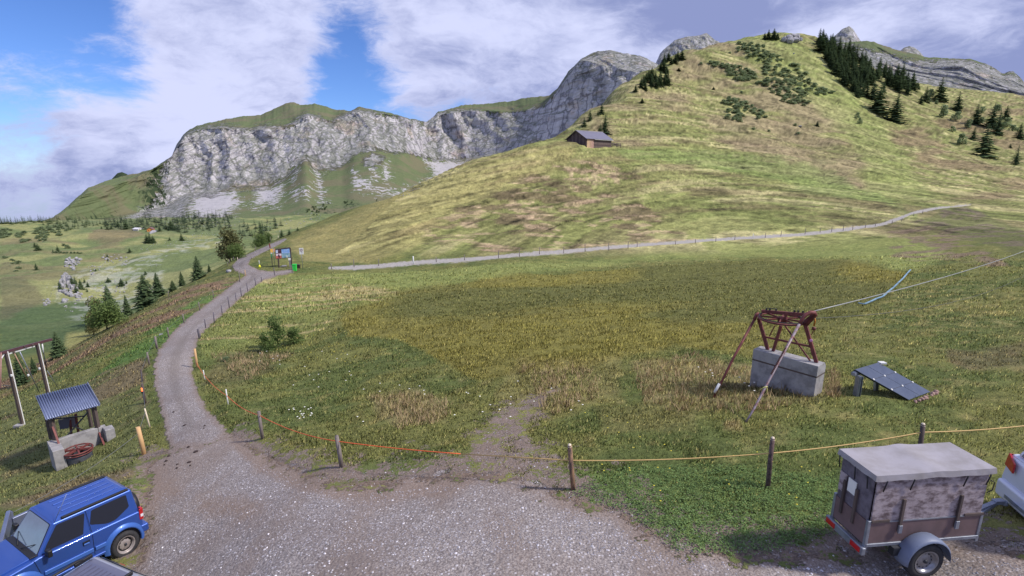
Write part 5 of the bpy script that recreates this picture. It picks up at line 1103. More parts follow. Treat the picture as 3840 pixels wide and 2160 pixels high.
for i in range(7): mb = MB(); mb.prism([Bp(.35 + i * .53, -.08, -.9), Bp(.35 + i * .53 + .5, -.08, -.9), Bp(.35 + i * .53 + .5, -.08, 3.0), Bp(.35 + i * .53, -.08, 3.0)], f2 * .05); mb.build('door_board', mat('pale_boards_%d' % i, L(206 - i * 4, 176 - i * 5, 140), .8, 0, .7, 2, L(150, 118, 96)), bn)
for i in range(16):                                            # gable boards
    y0 = .05 + i * (bw - .1) / 16; y1 = y0 + (bw - .1) / 16 - .05; zt = lambda y: eh + (rh - eh) * (1 - abs(y - bw / 2) / (bw / 2)) - .12
    mb = MB(); mb.prism([Bp(-.04, y0, -1.5), Bp(-.04, y1, -1.5), Bp(-.04, y1, zt(y1)), Bp(-.04, y0, zt(y0))], f1 * .035); mb.build('board', (BWD, BWD, BW)[i % 3], bn)
RG = mat('sheet_roof', L(124, 122, 138), .5, .25, .5, .8, L(108, 104, 118))
for sgn in (0, 1):
    y_e, y_r = (-.55, bw / 2) if not sgn else (bw + .55, bw / 2); ze = eh - (rh - eh) * .55 / (bw / 2)
    for i in range(8):
        a0 = -.6 + i * (bl + 1.0) / 8; a1 = a0 + (bl + 1.0) / 8 - .02
        mb = MB(); mb.prism([Bp(a0, y_e, ze + .08), Bp(a1, y_e, ze + .08), Bp(a1, y_r, rh + .08), Bp(a0, y_r, rh + .08)], (0, 0, .10)); mb.build('roof_sheet', RG, bn)
mb = MB(); mb.bar(Bp(-.6, bw / 2, rh + .22), Bp(bl + .4, bw / 2, rh + .22), .3, .08); mb.build('ridge_cap', PLASTIC_W, bn)
mb = MB(); mb.bar(Bp(4, -.56, eh - .35), Bp(bl + .4, -.56, eh - .35), .1, .12); mb.build('gutter', PLASTIC_W, bn)
for y_e in (-.55, bw + .55): mb = MB(); mb.bar(Bp(-.62, y_e, eh - .32), Bp(-.62, bw / 2, rh + .1), .08, .26); mb.build('barge_board', W_DARK, bn)
co = thing('corral', 'dark plank corral attached to the right end of the barn', 'fence', (Kb.x, Kb.y, Kb.z - .3))
for a, b in ((bl + .3, 0), (bl + 3, 0), (bl + 5.6, 0), (bl + 5.6, 3.5)): mb = MB(); mb.box(Bp(a, b, .2), (.2, .2, 4)); mb.build('corral_post', W_DARK, co)
for z in (-.9, .2, 1.3, 1.9): mb = MB(); mb.bar(Bp(bl + .1, -.1, z), Bp(bl + 5.7, -.1, z), .06, .5 if z < 1 else .35); mb.build('plank', W_DARK if z < 1.5 else BW, co); mb = MB(); mb.bar(Bp(bl + 5.7, 0, z), Bp(bl + 5.7, 4, z), .06, .4); mb.build('plank', W_DARK, co)

# ================================================================ valley huts
def hut(u, v, wpx, hpx, label, wallm, roofm, name='alpine_hut', ang=.5, roofvis=True):
    p, d = GM(u, v); w = wpx * d / 1920; h = hpx * d / 1920; t = thing(name, label, 'hut', (p.x, p.y, p.z - .3), ang)
    mb = MB(); l_ = w * 1.2; mb.add([(-w / 2, -l_ / 2, -1), (w / 2, -l_ / 2, -1), (w / 2, -l_ / 2, h * .6), (0, -l_ / 2, h), (-w / 2, -l_ / 2, h * .6), (-w / 2, l_ / 2, -1), (w / 2, l_ / 2, -1), (w / 2, l_ / 2, h * .6), (0, l_ / 2, h), (-w / 2, l_ / 2, h * .6)], [(0, 1, 2, 3, 4), (9, 8, 7, 6, 5), (0, 4, 9, 5), (1, 6, 7, 2), (4, 3, 8, 9), (3, 2, 7, 8)]); mb.build('wall', wallm, t)
    for s_ in (-1, 1): mb = MB(); mb.prism([(s_ * w * .58, -l_ * .56, h * .56), (s_ * w * .58, l_ * .56, h * .56), (0, l_ * .56, h * 1.03), (0, -l_ * .56, h * 1.03)], (0, 0, h * .06)); mb.build('roof', roofm, t)
    for s_ in (-.22, .22): mb = MB(); mb.box((s_ * w, -l_ / 2 - .05, h * .35), (w * .14, .1, h * .16)); mb.build('window', glassy('hut_window'), t)
    return t
hut(566, 866, 19, 14, 'orange-fronted hut with brown roof below the forest', mat('orange_boards', L(228, 150, 84), .7, 0, .3, .5), mat('brown_roof', L(116, 84, 84), .7), ang=.35)
hut(518, 862, 21, 9, 'low white hut left of the orange one', mat('white_render', L(220, 214, 210), .8), mat('white_roof', L(214, 212, 216), .6), ang=1.3)
rock(575, 872, 40, 'pale heap of stones in front of the two valley huts', asp=.12)

# ================================================================ signs at the junction
def sgn_at(u, v, d=74): X, Y, _ = unproj(u, v, d); return Vector((X, Y, ground_z(X, Y)))
Pb = G(1066, 1003)[0]; nb_ = Vector((Pb.x, Pb.y, 0)).normalized()
def SG(u, v, off=0): return on_plane(u, v, Pb - nb_ * off, nb_) - Pb
ib = thing('information_board', 'large framed information board with blue panorama maps and posters', 'sign', Pb)
def plate(parent, name, c4_, off, th, m):
    mb = MB(); mb.prism([SG(*p, off) for p in c4_], nb_ * th); return mb.build(name, m, parent)
plate(ib, 'board', [(1032, 937), (1087, 929.5), (1091, 966), (1034, 972)], .02, .06, W_DARK)
plate(ib, 'panorama_map', [(1054.5, 935), (1085, 932), (1087.5, 949), (1056, 950.5)], .05, .02, mat('sky_map', L(120, 160, 220), .5, 0, 1, 2.5, L(176, 196, 220)))
plate(ib, 'panorama_map', [(1056, 951), (1087.5, 949.5), (1089, 964), (1057, 967)], .05, .02, mat('terrain_map', L(110, 150, 178), .5, 0, 1, 3, L(170, 192, 186)))
plate(ib, 'poster', [(1033.5, 938), (1042, 936.5), (1042.5, 949), (1034.5, 950)], .05, .02, mat('white_poster', L(196, 206, 226), .5, 0, .6, 6, L(150, 160, 190)))
plate(ib, 'poster', [(1042.5, 936.5), (1053.5, 935), (1054.5, 949), (1043, 950)], .05, .02, mat('dark_poster', L(44, 30, 48), .5, 0, .9, 5, L(110, 70, 80)))
plate(ib, 'poster', [(1035, 952), (1055, 951), (1055.5, 958), (1035.5, 960)], .05, .02, mat('pale_pink_poster', L(226, 206, 220), .5))
plate(ib, 'poster', [(1034, 960), (1055.5, 958.5), (1056.5, 968), (1035, 970)], .052, .02, mat('red_poster', L(196, 110, 96), .5, 0, .6, 5, L(160, 80, 80)))
plate(ib, 'poster_figure', [(1043, 954), (1047, 954), (1049, 960), (1051, 965), (1046, 967), (1043, 962)], .075, .02, mat('dark_print', L(80, 44, 60), .6))
plate(ib, 'white_mark', [(1074, 958), (1077.5, 958), (1078, 966), (1074.5, 966)], .075, .02, PLASTIC_W)
plate(ib, 'notice_box', [(1080, 968), (1090, 967.5), (1090, 976), (1081, 976)], .1, .06, PLASTIC_W)
for (a, b, c, d_) in ((1043, 968, 1045, 999), (1088, 930, 1093, 1008)):
    mb = MB(); p, q = SG(a, b), SG(c, d_); q.z = min(q.z, -.1); mb.bar(p, Vector((p.x, p.y, q.z)), .16); mb.build('post', W_DARK, ib)
mb = MB(); mb.bar(SG(1031, 935, .06), SG(1088, 928, .06), .12, .1); mb.build('top_rail', W_DARK, ib)
plate(ib, 'side_panel', [(1083, 977), (1090, 977), (1091, 1004), (1086, 1004)], .04, .05, mat('grey_panel', L(120, 116, 122), .7))
# wayfinding pole
Pw = G(1022, 1001)[0]; nw = Vector((Pw.x, Pw.y, 0)).normalized()
def SW(u, v, off=0): return on_plane(u, v, Pw - nw * off, nw) - Pw
wp = thing('hiking_signpost', 'hiking signpost with maroon, yellow and green plates left of the board', 'sign', Pw)
mb = MB(); t_ = SW(1012, 914); mb.tube([(0, 0, -.2), (0, 0, t_.z)], .05, 8); mb.build('pole', W_GREY, wp)
YS = mat('yellow_sign', L(236, 186, 92), .5, 0, .3, 3, L(214, 150, 60)); 
for nm, c_, m_, of in (('maroon_plate', [(1008, 914), (1012, 912), (1015, 929), (1011, 931)], mat('maroon_sign', L(118, 50, 52), .5), .06), ('direction_plate', [(1013, 934), (1023, 933), (1024, 940), (1014, 941)], YS, .06), ('direction_plate', [(1014, 941.5), (1024, 940.5), (1024, 946), (1015, 947)], YS, .06), ('green_plate', [(1015, 952), (1021, 951), (1021.5, 966), (1016, 967)], mat('green_sign', L(70, 130, 92), .5, 0, .4, 3, L(120, 160, 120)), .06), ('white_plate', [(1014.5, 948), (1021, 947.5), (1021, 951), (1015, 951.5)], PLASTIC_W, .06)):
    mb = MB(); mb.prism([SW(*p, of) for p in c_], nw * .02); mb.build(nm, m_, wp)
P3 = G(1031, 1000)[0]; n3 = Vector((P3.x, P3.y, 0)).normalized(); w3_ = thing('signpost', 'slim second signpost with a peach-coloured plate beside the board', 'sign', P3)
mb = MB(); mb.tube([(0, 0, -.2), (0, 0, on_plane(1030, 928, P3, n3).z - P3.z)], .035, 6); mb.build('pole', STEEL, w3_); mb = MB(); mb.prism([on_plane(a, b, P3, n3) - P3 - n3 * .06 for a, b in ((1026, 933), (1031, 931), (1032, 943), (1027, 945))], n3 * .02); mb.build('plate', mat('peach_plate', L(206, 150, 116), .6), w3_)
# prohibition sign
Ps = G(1135.5, 1006)[0]; ns = Vector((Ps.x, Ps.y, 0)).normalized()
def SS(u, v, off=0): return on_plane(u, v, Ps - ns * off, ns) - Ps
ps = thing('prohibition_sign', 'white traffic sign with a dark red ring on a thin pole', 'sign', Ps)
mb = MB(); mb.tube([(0, 0, -.2), (0, 0, SS(1130, 934).z)], .035, 8); mb.build('pole', STEEL, ps)
ctr = SS(1130, 942, .05); hx = Vector((ns.y, -ns.x, 0)) * (.0 + (SS(1138, 942) - SS(1122, 942)).length / 2); hz = Vector((0, 0, (SS(1130, 930) - SS(1130, 954)).length / 2))
mb = MB(); mb.prism([ctr + hx * a + hz * b for a, b in ((-1, -1), (1, -1), (1, 1), (-1, 1))], ns * .03); mb.build('plate', PLASTIC_W, ps, .02)
rc_ = ctr + hz * .34 - ns * .01; R0 = hx.length * .68
mb = MB(); mb.lathe([(R0, 0), (R0, .02), (R0 * .74, .02), (R0 * .74, 0)], rc_, -ns, 24); mb.build('ring', mat('dark_red_ring', L(110, 40, 70), .5), ps)
mb = MB(); mb.bar(rc_ - ns * .015 - hx * .3 - Vector((0, 0, R0 * .3)), rc_ - ns * .015 + hx * .35 + Vector((0, 0, R0 * .35)), .05, .02); mb.bar(rc_ - ns * .015 + hx * .05 + Vector((0, 0, R0 * .35)), rc_ - ns * .015 + hx * .35 + Vector((0, 0, R0 * .35)), .05, .02); mb.build('symbol', mat('dark_symbol', L(60, 50, 90), .5), ps)
mb = MB()
for k_ in (-.25, -.5): mb.box(ctr + hz * k_ - ns * .005, (abs(hx.x) * 1.1 + .1, .01, .04))
mb.build('supplement_text', mat('grey_print', L(150, 150, 170), .6), ps)
# bins
def bin_(u, vb, vt, wpx, label, m, lid, name='wheelie_bin'):
    p, d = G(u, vb); hgt = (vb - vt) * d / 1920 * 1.0; w = wpx * d / 1920; t = thing(name, label, 'bin', p, .15)
    mb = MB(); mb.add([(-w * .42, -w * .4, 0), (w * .42, -w * .4, 0), (w * .42, w * .4, 0), (-w * .42, w * .4, 0), (-w / 2, -w / 2, hgt * .9), (w / 2, -w / 2, hgt * .9), (w / 2, w / 2, hgt * .9), (-w / 2, w / 2, hgt * .9)], [(3, 2, 1, 0), (4, 5, 6, 7), (0, 1, 5, 4), (1, 2, 6, 5), (2, 3, 7, 6), (3, 0, 4, 7)]); mb.build('bin_body', m, t, .03)
    mb = MB(); mb.box((0, 0, hgt * .95), (w * 1.08, w * 1.1, hgt * .1)); mb.build('lid', lid, t, .03)
    for s_ in (-1, 1): mb = MB(); mb.lathe([(0, .03), (w * .14, .03), (w * .14, -.03), (0, -.03)], (s_ * w * .36, w * .42, w * .12), (1, 0, 0), 12); mb.build('wheel', RUBBER, t)
bin_(1106, 1016, 990, 14, 'bright green wheelie bin at the end of the signboard', mat('bright_green_plastic', L(60, 214, 84), .5), mat('green_lid', L(44, 190, 70), .5))
bin_(1120, 1006, 992, 12, 'small brown-black bin right of the green one', mat('brown_plastic', L(70, 50, 46), .6), BLACK, 'dark_bin')
p, d = G(974, 1003); t = thing('marker_buoy', 'small yellow cone with white rod on the grass island', 'marker', p); s_ = d / 1920
mb = MB(); mb.lathe([(0, 0), (4 * s_, 0), (4 * s_, 5 * s_), (1.5 * s_, 10 * s_), (0, 11 * s_)], (0, 0, 0), (0, 0, 1), 12); mb.build('cone', mat('bright_yellow', L(236, 236, 50), .5), t); mb = MB(); mb.tube([(0, 0, 9 * s_), (0, 0, 27 * s_)], .04, 6); mb.build('rod', PLASTIC_W, t)
rock(1062, 1000, 30, 'earth and stone heap at the foot of the information board', asp=.25)

# ================================================================ T-frame of the drag lift
q1 = G(85, 1597)[0]; q2 = G(188, 1512)[0]
hd = math.atan2((q2 - q1).y, (q2 - q1).x); nl = Vector((-math.sin(hd), math.cos(hd), 0)); 
def PT(u, v, off=0): return on_plane(u, v, q1 + nl * off, nl) - q1
lf = thing('lift_portal', 'ski-lift portal of two white-edged poles and a red crossbeam', 'ski lift', q1)
for (b, ut, vt) in ((q1, 19, 1320), (q2, 134, 1292)):
    top = PT(ut, vt); base = b - q1; top = Vector((base.x + (top.x - base.x) * .35, base.y + (top.y - base.y) * .35, top.z)); mb = MB(); mb.bar(base - Vector((0, 0, .3)), top, .10, .12); pl = mb.build('pole', W_DARK, lf)
    mb = MB(); rgt = Vector((math.cos(hd), math.sin(hd), 0)) * .075 - nl * .03; mb.bar(base + rgt, top + rgt, .055, .12); mb.build('white_edge', PLASTIC_W, pl)
    mb = MB(); mb.box(base + Vector((-.1, -.1, .05)), (.42, .3, .16)); mb.build('footing', CONC, lf, .03)
mb = MB(); mb.bar(PT(4, 1324), PT(192, 1273), .13, .14); mb.build('crossbeam', mat('maroon_steel', L(92, 60, 68), .6, .1, .5, 3), lf)
mb = MB(); mb.bar(PT(22, 1330), PT(92, 1309), .08, .06); mb.build('lower_beam', PLASTIC_W, lf)
mb = MB(); mb.bar(PT(98, 1306), PT(128, 1299), .08, .06); mb.build('lower_beam', PLASTIC_W, lf)
for (a, b, c, d_, w, m_) in ((4, 1322, 2, 1456, .06, mat('pinkish_pipe', L(160, 120, 116), .6)), (158, 1287, 163, 1322, .07, PLASTIC_W), (163, 1322, 176, 1390, .05, BLACK), (6, 1345, 18, 1322, .06, PLASTIC_W), (50, 1318, 105, 1424, .06, mat('tan_strap', L(170, 140, 116), .7)), (74, 1318, 146, 1468, .05, STEEL), (177, 1390, 216, 1452, .035, STEEL)):
    mb = MB(); mb.tube([PT(a, b), PT(c, d_)], w / 2, 6); mb.build('hanger' if m_ in (BLACK, PLASTIC_W) else 'stay_cable', m_, lf)
for (u, v) in ((43, 1408), (148, 1382), (106, 1407), (52, 1322), (92, 1300), (123, 1295)): mb = MB(); mb.box(PT(u, v, -.1), (.09, .09, .13)); mb.build('insulator', PLASTIC_W if v > 1330 else W_DARK, lf, .03)
mb = MB(); mb.tube(sag_line(PT(-40, 1440) + q1, PT(34, 1446, 1) + q1, .02, 4), .02, 5); tag(mb.build('lift_cable', STEEL), 'short steel cable crossing behind the left lift pole', 'cable')

# ================================================================ shelter over the small lift wheel
zb = -2.75; g1 = Vector((.70, .71, 0)).normalized(); g2 = Vector((-g1.y, g1.x, 0)); S0 = on_level(170, 1573, zb); 
sr = on_level(373, 1518, zb); g1 = (sr - S0).normalized(); g2 = Vector((-g1.y, g1.x, 0)); rw = (sr - S0).length
bk = on_level(145, 1486, zb + .38); rd = (bk - S0).dot(g2)
sh = thing('lift_shelter', 'small lift shelter with corrugated metal roof on dark posts over concrete', 'shelter', S0)
def SH(a, b, z): return g1 * a + g2 * b + Vector((0, 0, z))
mb = MB(); nC_ = 22; vs, fs = [], []; per = 12
for i in range(nC_ * per // 2 + 1):
    a = i / (nC_ * per // 2); zc = .028 * math.cos(a * nC_ * 2 * math.pi)
    for b_, zz_ in ((-.04, -.01), (1.02, .40)): vs.append(SH(a * rw, b_ * rd, zz_ + zc)); 
nn = len(vs) // 2
for i in range(nn - 1): fs.append((2 * i, 2 * i + 2, 2 * i + 3, 2 * i + 1))
mb.add(vs, fs, True); o = mb.build('corrugated_roof', mat('zinc_sheet', L(128, 138, 166), .38, .45, .4, 2, L(104, 112, 136)), sh); md = o.modifiers.new('solid', 'SOLIDIFY'); md.thickness = .012
mb = MB(); mb.bar(SH(rw + .01, -.04 * rd, .03), SH(rw + .01, rd * 1.02, .44), .03, .08); mb.build('edge_flashing', STEEL, sh)
for b_, z_ in ((.10, -.05), (.9, .26)): mb = MB(); mb.bar(SH(.08, b_ * rd, z_), SH(rw - .08, b_ * rd, z_), .09, .10); mb.build('purlin', W_DARK, sh)
def SV(u, v, b_): p = on_plane(u, v, S0 + g2 * b_, g2); return p - S0
gb = -2.0
pL, pR = SV(193, 1580, .18), SV(353, 1536, .18)
for p in (pL, pR):
    mb = MB(); mb.bar((p.x, p.y, -.08), (p.x, p.y, -1.55), .13, .13); mb.build('post', W_DARK, sh); mb = MB(); q = SH(0, rd * .82, 0); mb.bar((p.x + q.x, p.y + q.y, .18), (p.x + q.x, p.y + q.y, -1.5), .10, .10); mb.build('post', W_DARK, sh)
wz = -1.0
cl, cr_ = pL.dot(g1) - .25, pR.dot(g1) + .25
mb = MB(); mb.prism([SH(cl, .10, wz - 1.3), SH(cr_, .10, wz - 1.3), SH(cr_, .10, wz), SH(cl, .10, wz)], g2 * .2); mb.build('back_wall', CONC, sh, .02)
mb = MB(); mb.prism([SH(cl, -.9, wz - 1.5), SH(cl + .34, -.9, wz - 1.5), SH(cl + .34, .098, wz - 1.5), SH(cl, .098, wz - 1.5)], (0, 0, 1.5)); mb.build('side_wall', CONC, sh, .02)
mb = MB(); mb.prism([SH(cr_ - .12, -.35, wz - 1.3), SH(cr_ + .2, -.35, wz - 1.3), SH(cr_ + .2, .098, wz - 1.3), SH(cr_ - .12, .098, wz - 1.3)], (0, 0, 1.28)); mb.build('side_wall', CONC, sh, .03)
for (a, b, c, d_, b0, w) in ((238, 1650, 330, 1545, .6, .06), (280, 1600, 345, 1625, .6, .05), (195, 1572, 320, 1560, .6, .05)): mb = MB(); mb.bar(SV(a, b, b0), SV(c, d_, b0), w, .04); mb.build('brace', DARKM, sh)
for (a, b, c, d_) in ((197, 1600, 250, 1742), (372, 1622, 403, 1698)):
    mb = MB(); mb.bar(SV(a, b, .1), SV(c, d_, -.75), .06, .05); mb.build('strut', RUST, sh)
mb = MB(); mb.prism([SV(a, b, 1.0) for a, b in ((218, 1578), (262, 1566), (258, 1606), (226, 1610))], g2 * .05); mb.build('hanging_board', mat('grey_board', L(100, 98, 106), .8), sh)
mb = MB(); mb.prism([SV(a, b, 1.2) for a, b in ((262, 1566), (284, 1560), (288, 1600), (262, 1604))], g2 * .05); mb.build('hanging_board', mat('light_board', L(150, 142, 144), .8), sh)
for (a, b, c, d_) in ((262, 1575, 268, 1632), (283, 1552, 295, 1628)): mb = MB(); mb.bar(SV(a, b, 1.1), SV(c, d_, 1.1), .07, .06); mb.build('inner_post', RUST, sh)
# wheel and drum
cw = SV(291, 1686, -.72); wt = thing('drive_wheel', 'rusty horizontal rope wheel above a ribbed drum in the shelter', 'wheel', S0)
R1 = .46; ax_ = Vector((0, 0, 1)); rg = [cw + Vector((math.cos(a) * R1, math.sin(a) * R1, 0)) for a in [2 * math.pi * i / 32 for i in range(32)]]
mb = MB(); mb.tube(rg, .03, 7, closed=True); mb.build('rim', RUST, wt); mb = MB(); mb.tube([p - Vector((0, 0, .09)) for p in rg], .022, 6, closed=True); mb.build('rim', RUST, wt)
for i in range(6): a = i * math.pi / 3 + .3; mb = MB(); mb.bar(cw, cw + Vector((math.cos(a) * R1, math.sin(a) * R1, 0)), .05, .07); mb.build('spoke', RUST, wt)
pr = [(.40, -.14)]
for i in range(8): pr += [(.41 + .02 * (i % 2), -.16 - i * .06)]
pr += [(.4, -.72), (0, -.72)]; mb = MB(); mb.lathe(pr, cw, ax_, 26); mb.build('drum', mat('ribbed_drum', L(86, 90, 100), .55, .2, .7, 6, L(60, 56, 60)), wt)
pk = SV(262, 1730, -.75); o = bpy.data.objects.new('stone_block', RK[2]); SC.collection.objects.link(o); o.location = S0 + pk; o.scale = (.13, .13, .17); tag(o, 'pale stone leaning beside the ribbed drum', 'stone')

# ================================================================ cars
def wheel(parent, c, r, w, side, rim, holes=10, style='steel'):
    """side: +1 outer face to +y, -1 to -y"""
    t = bpy.data.objects.new('wheel', None); SC.collection.objects.link(t); t.parent = parent; t.location = c; ax = Vector((0, side, 0))
    mb = MB(); mb.lathe([(r * .62, -w / 2), (r * .92, -w / 2), (r, -w * .36), (r, w * .36), (r * .93, w / 2), (r * .80, w / 2 + .006), (r * .66, w / 2 - .005), (r * .62, w / 2 - .03)], (0, 0, 0), ax, 36); mb.build('tyre', RUBBER, t)
    mb = MB()
    for k_ in range(36):
        for s_ in (-1, 1): a = 2 * math.pi * (k_ + .25 * s_) / 36; mb.box((math.cos(a) * (r + .002), s_ * w * .2, math.sin(a) * (r + .002)), (.012, w * .3, .03), Matrix.Rotation(-a, 3, 'Y'))
    mb.build('tread', RUBBER, t)
    mb = MB(); mb.lathe([(r * .665, w / 2 + .002), (r * .60, w / 2 + .004), (r * .56, w / 2 - .03), (r * .52, w * .18), (r * .44, w * .16), (r * .30, w * .30), (r * .16, w * .32), (0, w * .33)], (0, 0, 0), ax, 36); ro = mb.build('rim', rim, t)
    mb = MB()
    for k_ in range(holes):
        a = 2 * math.pi * k_ / holes; h_ = r * .40; mb.lathe([(0, .004), (r * .045, .004), (r * .05, -.002)], (math.cos(a) * h_, side * (w * .205), math.sin(a) * h_), (0, side, 0), 10)
    mb.build('hole', BLACK, ro); mb = MB(); mb.lathe([(0, .03), (r * .09, .025), (r * .11, 0)], (0, side * w * .32, 0), ax, 14); mb.build('hub_cap', DARKM, ro)
    mb = MB(); mb.lathe([(0, -w * .1), (r * .60, -w * .1)], (0, 0, 0), ax, 24); mb.build('brake_disc', BLACK, t)
    return t
def qpt(q, u, v):  # bilinear on quad q (4 points: u along 0->1, v along 0->3)
    a = q[0].lerp(q[1], u); b = q[3].lerp(q[2], u); return a.lerp(b, v)
def rounded(poly, rad=.12, n=3):
    out = []; m = len(poly)
    for i in range(m):
        p = Vector((*poly[i], 0)); a = Vector((*poly[i - 1], 0)); b = Vector((*poly[(i + 1) % m], 0))
        da = (a - p); db = (b - p); ra = min(rad, da.length * .4); rb = min(rad, db.length * .4); s_ = p + da.normalized() * ra; e_ = p + db.normalized() * rb
        for k_ in range(n + 1): t_ = k_ / n; q = s_ * (1 - t_) ** 2 + p * 2 * t_ * (1 - t_) + e_ * t_ ** 2; out.append((q.x, q.y))
    return out
def pane(parent, name, quad, poly, m, off=.008, th=.01, rad=.08, frame=None):
    q = [Vector(p) for p in quad]; n = (q[1] - q[0]).cross(q[3] - q[0]).normalized()
    P = [qpt(q, *p) + n * (off - th) for p in rounded(poly, rad)]; mb = MB(); mb.prism(P, n * th); o = mb.build(name, m, parent)
    if frame:
        c = sum(P, Vector()) / len(P); P2 = [c + (p - c) * 1.0 + (p - c).normalized() * frame[1] - n * .003 for p in P]; mb = MB(); mb.prism(P2, n * (th - .0)); mb.build('window_seal', frame[0], o)
    return o
BLUE = mat('blue_paint', L(46, 84, 164), .32, .35, .35, .8, L(50, 78, 150), coat=.8, spec=.5)
BLUE2 = mat('blue_trim_paint', L(62, 104, 182), .4, .2, coat=.5)
GLASS = mat('car_glass', L(40, 46, 52), .08, 0, .9, 1.7, L(104, 112, 116), coat=.6, spec=.9); SEAL = mat('rubber_seal', L(22, 26, 40), .6)  # lighter mottle in the car glass: greyish reflections painted into its colour
def place_car(name, label, rear_c, head, sc=1, pitch=0, roll=0):
    o = thing(name, label, 'car', rear_c); o.rotation_euler = (roll, pitch, head); o.scale = (sc, sc, sc); return o
def blue_car():
    sc = .97; head = math.atan2(-.875, -.485)
    fw = Vector((math.cos(head), math.sin(head), 0)); lf_ = Vector((-fw.y, fw.x, 0))
    tc = G(467, 2072)[0]                                   # rear left tyre meets the ground
    org = tc - lf_ * .68 * sc + fw * 1.125 * sc * .88            # midway between the axles
    c = place_car('small_offroad_car', 'bright blue small two-door off-road car parked at the guard rail', (org.x, org.y, tc.z - .01), head, sc, math.radians(-3), math.radians(0)); c.scale = (sc * .88, sc, sc)
    mb = MB(); mb.prism([(x, -.76, z) for x, z in ((-1.60, .42), (-1.64, .70), (-1.60, 1.02), (.70, 1.02), (.86, .985), (1.50, .90), (1.62, .80), (1.64, .52), (1.52, .40), (.9, .36), (-.9, .36))], (0, 1.52, 0)); mb.build('body', BLUE, c, .05, 3)
    mb = MB(); mb.add([(.66, -.66, .99), (.66, .66, .99), (.66, .64, 1.055), (.66, -.64, 1.055), (1.50, .60, .94), (1.50, -.60, .94), (1.62, -.57, .86), (1.62, .57, .86), (1.62, .57, .7), (1.62, -.57, .7), (.66, .66, .8), (.66, -.66, .8)], [(3, 2, 4, 5), (5, 4, 7, 6), (6, 7, 8, 9), (2, 10, 8, 7, 4), (3, 5, 6, 9, 11), (2, 3, 11, 10), (10, 11, 9, 8)]); mb.build('bonnet', BLUE, c, .035, 3)
    lo = {'rl': (-1.58, .725, .99), 'rr': (-1.58, -.725, .99), 'fl': (.72, .715, .99), 'fr': (.72, -.715, .99)}
    hi = {'rl': (-1.50, .61, 1.62), 'rr': (-1.50, -.61, 1.62), 'fl': (.30, .60, 1.60), 'fr': (.30, -.60, 1.60)}
    k8 = [lo['rl'], lo['rr'], lo['fr'], lo['fl'], hi['rl'], hi['rr'], hi['fr'], hi['fl']]
    mb = MB(); mb.add(k8, [(0, 1, 2, 3)[::-1], (4, 5, 6, 7), (0, 3, 7, 4), (1, 5, 6, 2), (3, 2, 6, 7), (0, 4, 5, 1)]); mb.build('cabin', BLUE, c, .05, 3)
    mb = MB(); mb.add([(-1.47, -.55, 1.615), (.28, -.54, 1.60), (.28, .54, 1.60), (-1.47, .55, 1.615), (-1.38, -.46, 1.665), (.12, -.46, 1.665), (.12, .46, 1.665), (-1.38, .46, 1.665)], [(4, 5, 6, 7), (0, 1, 5, 4), (1, 2, 6, 5), (2, 3, 7, 6), (3, 0, 4, 7)]); rf = mb.build('roof', BLUE, c, .03, 3)
    for y in (-.33, -.11, .11, .33): mb = MB(); mb.bar((-1.3, y, 1.672), (.0, y, 1.672), .06, .018); mb.build('roof_rib', BLUE, rf, .008)
    for s_ in (-1, 1): mb = MB(); mb.bar((-1.42, s_ * .575, 1.635), (.1, s_ * .575, 1.625), .07, .05); mb.build('roof_rail', BLACK, rf, .01)
    for s_ in (-1, 1):
        L4 = [lo['rl'], lo['fl'], hi['fl'], hi['rl']] if s_ > 0 else [lo['fr'], lo['rr'], hi['rr'], hi['fr']]
        fl = (lambda p: p) if s_ > 0 else (lambda p: [(1 - a, b) for a, b in p][::-1])
        pane(c, 'door_window', L4, fl([(.60, .14), (.955, .14), (.955, .32), (.93, .86), (.62, .86)]), GLASS, .010, .012, .03, (SEAL, .02))
        pane(c, 'quarter_window', L4, fl([(.10, .38), (.26, .14), (.34, .14), (.52, .36), (.52, .84), (.10, .86)]), GLASS, .010, .012, .04, (SEAL, .022))
    pane(c, 'windscreen', [lo['fr'], lo['fl'], hi['fl'], hi['fr']][::1], [(.06, .06), (.94, .06), (.93, .93), (.07, .93)], mat('windscreen_glass', L(112, 128, 142), .06, 0, .4, 1.5, L(80, 92, 104), coat=.6, spec=.8), .012, .014, .05, (SEAL, .018))
    pane(c, 'rear_window', [lo['rl'], lo['rr'], hi['rr'], hi['rl']], [(.1, .2), (.9, .2), (.88, .88), (.12, .88)], GLASS, .010, .012, .06)
    mb = MB(); mb.bar((.76, -.66, 1.035), (.76, .66, 1.035), .16, .03); mb.build('cowl', BLACK, c, .01)
    for s_ in (-1, 1): mb = MB(); mb.tube([(.80, s_ * .1, 1.06), (.62, s_ * .45 - .05, 1.17)], .01, 5); mb.build('wiper', BLACK, c)
    for s_ in (-1, 1):
        y = s_ * .762
        for (x, z, x2, z2) in ((.66, .46, .80, 1.0), (-.42, .46, -.42, .98), (-.40, 1.03, -.36, 1.56)):
            yy = s_ * .765 if z2 < 1.1 else None
            if yy: mb = MB(); mb.bar((x, yy, z), (x2, yy, z2), .008, .008); mb.build('door_seam', SEAL, c)
        mb = MB(); mb.bar((-.42, s_ * .752, 1.03), (-.39, s_ * .63, 1.58), .008, .008); mb.build('door_seam', SEAL, c)
        mb = MB(); mb.box((-.27, s_ * .768, .86), (.16, .02, .09)); mb.build('handle_recess', SEAL, c, .008); mb = MB(); mb.box((-.27, s_ * .782, .835), (.13, .025, .04)); mb.build('door_handle', BLUE2, c, .01)
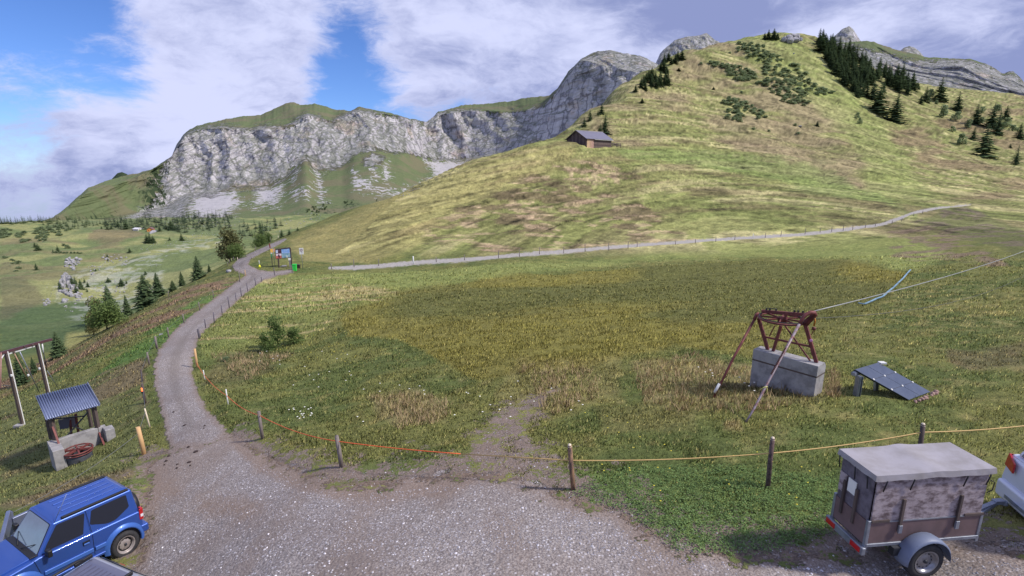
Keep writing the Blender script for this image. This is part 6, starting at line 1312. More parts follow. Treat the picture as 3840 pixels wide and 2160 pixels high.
        mb = MB(); mb.box((.12, s_ * .775, .60), (1.05, .035, .10)); mb.build('side_moulding', BLUE2, c, .014); mb = MB(); mb.box((-.57, s_ * .775, .60), (.26, .035, .10)); mb.build('side_moulding', BLUE2, c, .014)
        mb = MB(); mb.box((-.02, s_ * .76, .39), (1.35, .06, .07)); mb.build('sill', BLUE, c, .02)
        mb = MB(); mb.box((.55, s_ * .79, 1.04), (.10, .08, .05)); mb.box((.54, s_ * .88, 1.10), (.10, .16, .17)); mb.build('mirror', BLACK, c, .03)
        for xw in (-1.125, 1.125):
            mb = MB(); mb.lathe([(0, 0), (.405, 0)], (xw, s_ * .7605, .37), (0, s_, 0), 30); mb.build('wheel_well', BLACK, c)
            arc_ = []; inn = []
            for i in range(17): a = math.radians(-12 + 204 * i / 16); arc_.append(a)
            vs = []; fs = []
            for a in arc_:
                ca, sa = math.cos(a), math.sin(a); vs += [(xw + ca * .395, s_ * .762, .37 + sa * .395), (xw + ca * .395, s_ * .835, .37 + sa * .395), (xw + ca * .43, s_ * .84, .37 + sa * .43), (xw + ca * .505, s_ * .763, .37 + sa * .50)]
            for i in range(16):
                for k_ in range(3): b = i * 4 + k_; fs.append((b, b + 1, b + 5, b + 4))
            mb = MB(); mb.add(vs, fs, True); mb.build('wheel_flare', BLUE2, c)
            wheel(c, (xw, s_ * .725, .335), .34, .19, s_, RIMM, 10)
        mb = MB(); mb.box((1.615, s_ * .52, .745), (.06, .18, .16)); mb.build('headlight', WHITE_L, c, .03); mb = MB(); mb.box((1.60, s_ * .66, .74), (.05, .08, .10)); mb.build('indicator', mat('amber_lens', L(220, 120, 40), .3), c, .02)
        mb = MB(); mb.box((-1.625, s_ * .70, .93), (.06, .12, .30)); mb.box((-1.595, s_ * .765, .93), (.09, .02, .30)); mb.build('tail_light', RED_L, c, .012); mb = MB(); mb.box((-1.61, s_ * .772, .90), (.07, .02, .07)); mb.build('tail_light_reflector', WHITE_L, c)
    mb = MB(); mb.box((.84, .7665, .69), (.085, .012, .07)); mb.build('side_repeater', mat('dull_red_lens', L(130, 50, 44), .3), c); mb = MB(); mb.box((.80, .7665, .625), (.11, .012, .055)); mb.build('white_badge', PLASTIC_W, c)
    mb = MB(); mb.prism([(1.50, y, z) for y, z in ((-.80, .38), (.80, .38), (.80, .56), (-.80, .56))], (.26, 0, 0)); mb.build('front_bumper', BLUE2, c, .05, 3)
    mb = MB(); mb.prism([(-1.76, y, z) for y, z in ((-.79, .40), (.79, .40), (.79, .62), (-.79, .62))], (.22, 0, 0)); mb.build('rear_bumper', BLUE, c, .05, 3)
    mb = MB(); mb.box((1.645, 0, .74), (.03, .70, .14)); mb.build('grille', BLACK, c, .01)
    mb = MB(); mb.lathe([(0, .17), (.30, .165), (.335, .13), (.34, 0), (0, 0)], (-1.64, .02, .90), (-1, 0, 0), 32); mb.build('spare_wheel_cover', BLACK, c)
    mb = MB(); mb.tube([(.26, .60, 1.60), (-.02, .72, 2.22)], .006, 5); mb.build('antenna', STEEL, c)
    return c, fw, lf_, org, tc
bc, fw, lf_, org, tc = blue_car()
def wagon(name, label, org, z, head, paint, roofp, sc=1, L_=4.6, w=.9, hr=1.47, rails=True):
    c = place_car(name, label, (org[0], org[1], z), head, sc)
    # origin: middle of the rear edge on the ground; x forward
    prof = ((-.0, .35), (-.03, .62), (.02, .95), (.10, 1.0), (L_ - 1.2, .98), (L_ - .25, .78), (L_, .62), (L_, .32), (L_ - .4, .25), (.4, .25))
    mb = MB(); mb.prism([(x, -w, z_) for x, z_ in prof], (0, 2 * w, 0)); mb.build('body', paint, c, .09, 4)
    lo = {'rl': (.06, w - .05, .98), 'rr': (.06, -w + .05, .98), 'fl': (L_ - 1.15, w - .06, .97), 'fr': (L_ - 1.15, -w + .06, .97)}
    hi = {'rl': (.42, w - .27, hr), 'rr': (.42, -w + .27, hr), 'fl': (L_ - 2.0, w - .29, hr), 'fr': (L_ - 2.0, -w + .29, hr)}
    k8 = [lo['rl'], lo['rr'], lo['fr'], lo['fl'], hi['rl'], hi['rr'], hi['fr'], hi['fl']]
    mb = MB(); mb.add(k8, [(3, 2, 1, 0), (4, 5, 6, 7), (0, 3, 7, 4), (1, 5, 6, 2), (3, 2, 6, 7), (0, 4, 5, 1)]); mb.build('cabin', paint, c, .09, 4)
    mb = MB(); mb.add([(.46, -w + .33, hr - .01), (L_ - 2.05, -w + .35, hr - .01), (L_ - 2.05, w - .35, hr - .01), (.46, w - .33, hr - .01), (.6, -w + .42, hr + .04), (L_ - 2.25, -w + .44, hr + .04), (L_ - 2.25, w - .44, hr + .04), (.6, w - .42, hr + .04)], [(4, 5, 6, 7), (0, 1, 5, 4), (1, 2, 6, 5), (2, 3, 7, 6), (3, 0, 4, 7)]); rf = mb.build('roof', roofp, c, .03, 3)
    for y in (-.33, -.22, -.11, 0, .11, .22, .33): mb = MB(); mb.bar((.62, y, hr + .043), (L_ - 2.3, y, hr + .043), .022, .010); mb.build('roof_rib', roofp, rf)
    if rails:
        for s_ in (-1, 1):
            y = s_ * (w - .32); mb = MB(); mb.tube([(.52, y, hr + .02), (.72, y, hr + .10), (L_ - 2.5, y, hr + .10), (L_ - 2.25, y, hr + .02)], .026, 8); mb.build('roof_rail', BLACK, rf)
            mb = MB(); mb.box((.62, y, hr + .045), (.30, .05, .07)); mb.build('rail_foot', BLACK, rf, .015)
    for s_ in (-1, 1):
        L4 = [lo['rl'], lo['fl'], hi['fl'], hi['rl']] if s_ > 0 else [lo['fr'], lo['rr'], hi['rr'], hi['fr']]
        for (u0, u1) in ((.08, .24), (.27, .52), (.55, .80)):
            a, b = (u0, u1) if s_ > 0 else (1 - u1, 1 - u0); pane(c, 'side_window', L4, [(a, .12), (b, .12), (b, .84), (a, .84)], GLASS, .010, .012, .04, (SEAL, .015))
        for xw in (.95, L_ - .9):
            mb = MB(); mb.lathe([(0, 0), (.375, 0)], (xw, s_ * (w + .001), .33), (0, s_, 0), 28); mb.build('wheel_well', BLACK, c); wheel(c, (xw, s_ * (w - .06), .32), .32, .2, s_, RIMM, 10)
        if rails: mb = MB(); mb.box((-.05, s_ * (w - .16), .74), (.04, .16, .18)); mb.build('tail_light', RED_L, c, .01)
        else:
            mb = MB(); mb.prism([(.02, s_ * (w - .01), .80), (-.035, s_ * (w - .30), .78), (-.035, s_ * (w - .30), .93), (.05, s_ * (w - .01), .99)], (-.03, s_ * .01, 0)); mb.build('tail_light', RED_L, c, .01)
        if not rails:
            mb = MB(); mb.prism([(.0, s_ * (w + .006), .80), (.20, s_ * (w + .006), .90), (.18, s_ * (w + .006), .97), (.03, s_ * (w + .006), .98)], (0, s_ * .008, 0)); mb.build('tail_light', RED_L, c)
        mb = MB(); mb.box((L_ - .02, s_ * (w - .28), .62), (.08, .3, .12)); mb.build('headlight', WHITE_L, c, .03)
        mb = MB(); mb.box((L_ - 1.5, s_ * (w + .08), 1.02), (.14, .16, .13)); mb.build('mirror', paint, c, .03)
    pane(c, 'rear_window', [lo['rl'], lo['rr'], hi['rr'], hi['rl']], [(.08, .08), (.92, .08), (.90, .9), (.10, .9)], GLASS, .012, .014, .05, (SEAL, .012))
    pane(c, 'windscreen', [lo['fr'], lo['fl'], hi['fl'], hi['fr']], [(.06, .06), (.94, .06), (.92, .93), (.08, .93)], GLASS, .012, .014, .05)
    mb = MB(); mb.prism([(-.10, y, z_) for y, z_ in ((-w + .02, .33), (w - .02, .33), (w - .02, .60), (-w + .02, .60))], (.16, 0, 0)); mb.build('rear_bumper', paint, c, .05, 3)
    mb = MB(); mb.box((-.105, 0, .42), (.012, 1.2, .05)); mb.build('bumper_trim', STEEL, c)
    return c
GREYP = mat('dark_grey_paint', L(104, 104, 124), .35, .4, .2, 1, coat=.6); SILV = mat('silver_paint', L(166, 168, 178), .3, .5, .2, 1, coat=.6); WHITEP = mat('white_paint', L(206, 210, 226), .25, .1, .1, 1, L(200, 204, 220), coat=.8)
hg = math.atan2(-.93, -.37); ra = on_level(336, 2078, -.62); rb = on_level(533, 2153, -.62); rc2 = (ra + rb) / 2
fg_ = Vector((math.cos(hg), math.sin(hg), 0)); o_ = rc2 - fg_ * .42; wagon('estate_car', 'silver estate car with grey ribbed roof and black rails, bottom left', (o_.x, o_.y), -.62 - 1.47, hg, SILV, GREYP)
# white car hitched to the trailer
hw = math.radians(-12); f_ = Vector((math.cos(hw), math.sin(hw), 0)); l_ = Vector((-f_.y, f_.x, 0)); zc = .12
cor = on_level(3738, 1800, zc + .70); o_ = cor - l_ * .86 + f_ * .1
wc_ = wagon('white_car', 'white car at the right border with red tail light, towing the trailer', (o_.x, o_.y), zc, hw, WHITEP, WHITEP, 1, 4.6, .9, 1.6, False); wc_.scale = (1, 1, 1.28)
pl = MB(); pl.box((-.05, 0, .80), (.02, .52, .12)); plo = pl.build('number_plate', mat('plate_white', L(222, 220, 222), .4), wc_)
fc = bpy.data.curves.new('plate_text', 'FONT'); fc.body = 'UR\u00b722'; fc.size = .12; fc.extrude = .002; fc.align_x = 'CENTER'
to = bpy.data.objects.new('tmp_text', fc); SC.collection.objects.link(to); dg = bpy.context.evaluated_depsgraph_get(); me = bpy.data.meshes.new_from_object(to.evaluated_get(dg)); bpy.data.objects.remove(to); me.materials.clear(); me.materials.append(BLACK)
po = bpy.data.objects.new('plate_lettering', me); SC.collection.objects.link(po); po.parent = plo; po.location = (-.066, .04, .757); po.rotation_euler = (math.radians(90), 0, math.radians(-90))
mb = MB(); mb.lathe([(0, .012), (.045, .012), (.045, 0)], (-.045, -.02, .93), (-1, 0, 0), 20); em = mb.build('round_emblem', mat('emblem_blue', L(60, 90, 170), .4), wc_)

# ================================================================ trailer
ta = math.radians(6); t1 = Vector((math.cos(ta), math.sin(ta), 0)); t2 = Vector((-t1.y, t1.x, 0)); A0 = Vector((5.66, 7.08, 0))
tl, tw_, zb0, zsp, zt = 1.98, .72, .74, 1.15, 1.97
tr = thing('box_trailer', 'old single-axle box trailer with wooden walls and pale tarpaulin lid', 'trailer', (A0.x, A0.y, 0)); tr.rotation_euler = (0, 0, ta)
PLY = mat('brown_plywood', L(112, 92, 92), .7, 0, .6, 3, L(90, 74, 74)); WSH = mat('washed_boards', L(166, 154, 158), .85, 0, 1, 5.5, L(92, 78, 80), .008, stretch=(1, 1, 1.8)); TARP = mat('tarpaulin', L(158, 154, 160), .6, 0, .55, 1.9, L(124, 118, 112), .004)
mb = MB(); mb.box((tl / 2, tw_ / 2, zb0 - .01), (tl, tw_, .04)); mb.build('floor', DARKM, tr)
for y in (0, tw_): mb = MB(); mb.box((tl / 2, y, (zb0 + zsp) / 2), (tl - .02, .03, zsp - zb0)); mb.build('lower_side', PLY, tr); mb = MB(); mb.box((tl / 2, y, (zsp + zt) / 2 - .02), (tl - .06, .024, zt - zsp - .05)); mb.build('upper_side', WSH, tr); mb = MB(); mb.box((tl / 2, y + (-.012 if y == 0 else .012), zb0 + .0), (tl, .045, .055)); mb.build('sill_rail', STEEL, tr, .005); mb = MB(); mb.box((tl / 2, y + (-.010 if y == 0 else .01), zsp), (tl - .3, .03, .018)); mb.build('joint_strip', STEEL, tr)
for x in (0, tl): mb = MB(); mb.box((x, tw_ / 2, (zb0 + zsp) / 2), (.03, tw_ - .04, zsp - zb0)); mb.build('lower_end', PLY, tr); mb = MB(); mb.box((x + (.012 if x == 0 else -.012), tw_ / 2, (zsp + zt) / 2 - .02), (.024, tw_ - .06, zt - zsp - .05)); mb.build('upper_end', mat('grey_boards', L(112, 106, 116), .85, 0, .9, 5, L(78, 72, 80)), tr)
for (x, y) in ((0, 0), (tl, 0), (0, tw_), (tl, tw_)): mb = MB(); mb.box((x, y, (zb0 + zsp) / 2 - .03), (.05, .05, zsp - zb0 + .12)); mb.build('corner_post', STEEL, tr, .006)
for x in (.52, 1.52): mb = MB(); mb.box((x, -.035, 1.27), (.045, .035, .56)); mb.build('stake', W_DARK, tr, .004); mb = MB(); mb.box((x, -.05, 1.02), (.06, .03, .14)); mb.build('stake_socket', STEEL, tr, .004)
for y in (.28, .54): mb = MB(); mb.box((-.03, y, 1.24), (.035, .045, .62)); mb.build('stake', W_DARK, tr, .004)
mb = MB(); mb.box((-.02, .40, 1.52), (.014, .17, .24)); mb.build('window_patch', PLASTIC_W, tr); mb = MB(); mb.box((-.02, .60, 1.48), (.012, .15, .34)); mb.build('pale_panel', WSH, tr)
for x, l2 in ((.18, .30), (1.82, .34)): mb = MB(); mb.box((x, -.025, zsp + .02), (l2, .02, .04)); mb.build('batten', W_DARK, tr)
# tarpaulin: a slightly sagging lid with hanging hem
nx, ny = 26, 12; vs, fs = [], []
def tz(a, b): return zt + .03 + .03 * math.exp(-((a - .52) / .08) ** 2) * (.4 + .6 * b) - .025 * (math.sin(math.pi * a * 2) ** 2) * math.sin(math.pi * b) 
for j in range(ny + 1):
    for i in range(nx + 1): a, b = i / nx, j / ny; vs.append((-.04 + a * (tl + .08), -.04 + b * (tw_ + .08), tz(a, b)))
for j in range(ny):
    for i in range(nx): k_ = j * (nx + 1) + i; fs.append((k_, k_ + 1, k_ + nx + 2, k_ + nx + 1))
rim_ = [i for i in range(nx + 1)] + [(nx + 1) * j + nx for j in range(1, ny + 1)] + [(nx + 1) * ny + i for i in range(nx - 1, -1, -1)] + [(nx + 1) * j for j in range(ny - 1, 0, -1)]
mbt = MB(); mbt.add(vs, fs, True); fs = []; vs0 = vs; rv_ = [vs[i] for i in rim_]; vs = list(rv_); b0 = len(vs)
for q_, i in enumerate(range(len(rv_))): x, y, z_ = vs[i]; w_ = .004 * math.sin(q_ * 1.7); vs.append((x + (-.012 if x < 0 else .012 if x > tl else 0) + w_ * (0 < y < tw_), y + (-.012 if y < 0 else .012 if y > tw_ else 0) - abs(w_) * (y < 0), z_ - .095 - .006 * math.sin(q_ * .9)))
for q_ in range(b0): fs.append((q_, b0 + q_, b0 + (q_ + 1) % b0, (q_ + 1) % b0))
mbt.add(vs, fs, False); tp = mbt.build('tarpaulin', TARP, tr)
for x in (.14, .60, 1.52, 1.92): mb = MB(); mb.tube([(x, -.062, zt - .06), (x - .01, -.05, zt - .15), (x - .02, -.035, zt - .26)], .010, 5); mb.build('rubber_strap', BLACK, tr)
for y in (.10, .36, .70): mb = MB(); mb.tube([(-.062, y, zt - .06), (-.05, y, zt - .15), (-.035, y, zt - .28)], .010, 5); mb.build('rubber_strap', BLACK, tr)
mb = MB(); mb.tube([(tl - .02, -.04, zt - .18), (tl + .06, -.04, zt - .22), (tl + .05, -.04, zt - .36), (tl - .04, -.04, zt - .40)], .008, 5); mb.build('rope_loop', BLACK, tr)
mb = MB(); mb.box((-.05, tw_ / 2, zb0 - .09), (.06, tw_ + .12, .13)); lb_ = mb.build('light_board', STEEL, tr, .01)
for y in (.06, tw_ - .1): mb = MB(); mb.box((-.085, y + .03, zb0 - .09), (.02, .20, .09)); mb.build('tail_light', RED_L, lb_, .006)
gzt = ground_z(6.75, 6.95)
wx_ = .92; rr_ = .31; wzz = gzt + rr_ - .0
for s_ in (-1, 1):
    y = -.14 if s_ < 0 else tw_ + .14
    wheel(tr, (wx_, y, wzz), rr_, .17, s_, mat('silver_rim', L(150, 150, 156), .35, .6, .5, 8, L(110, 108, 110)), 12)
    vs, fs = [], []
    for i in range(15):
        a = math.radians(-4 + 190 * i / 14); ca, sa = math.cos(a), math.sin(a); R_o = .40
        for (rr2, yy) in ((R_o - .03, -.13), (R_o, -.10), (R_o + .012, 0), (R_o, .10), (R_o - .03, .13)): vs.append((wx_ + ca * rr2, y + yy * 1.0, wzz + .02 + sa * rr2))
    for i in range(14):
        for k_ in range(4): b = i * 5 + k_; fs.append((b, b + 1, b + 6, b + 5))
    mb = MB(); mb.add(vs, fs, True); o = mb.build('mudguard', mat('grey_mudguard', L(112, 122, 146), .5, 0, .2, 3), tr); md = o.modifiers.new('solid', 'SOLIDIFY'); md.thickness = .006
mb = MB(); mb.tube([(wx_, -.2, wzz), (wx_, tw_ + .2, wzz)], .03, 8); mb.build('axle', DARKM, tr); mb = MB(); mb.box((wx_ - .42, -.05, zb0 - .1), (.14, .10, .14)); mb.build('bracket', DARKM, tr)
hitch = on_level(3752, 1884, .62) - Vector((A0.x, A0.y, 0)); hx_, hy_ = hitch.dot(t1), hitch.dot(t2)
for y in (.25, tw_ - .25): mb = MB(); mb.bar((tl - .05, y, zb0 - .03), (hx_ - .15, hy_ + (.02 if y > .5 else -.02), .60), .05, .06); mb.build('drawbar', STEEL, tr)
mb = MB(); mb.bar((tl - .1, tw_ / 2, zb0), (hx_ - .1, hy_, .62), .07, .07); mb.build('drawbar', STEEL, tr); mb = MB(); mb.box((hx_ - .05, hy_, .64), (.2, .1, .08)); mb.lathe([(0, .05), (.05, .03), (.06, -.04), (0, -.06)], (hx_ + .08, hy_, .61), (0, 0, 1), 12); mb.build('coupling', STEEL, tr, .01)
mb = MB(); mb.box((tl + .22, tw_ / 2 - .1, .70), (.16, .14, .14)); mb.build('socket_box', PLASTIC_W, tr, .02); mb = MB(); mb.tube([(tl + .34, .5, .55), (tl + .36, .5, 1.10)], .025, 8); mb.tube([(tl + .36, .5, 1.10), (tl + .44, .42, 1.12)], .014, 6); mb.build('jockey_stand', STEEL, tr)
# ================================================================ guard rail, bottom left
RAILM = mat('rail_steel', L(128, 136, 160), .4, .5, .5, 3, L(100, 104, 124)); zr = -1.9
a = on_level(36, 1934, zr); b = on_level(-12, 2090, zr + .2); b2 = on_level(-40, 2240, zr + .3); c_ = on_level(128, 1926, zr - .15); c0_ = on_level(48, 1962, zr - .15)
gr_ = thing('guard_rail', 'galvanised steel guard rail corner at the bottom left border', 'rail', a)
for nm, p, q in (('beam', a, b2 + (b2 - a) * .3), ('beam', c0_, c_ + (c_ - c0_) * 1.2)):
    mb = MB(); mb.bar(p - a, q - a, .09, .30); mb.build(nm, RAILM, gr_, .02)
for p in (a, c_ + (c_ - c0_) * .9, b2): mb = MB(); mb.bar((p - a) + Vector((0, 0, .1)), (p - a) + Vector((0, 0, -1.2)), .10, .10); mb.build('rail_post', RAILM, gr_)
# ================================================================ grass, stones, flowers
def nearest(X, Y):
    a = np.arctan2(X, Y); ia = np.clip(np.searchsorted(AZ, a), 0, NA - 1); ir = np.clip(np.searchsorted(_lr, np.log(np.hypot(X, Y))), 0, NR - 1); return ia, ir
def grass(name, label, n, rlo, rhi, seed, mode):
    g = np.random.default_rng(seed)
    r = np.exp(g.uniform(math.log(rlo), math.log(rhi), n)); a = g.uniform(-math.radians(51), math.radians(51), n); X = r * np.sin(a); Y = r * np.cos(a)
    ia, ir = nearest(X, Y); sg = sd_g[ia, ir]; wn = worn[ia, ir]; c = col[ia, ir]; D = GD[ia, ir]; pathd = sd_p[ia, ir]
    clump = fbm(X * 1.3, Y * 1.3, 4, 300 + seed); fine_ = fbm(X * 5, Y * 5, 2, 301 + seed)
    keep = (sg > .06 + .25 * (clump - .5)) & ((wn > .05) | (fine_ * .6 + clump * .4 > .60)) & (pathd > .5) & (D < 88)
    lum = c.mean(-1); straw = sstep(.10, .20, c[:, 0] - .35 * c[:, 1]); lush = LUSHM[ia, ir]
    keep &= g.uniform(0, 1, n) < (sstep(.22, .60, clump + g.uniform(-.1, .1, n)) * .85 + .1) * sstep(95, 35, D)
    X, Y, c, D, clump, straw, lush, wn = [q[keep] for q in (X, Y, c, D, clump, straw, lush, wn)]; n = len(X); Z_ = ground_z_arr(X, Y)
    h = (.035 + .0016 * np.minimum(D, 50)) * g.uniform(.5, 1.5, n) * (.6 + .9 * clump) * (1 + 1.0 * straw); h = np.where(lush > .4, h * .6, h) * np.where(wn < .1, .5, 1)
    w = (.0055 + .0006 * D) * g.uniform(.6, 1.4, n) * np.where(lush > .4, 1.6, 1)
    th = g.uniform(0, 2 * math.pi, n); lx = g.normal(0, .35, n) * h; ly = g.normal(0, .35, n) * h
    dx = np.cos(th) * w; dy = np.sin(th) * w
    P = np.empty((n, 3, 3)); P[:, 0] = np.stack([X - dx, Y - dy, Z_ - .01], -1); P[:, 1] = np.stack([X + dx, Y + dy, Z_ - .01], -1); P[:, 2] = np.stack([X + lx, Y + ly, Z_ + h], -1)
    k = g.uniform(.55, 1.65, n)[:, None]; yl = (g.uniform(0, 1, n) < .18)[:, None]
    cc = np.clip(np.where(yl, c * .55 + L(168, 156, 104) * .45, c) * k * 1.6, 0, 1)
    C4 = np.repeat(np.concatenate([cc, np.ones((n, 1))], 1)[:, None], 3, 1).reshape(-1, 4)
    o = mesh_np(name, P.reshape(-1, 3), np.arange(n * 3).reshape(n, 3), M_BLADE, True, {'blade': ('FLOAT_COLOR', C4)})
    nn = np.zeros((n, 3, 3)); nn[..., 2] = 1; nn[..., 0] = (lx / (h + .01))[:, None] * .8; nn[..., 1] = (ly / (h + .01))[:, None] * .8; nn /= np.linalg.norm(nn, axis=-1, keepdims=True)
    o.data.normals_split_custom_set_from_vertices(nn.reshape(-1, 3).tolist())
    return tag(o, label, 'grass', kind='stuff')
m = bpy.data.materials.new('grass_blades'); m.use_nodes = True; t = NT(m.node_tree); M_BLADE = m
out = t.n('ShaderNodeOutputMaterial'); df = t.n('ShaderNodeBsdfDiffuse'); tl_ = t.n('ShaderNodeBsdfTranslucent'); mx = t.n('ShaderNodeMixShader'); mx.inputs[0].default_value = .25
cc_ = t.attr('blade', 'Color'); t.put(df.inputs[0], cc_); t.put(tl_.inputs[0], cc_); t.nt.links.new(df.outputs[0], mx.inputs[1]); t.nt.links.new(tl_.outputs[0], mx.inputs[2]); t.nt.links.new(mx.outputs[0], out.inputs[0])
grass('meadow_grass', 'rough alpine grass of the meadow and the bank', 420000, 7.6, 88, 1, 0)
# tall dry seed heads
def stalks(n, polys, seed):
    g = random.Random(seed); vs, fs, cs = [], [], []
    for poly, cnt in polys:
        for (x, y) in scatter(poly, cnt, seed, 5):
            p, d = G(x, y); 
            for q in range(7):
                a = g.uniform(0, 6.28); rr = g.uniform(0, .18); X, Y = p.x + math.cos(a) * rr, p.y + math.sin(a) * rr; h = g.uniform(.15, .36); w = .004 + .0005 * d; lx, ly = g.gauss(0, .1), g.gauss(0, .1); z = ground_z(X, Y); b = len(vs)
                th = g.uniform(0, 3.14); dx, dy = math.cos(th) * w, math.sin(th) * w
                vs += [(X - dx, Y - dy, z), (X + dx, Y + dy, z), (X + lx, Y + ly, z + h)]; fs.append((b, b + 1, b + 2)); c = L(172, 152, 120) * g.uniform(.8, 1.4); cs += [(*c, 1)] * 3
    o = mesh_np('dry_grass', np.array(vs), np.array(fs), M_BLADE, True, {'blade': ('FLOAT_COLOR', np.array(cs))})
    o.data.normals_split_custom_set_from_vertices([(0, 0, 1)] * len(vs)); tag(o, 'patches of tall dry reddish grass around the concrete block and in the meadow', 'grass', kind='stuff')
stalks(0, [(S((1590,930),(1740,890),(1900,930),(1890,960),(2000,990),(2060,1010),(1900,1040),(1620,1030)), 300), (S((940,1000),(1040,985),(1130,1010),(1120,1060),(1010,1080)), 90), (S((2090,920),(2120,960),(2110,1000),(2080,1000)), 40), (S((1300,920),(1500,930),(1500,1010),(1380,1050)), 120), (S((520,890),(740,890),(620,960)), 80)], 5)
# broad dock and clover leaves by the yard
def leaves(n, poly, seed):
    g = random.Random(seed); vs, fs, cs = [], [], []
    for (x, y) in scatter(poly, n, seed, 1):
        p, d = G(x, y)
        for q in range(5):
            a = g.uniform(0, 6.28); l_ = g.uniform(.02, .05); w = l_ * .35; X = p.x + g.gauss(0, .05); Y = p.y + g.gauss(0, .05); z = ground_z(X, Y) + g.uniform(.02, .07); dx, dy = math.cos(a), math.sin(a); b = len(vs); tz_ = g.uniform(-.01, .03)
            vs += [(X, Y, z), (X + dx * l_ * .5 - dy * w, Y + dy * l_ * .5 + dx * w, z + tz_), (X + dx * l_, Y + dy * l_, z + tz_ * .6), (X + dx * l_ * .5 + dy * w, Y + dy * l_ * .5 - dx * w, z + tz_)]
            fs.append((b, b + 1, b + 2, b + 3)); c = L(106, 128, 80) * g.uniform(.6, 1.7); cs += [(*c, 1)] * 4
    tag(mesh_np('dock_leaves', np.array(vs), np.array(fs), M_BLADE, False, {'blade': ('FLOAT_COLOR', np.array(cs))}), 'broad green leaves growing densely at the edge of the yard', 'plants', kind='stuff')
def scatter_fast(poly, n, seed):
    P = np.array(poly, float); g = np.random.default_rng(seed); x = g.uniform(P[:, 0].min(), P[:, 0].max(), n * 3); y = g.uniform(P[:, 1].min(), P[:, 1].max(), n * 3); k = poly_sdf(x, y, poly) < 0; return list(zip(x[k][:n], y[k][:n]))
_sc = scatter; scatter = lambda poly, n, seed, mind: scatter_fast(poly, n, seed) if mind <= 1 else _sc(poly, n, seed, mind)
leaves(2600, S((1430,1240),(1560,1180),(1800,1170),(2140,1210),(2120,1340),(1900,1400),(1700,1390),(1600,1300)), 6)
scatter = _sc
# gravel
def pebbles(name, label, n, seed, size, colr_, rng_=(7.8, 17), wob=True):
    g = np.random.default_rng(seed); r = np.exp(g.uniform(math.log(rng_[0]), math.log(rng_[1]), n)); a = g.uniform(-math.radians(50), math.radians(50), n); X = r * np.sin(a); Y = r * np.cos(a)
    ia, ir = nearest(X, Y); keep = (sd_g[ia, ir] < -.15) & (fbm(X * .5, Y * .5, 3, seed) > .40); keep |= (worn[ia, ir] < -.05) & (sd_g[ia, ir] > 0) & (g.uniform(0, 1, n) < .25); X, Y = X[keep], Y[keep]; n = len(X); Z_ = ground_z_arr(X, Y)
    s = g.uniform(size[0], size[1], n) * g.uniform(.5, 1, n); base = np.array([(1, 0, 0), (0, 1, 0), (-1, 0, 0), (0, -1, 0), (0, 0, .75), (0, 0, -.5)], float)
    P = base[None] * g.uniform(.6, 1.2, (n, 6, 3)); P[..., 0] += g.uniform(-.2, .2, (n, 6)); th = g.uniform(0, 6.28, n)[:, None]; x = P[..., 0] * np.cos(th) - P[..., 1] * np.sin(th); y = P[..., 0] * np.sin(th) + P[..., 1] * np.cos(th)
    P = np.stack([x * s[:, None] + X[:, None], y * s[:, None] + Y[:, None], P[..., 2] * s[:, None] + Z_[:, None] + s[:, None] * .2], -1)
    f = np.array([(0, 1, 4), (1, 2, 4), (2, 3, 4), (3, 0, 4), (1, 0, 5), (2, 1, 5), (3, 2, 5), (0, 3, 5)]); F_ = (f[None] + (np.arange(n) * 6)[:, None, None]).reshape(-1, 3)
    cc = np.clip(colr_[None] * g.uniform(.55, 1.25, (n, 1)), 0, 1); C4 = np.repeat(np.concatenate([cc, np.ones((n, 1))], 1)[:, None], 6, 1).reshape(-1, 4)
    return tag(mesh_np(name, P.reshape(-1, 3), F_, M_PEB, False, {'blade': ('FLOAT_COLOR', C4)}), label, 'gravel', kind='stuff')
m = bpy.data.materials.new('pebble'); m.use_nodes = True; t = NT(m.node_tree); M_PEB = m
out = t.n('ShaderNodeOutputMaterial'); b = t.n('ShaderNodeBsdfPrincipled'); b.inputs['Roughness'].default_value = .9; t.put(b.inputs['Base Color'], t.attr('blade', 'Color')); t.nt.links.new(b.outputs[0], out.inputs[0])
pebbles('gravel_stones', 'loose grey gravel stones lying on the yard', 34000, 11, (.009, .022), L(168, 164, 170)); pebbles('white_gravel_stones', 'paler larger gravel stones lying on the yard', 1500, 12, (.018, .036), L(214, 210, 214), (7.8, 15))
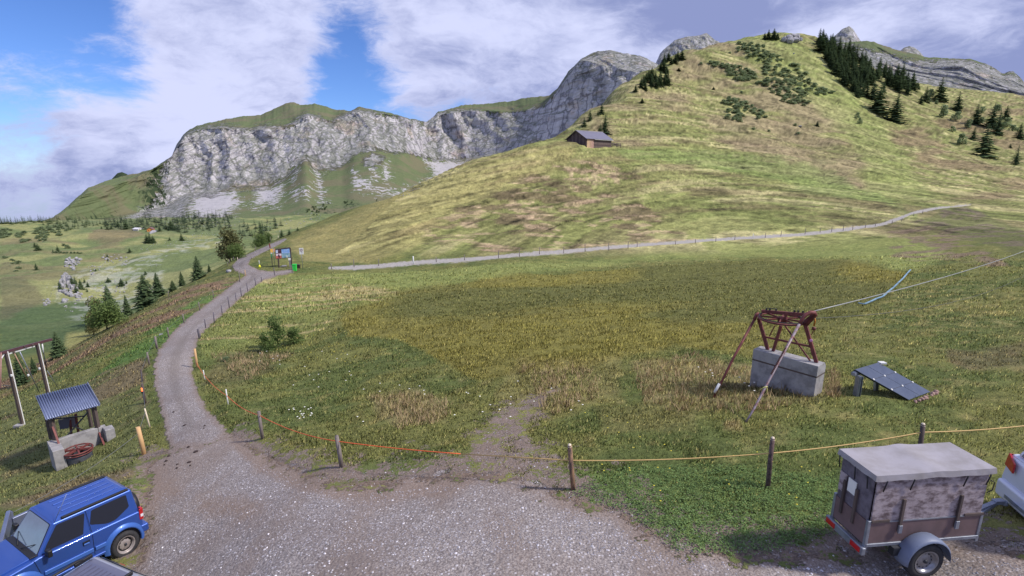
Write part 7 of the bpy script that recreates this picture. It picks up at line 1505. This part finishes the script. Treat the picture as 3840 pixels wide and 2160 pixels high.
# turf clumps in the worn ground, dung on the road, flowers
DUNG = mat('dung', L(58, 46, 44), .9, 0, .5, 8)
for (x, y, w) in ((480, 1075, 22), (650, 1080, 16), (645, 1102, 8), (575, 1302, 30), (512, 1262, 20), (348, 1338, 20), (322, 1380, 20), (520, 1390, 24), (420, 1408, 14), (415, 1440, 16), (388, 963, 14), (528, 1418, 12), (310, 1412, 10)):
    u, v = 480 + x / 2.263, 1120 + y / 2.263; p, d = G(u, v); w_ = w / 2.263 * d / 1920 / 2 * 1.3; o = bpy.data.objects.new('dung_pat', RK[RNG.randrange(6)].copy()); o.data.materials.clear(); o.data.materials.append(DUNG); SC.collection.objects.link(o); o.location = p + Vector((0, 0, .01)); o.scale = (w_, w_ * 1.2, .035); o.rotation_euler = (0, 0, x); tag(o, 'dark cow pat lying on the gravel where road meets yard', 'dung', 'cow pats on the road')
mb = MB()
for poly, n in ((S((720, 1035), (790, 1040), (790, 1070), (730, 1070)), 16), (S((880, 980), (1400, 960), (1500, 1060), (900, 1080)), 26), (S((1700, 930), (2000, 960), (1900, 1010)), 10), (S((620, 880), (900, 900), (900, 1000), (650, 980)), 20)):
    for (u, v) in scatter(poly, n, 33, 4): p, d = G(u, v); s_ = .022 + .0006 * d; mb.lathe([(0, .01), (s_, 0), (0, -.015)], (p.x, p.y, p.z + .26), (0, 0, 1), 6, False)
tag(mb.build('white_flowers', mat('petals', L(226, 224, 214), .8)), 'white flower heads dotted over the near meadow', 'flowers', kind='stuff')
mb = MB()
for poly, n in ((S((640, 800), (900, 820), (900, 920), (640, 900)), 60), (S((1450, 1040), (1700, 1030), (1700, 1300), (1450, 1250)), 18), (S((1750, 1160), (2050, 1120), (2050, 1300), (1800, 1300)), 12)):
    for (u, v) in scatter(poly, n, 34, 4): p, d = G(u, v); s_ = .014 + .0005 * d; mb.lathe([(0, .01), (s_, 0), (0, -.01)], (p.x, p.y, p.z + .12), (0, 0, 1), 6, False)
tag(mb.build('yellow_flowers', mat('yellow_petals', L(222, 206, 70), .8)), 'small yellow flowers in the grass', 'flowers', kind='stuff')
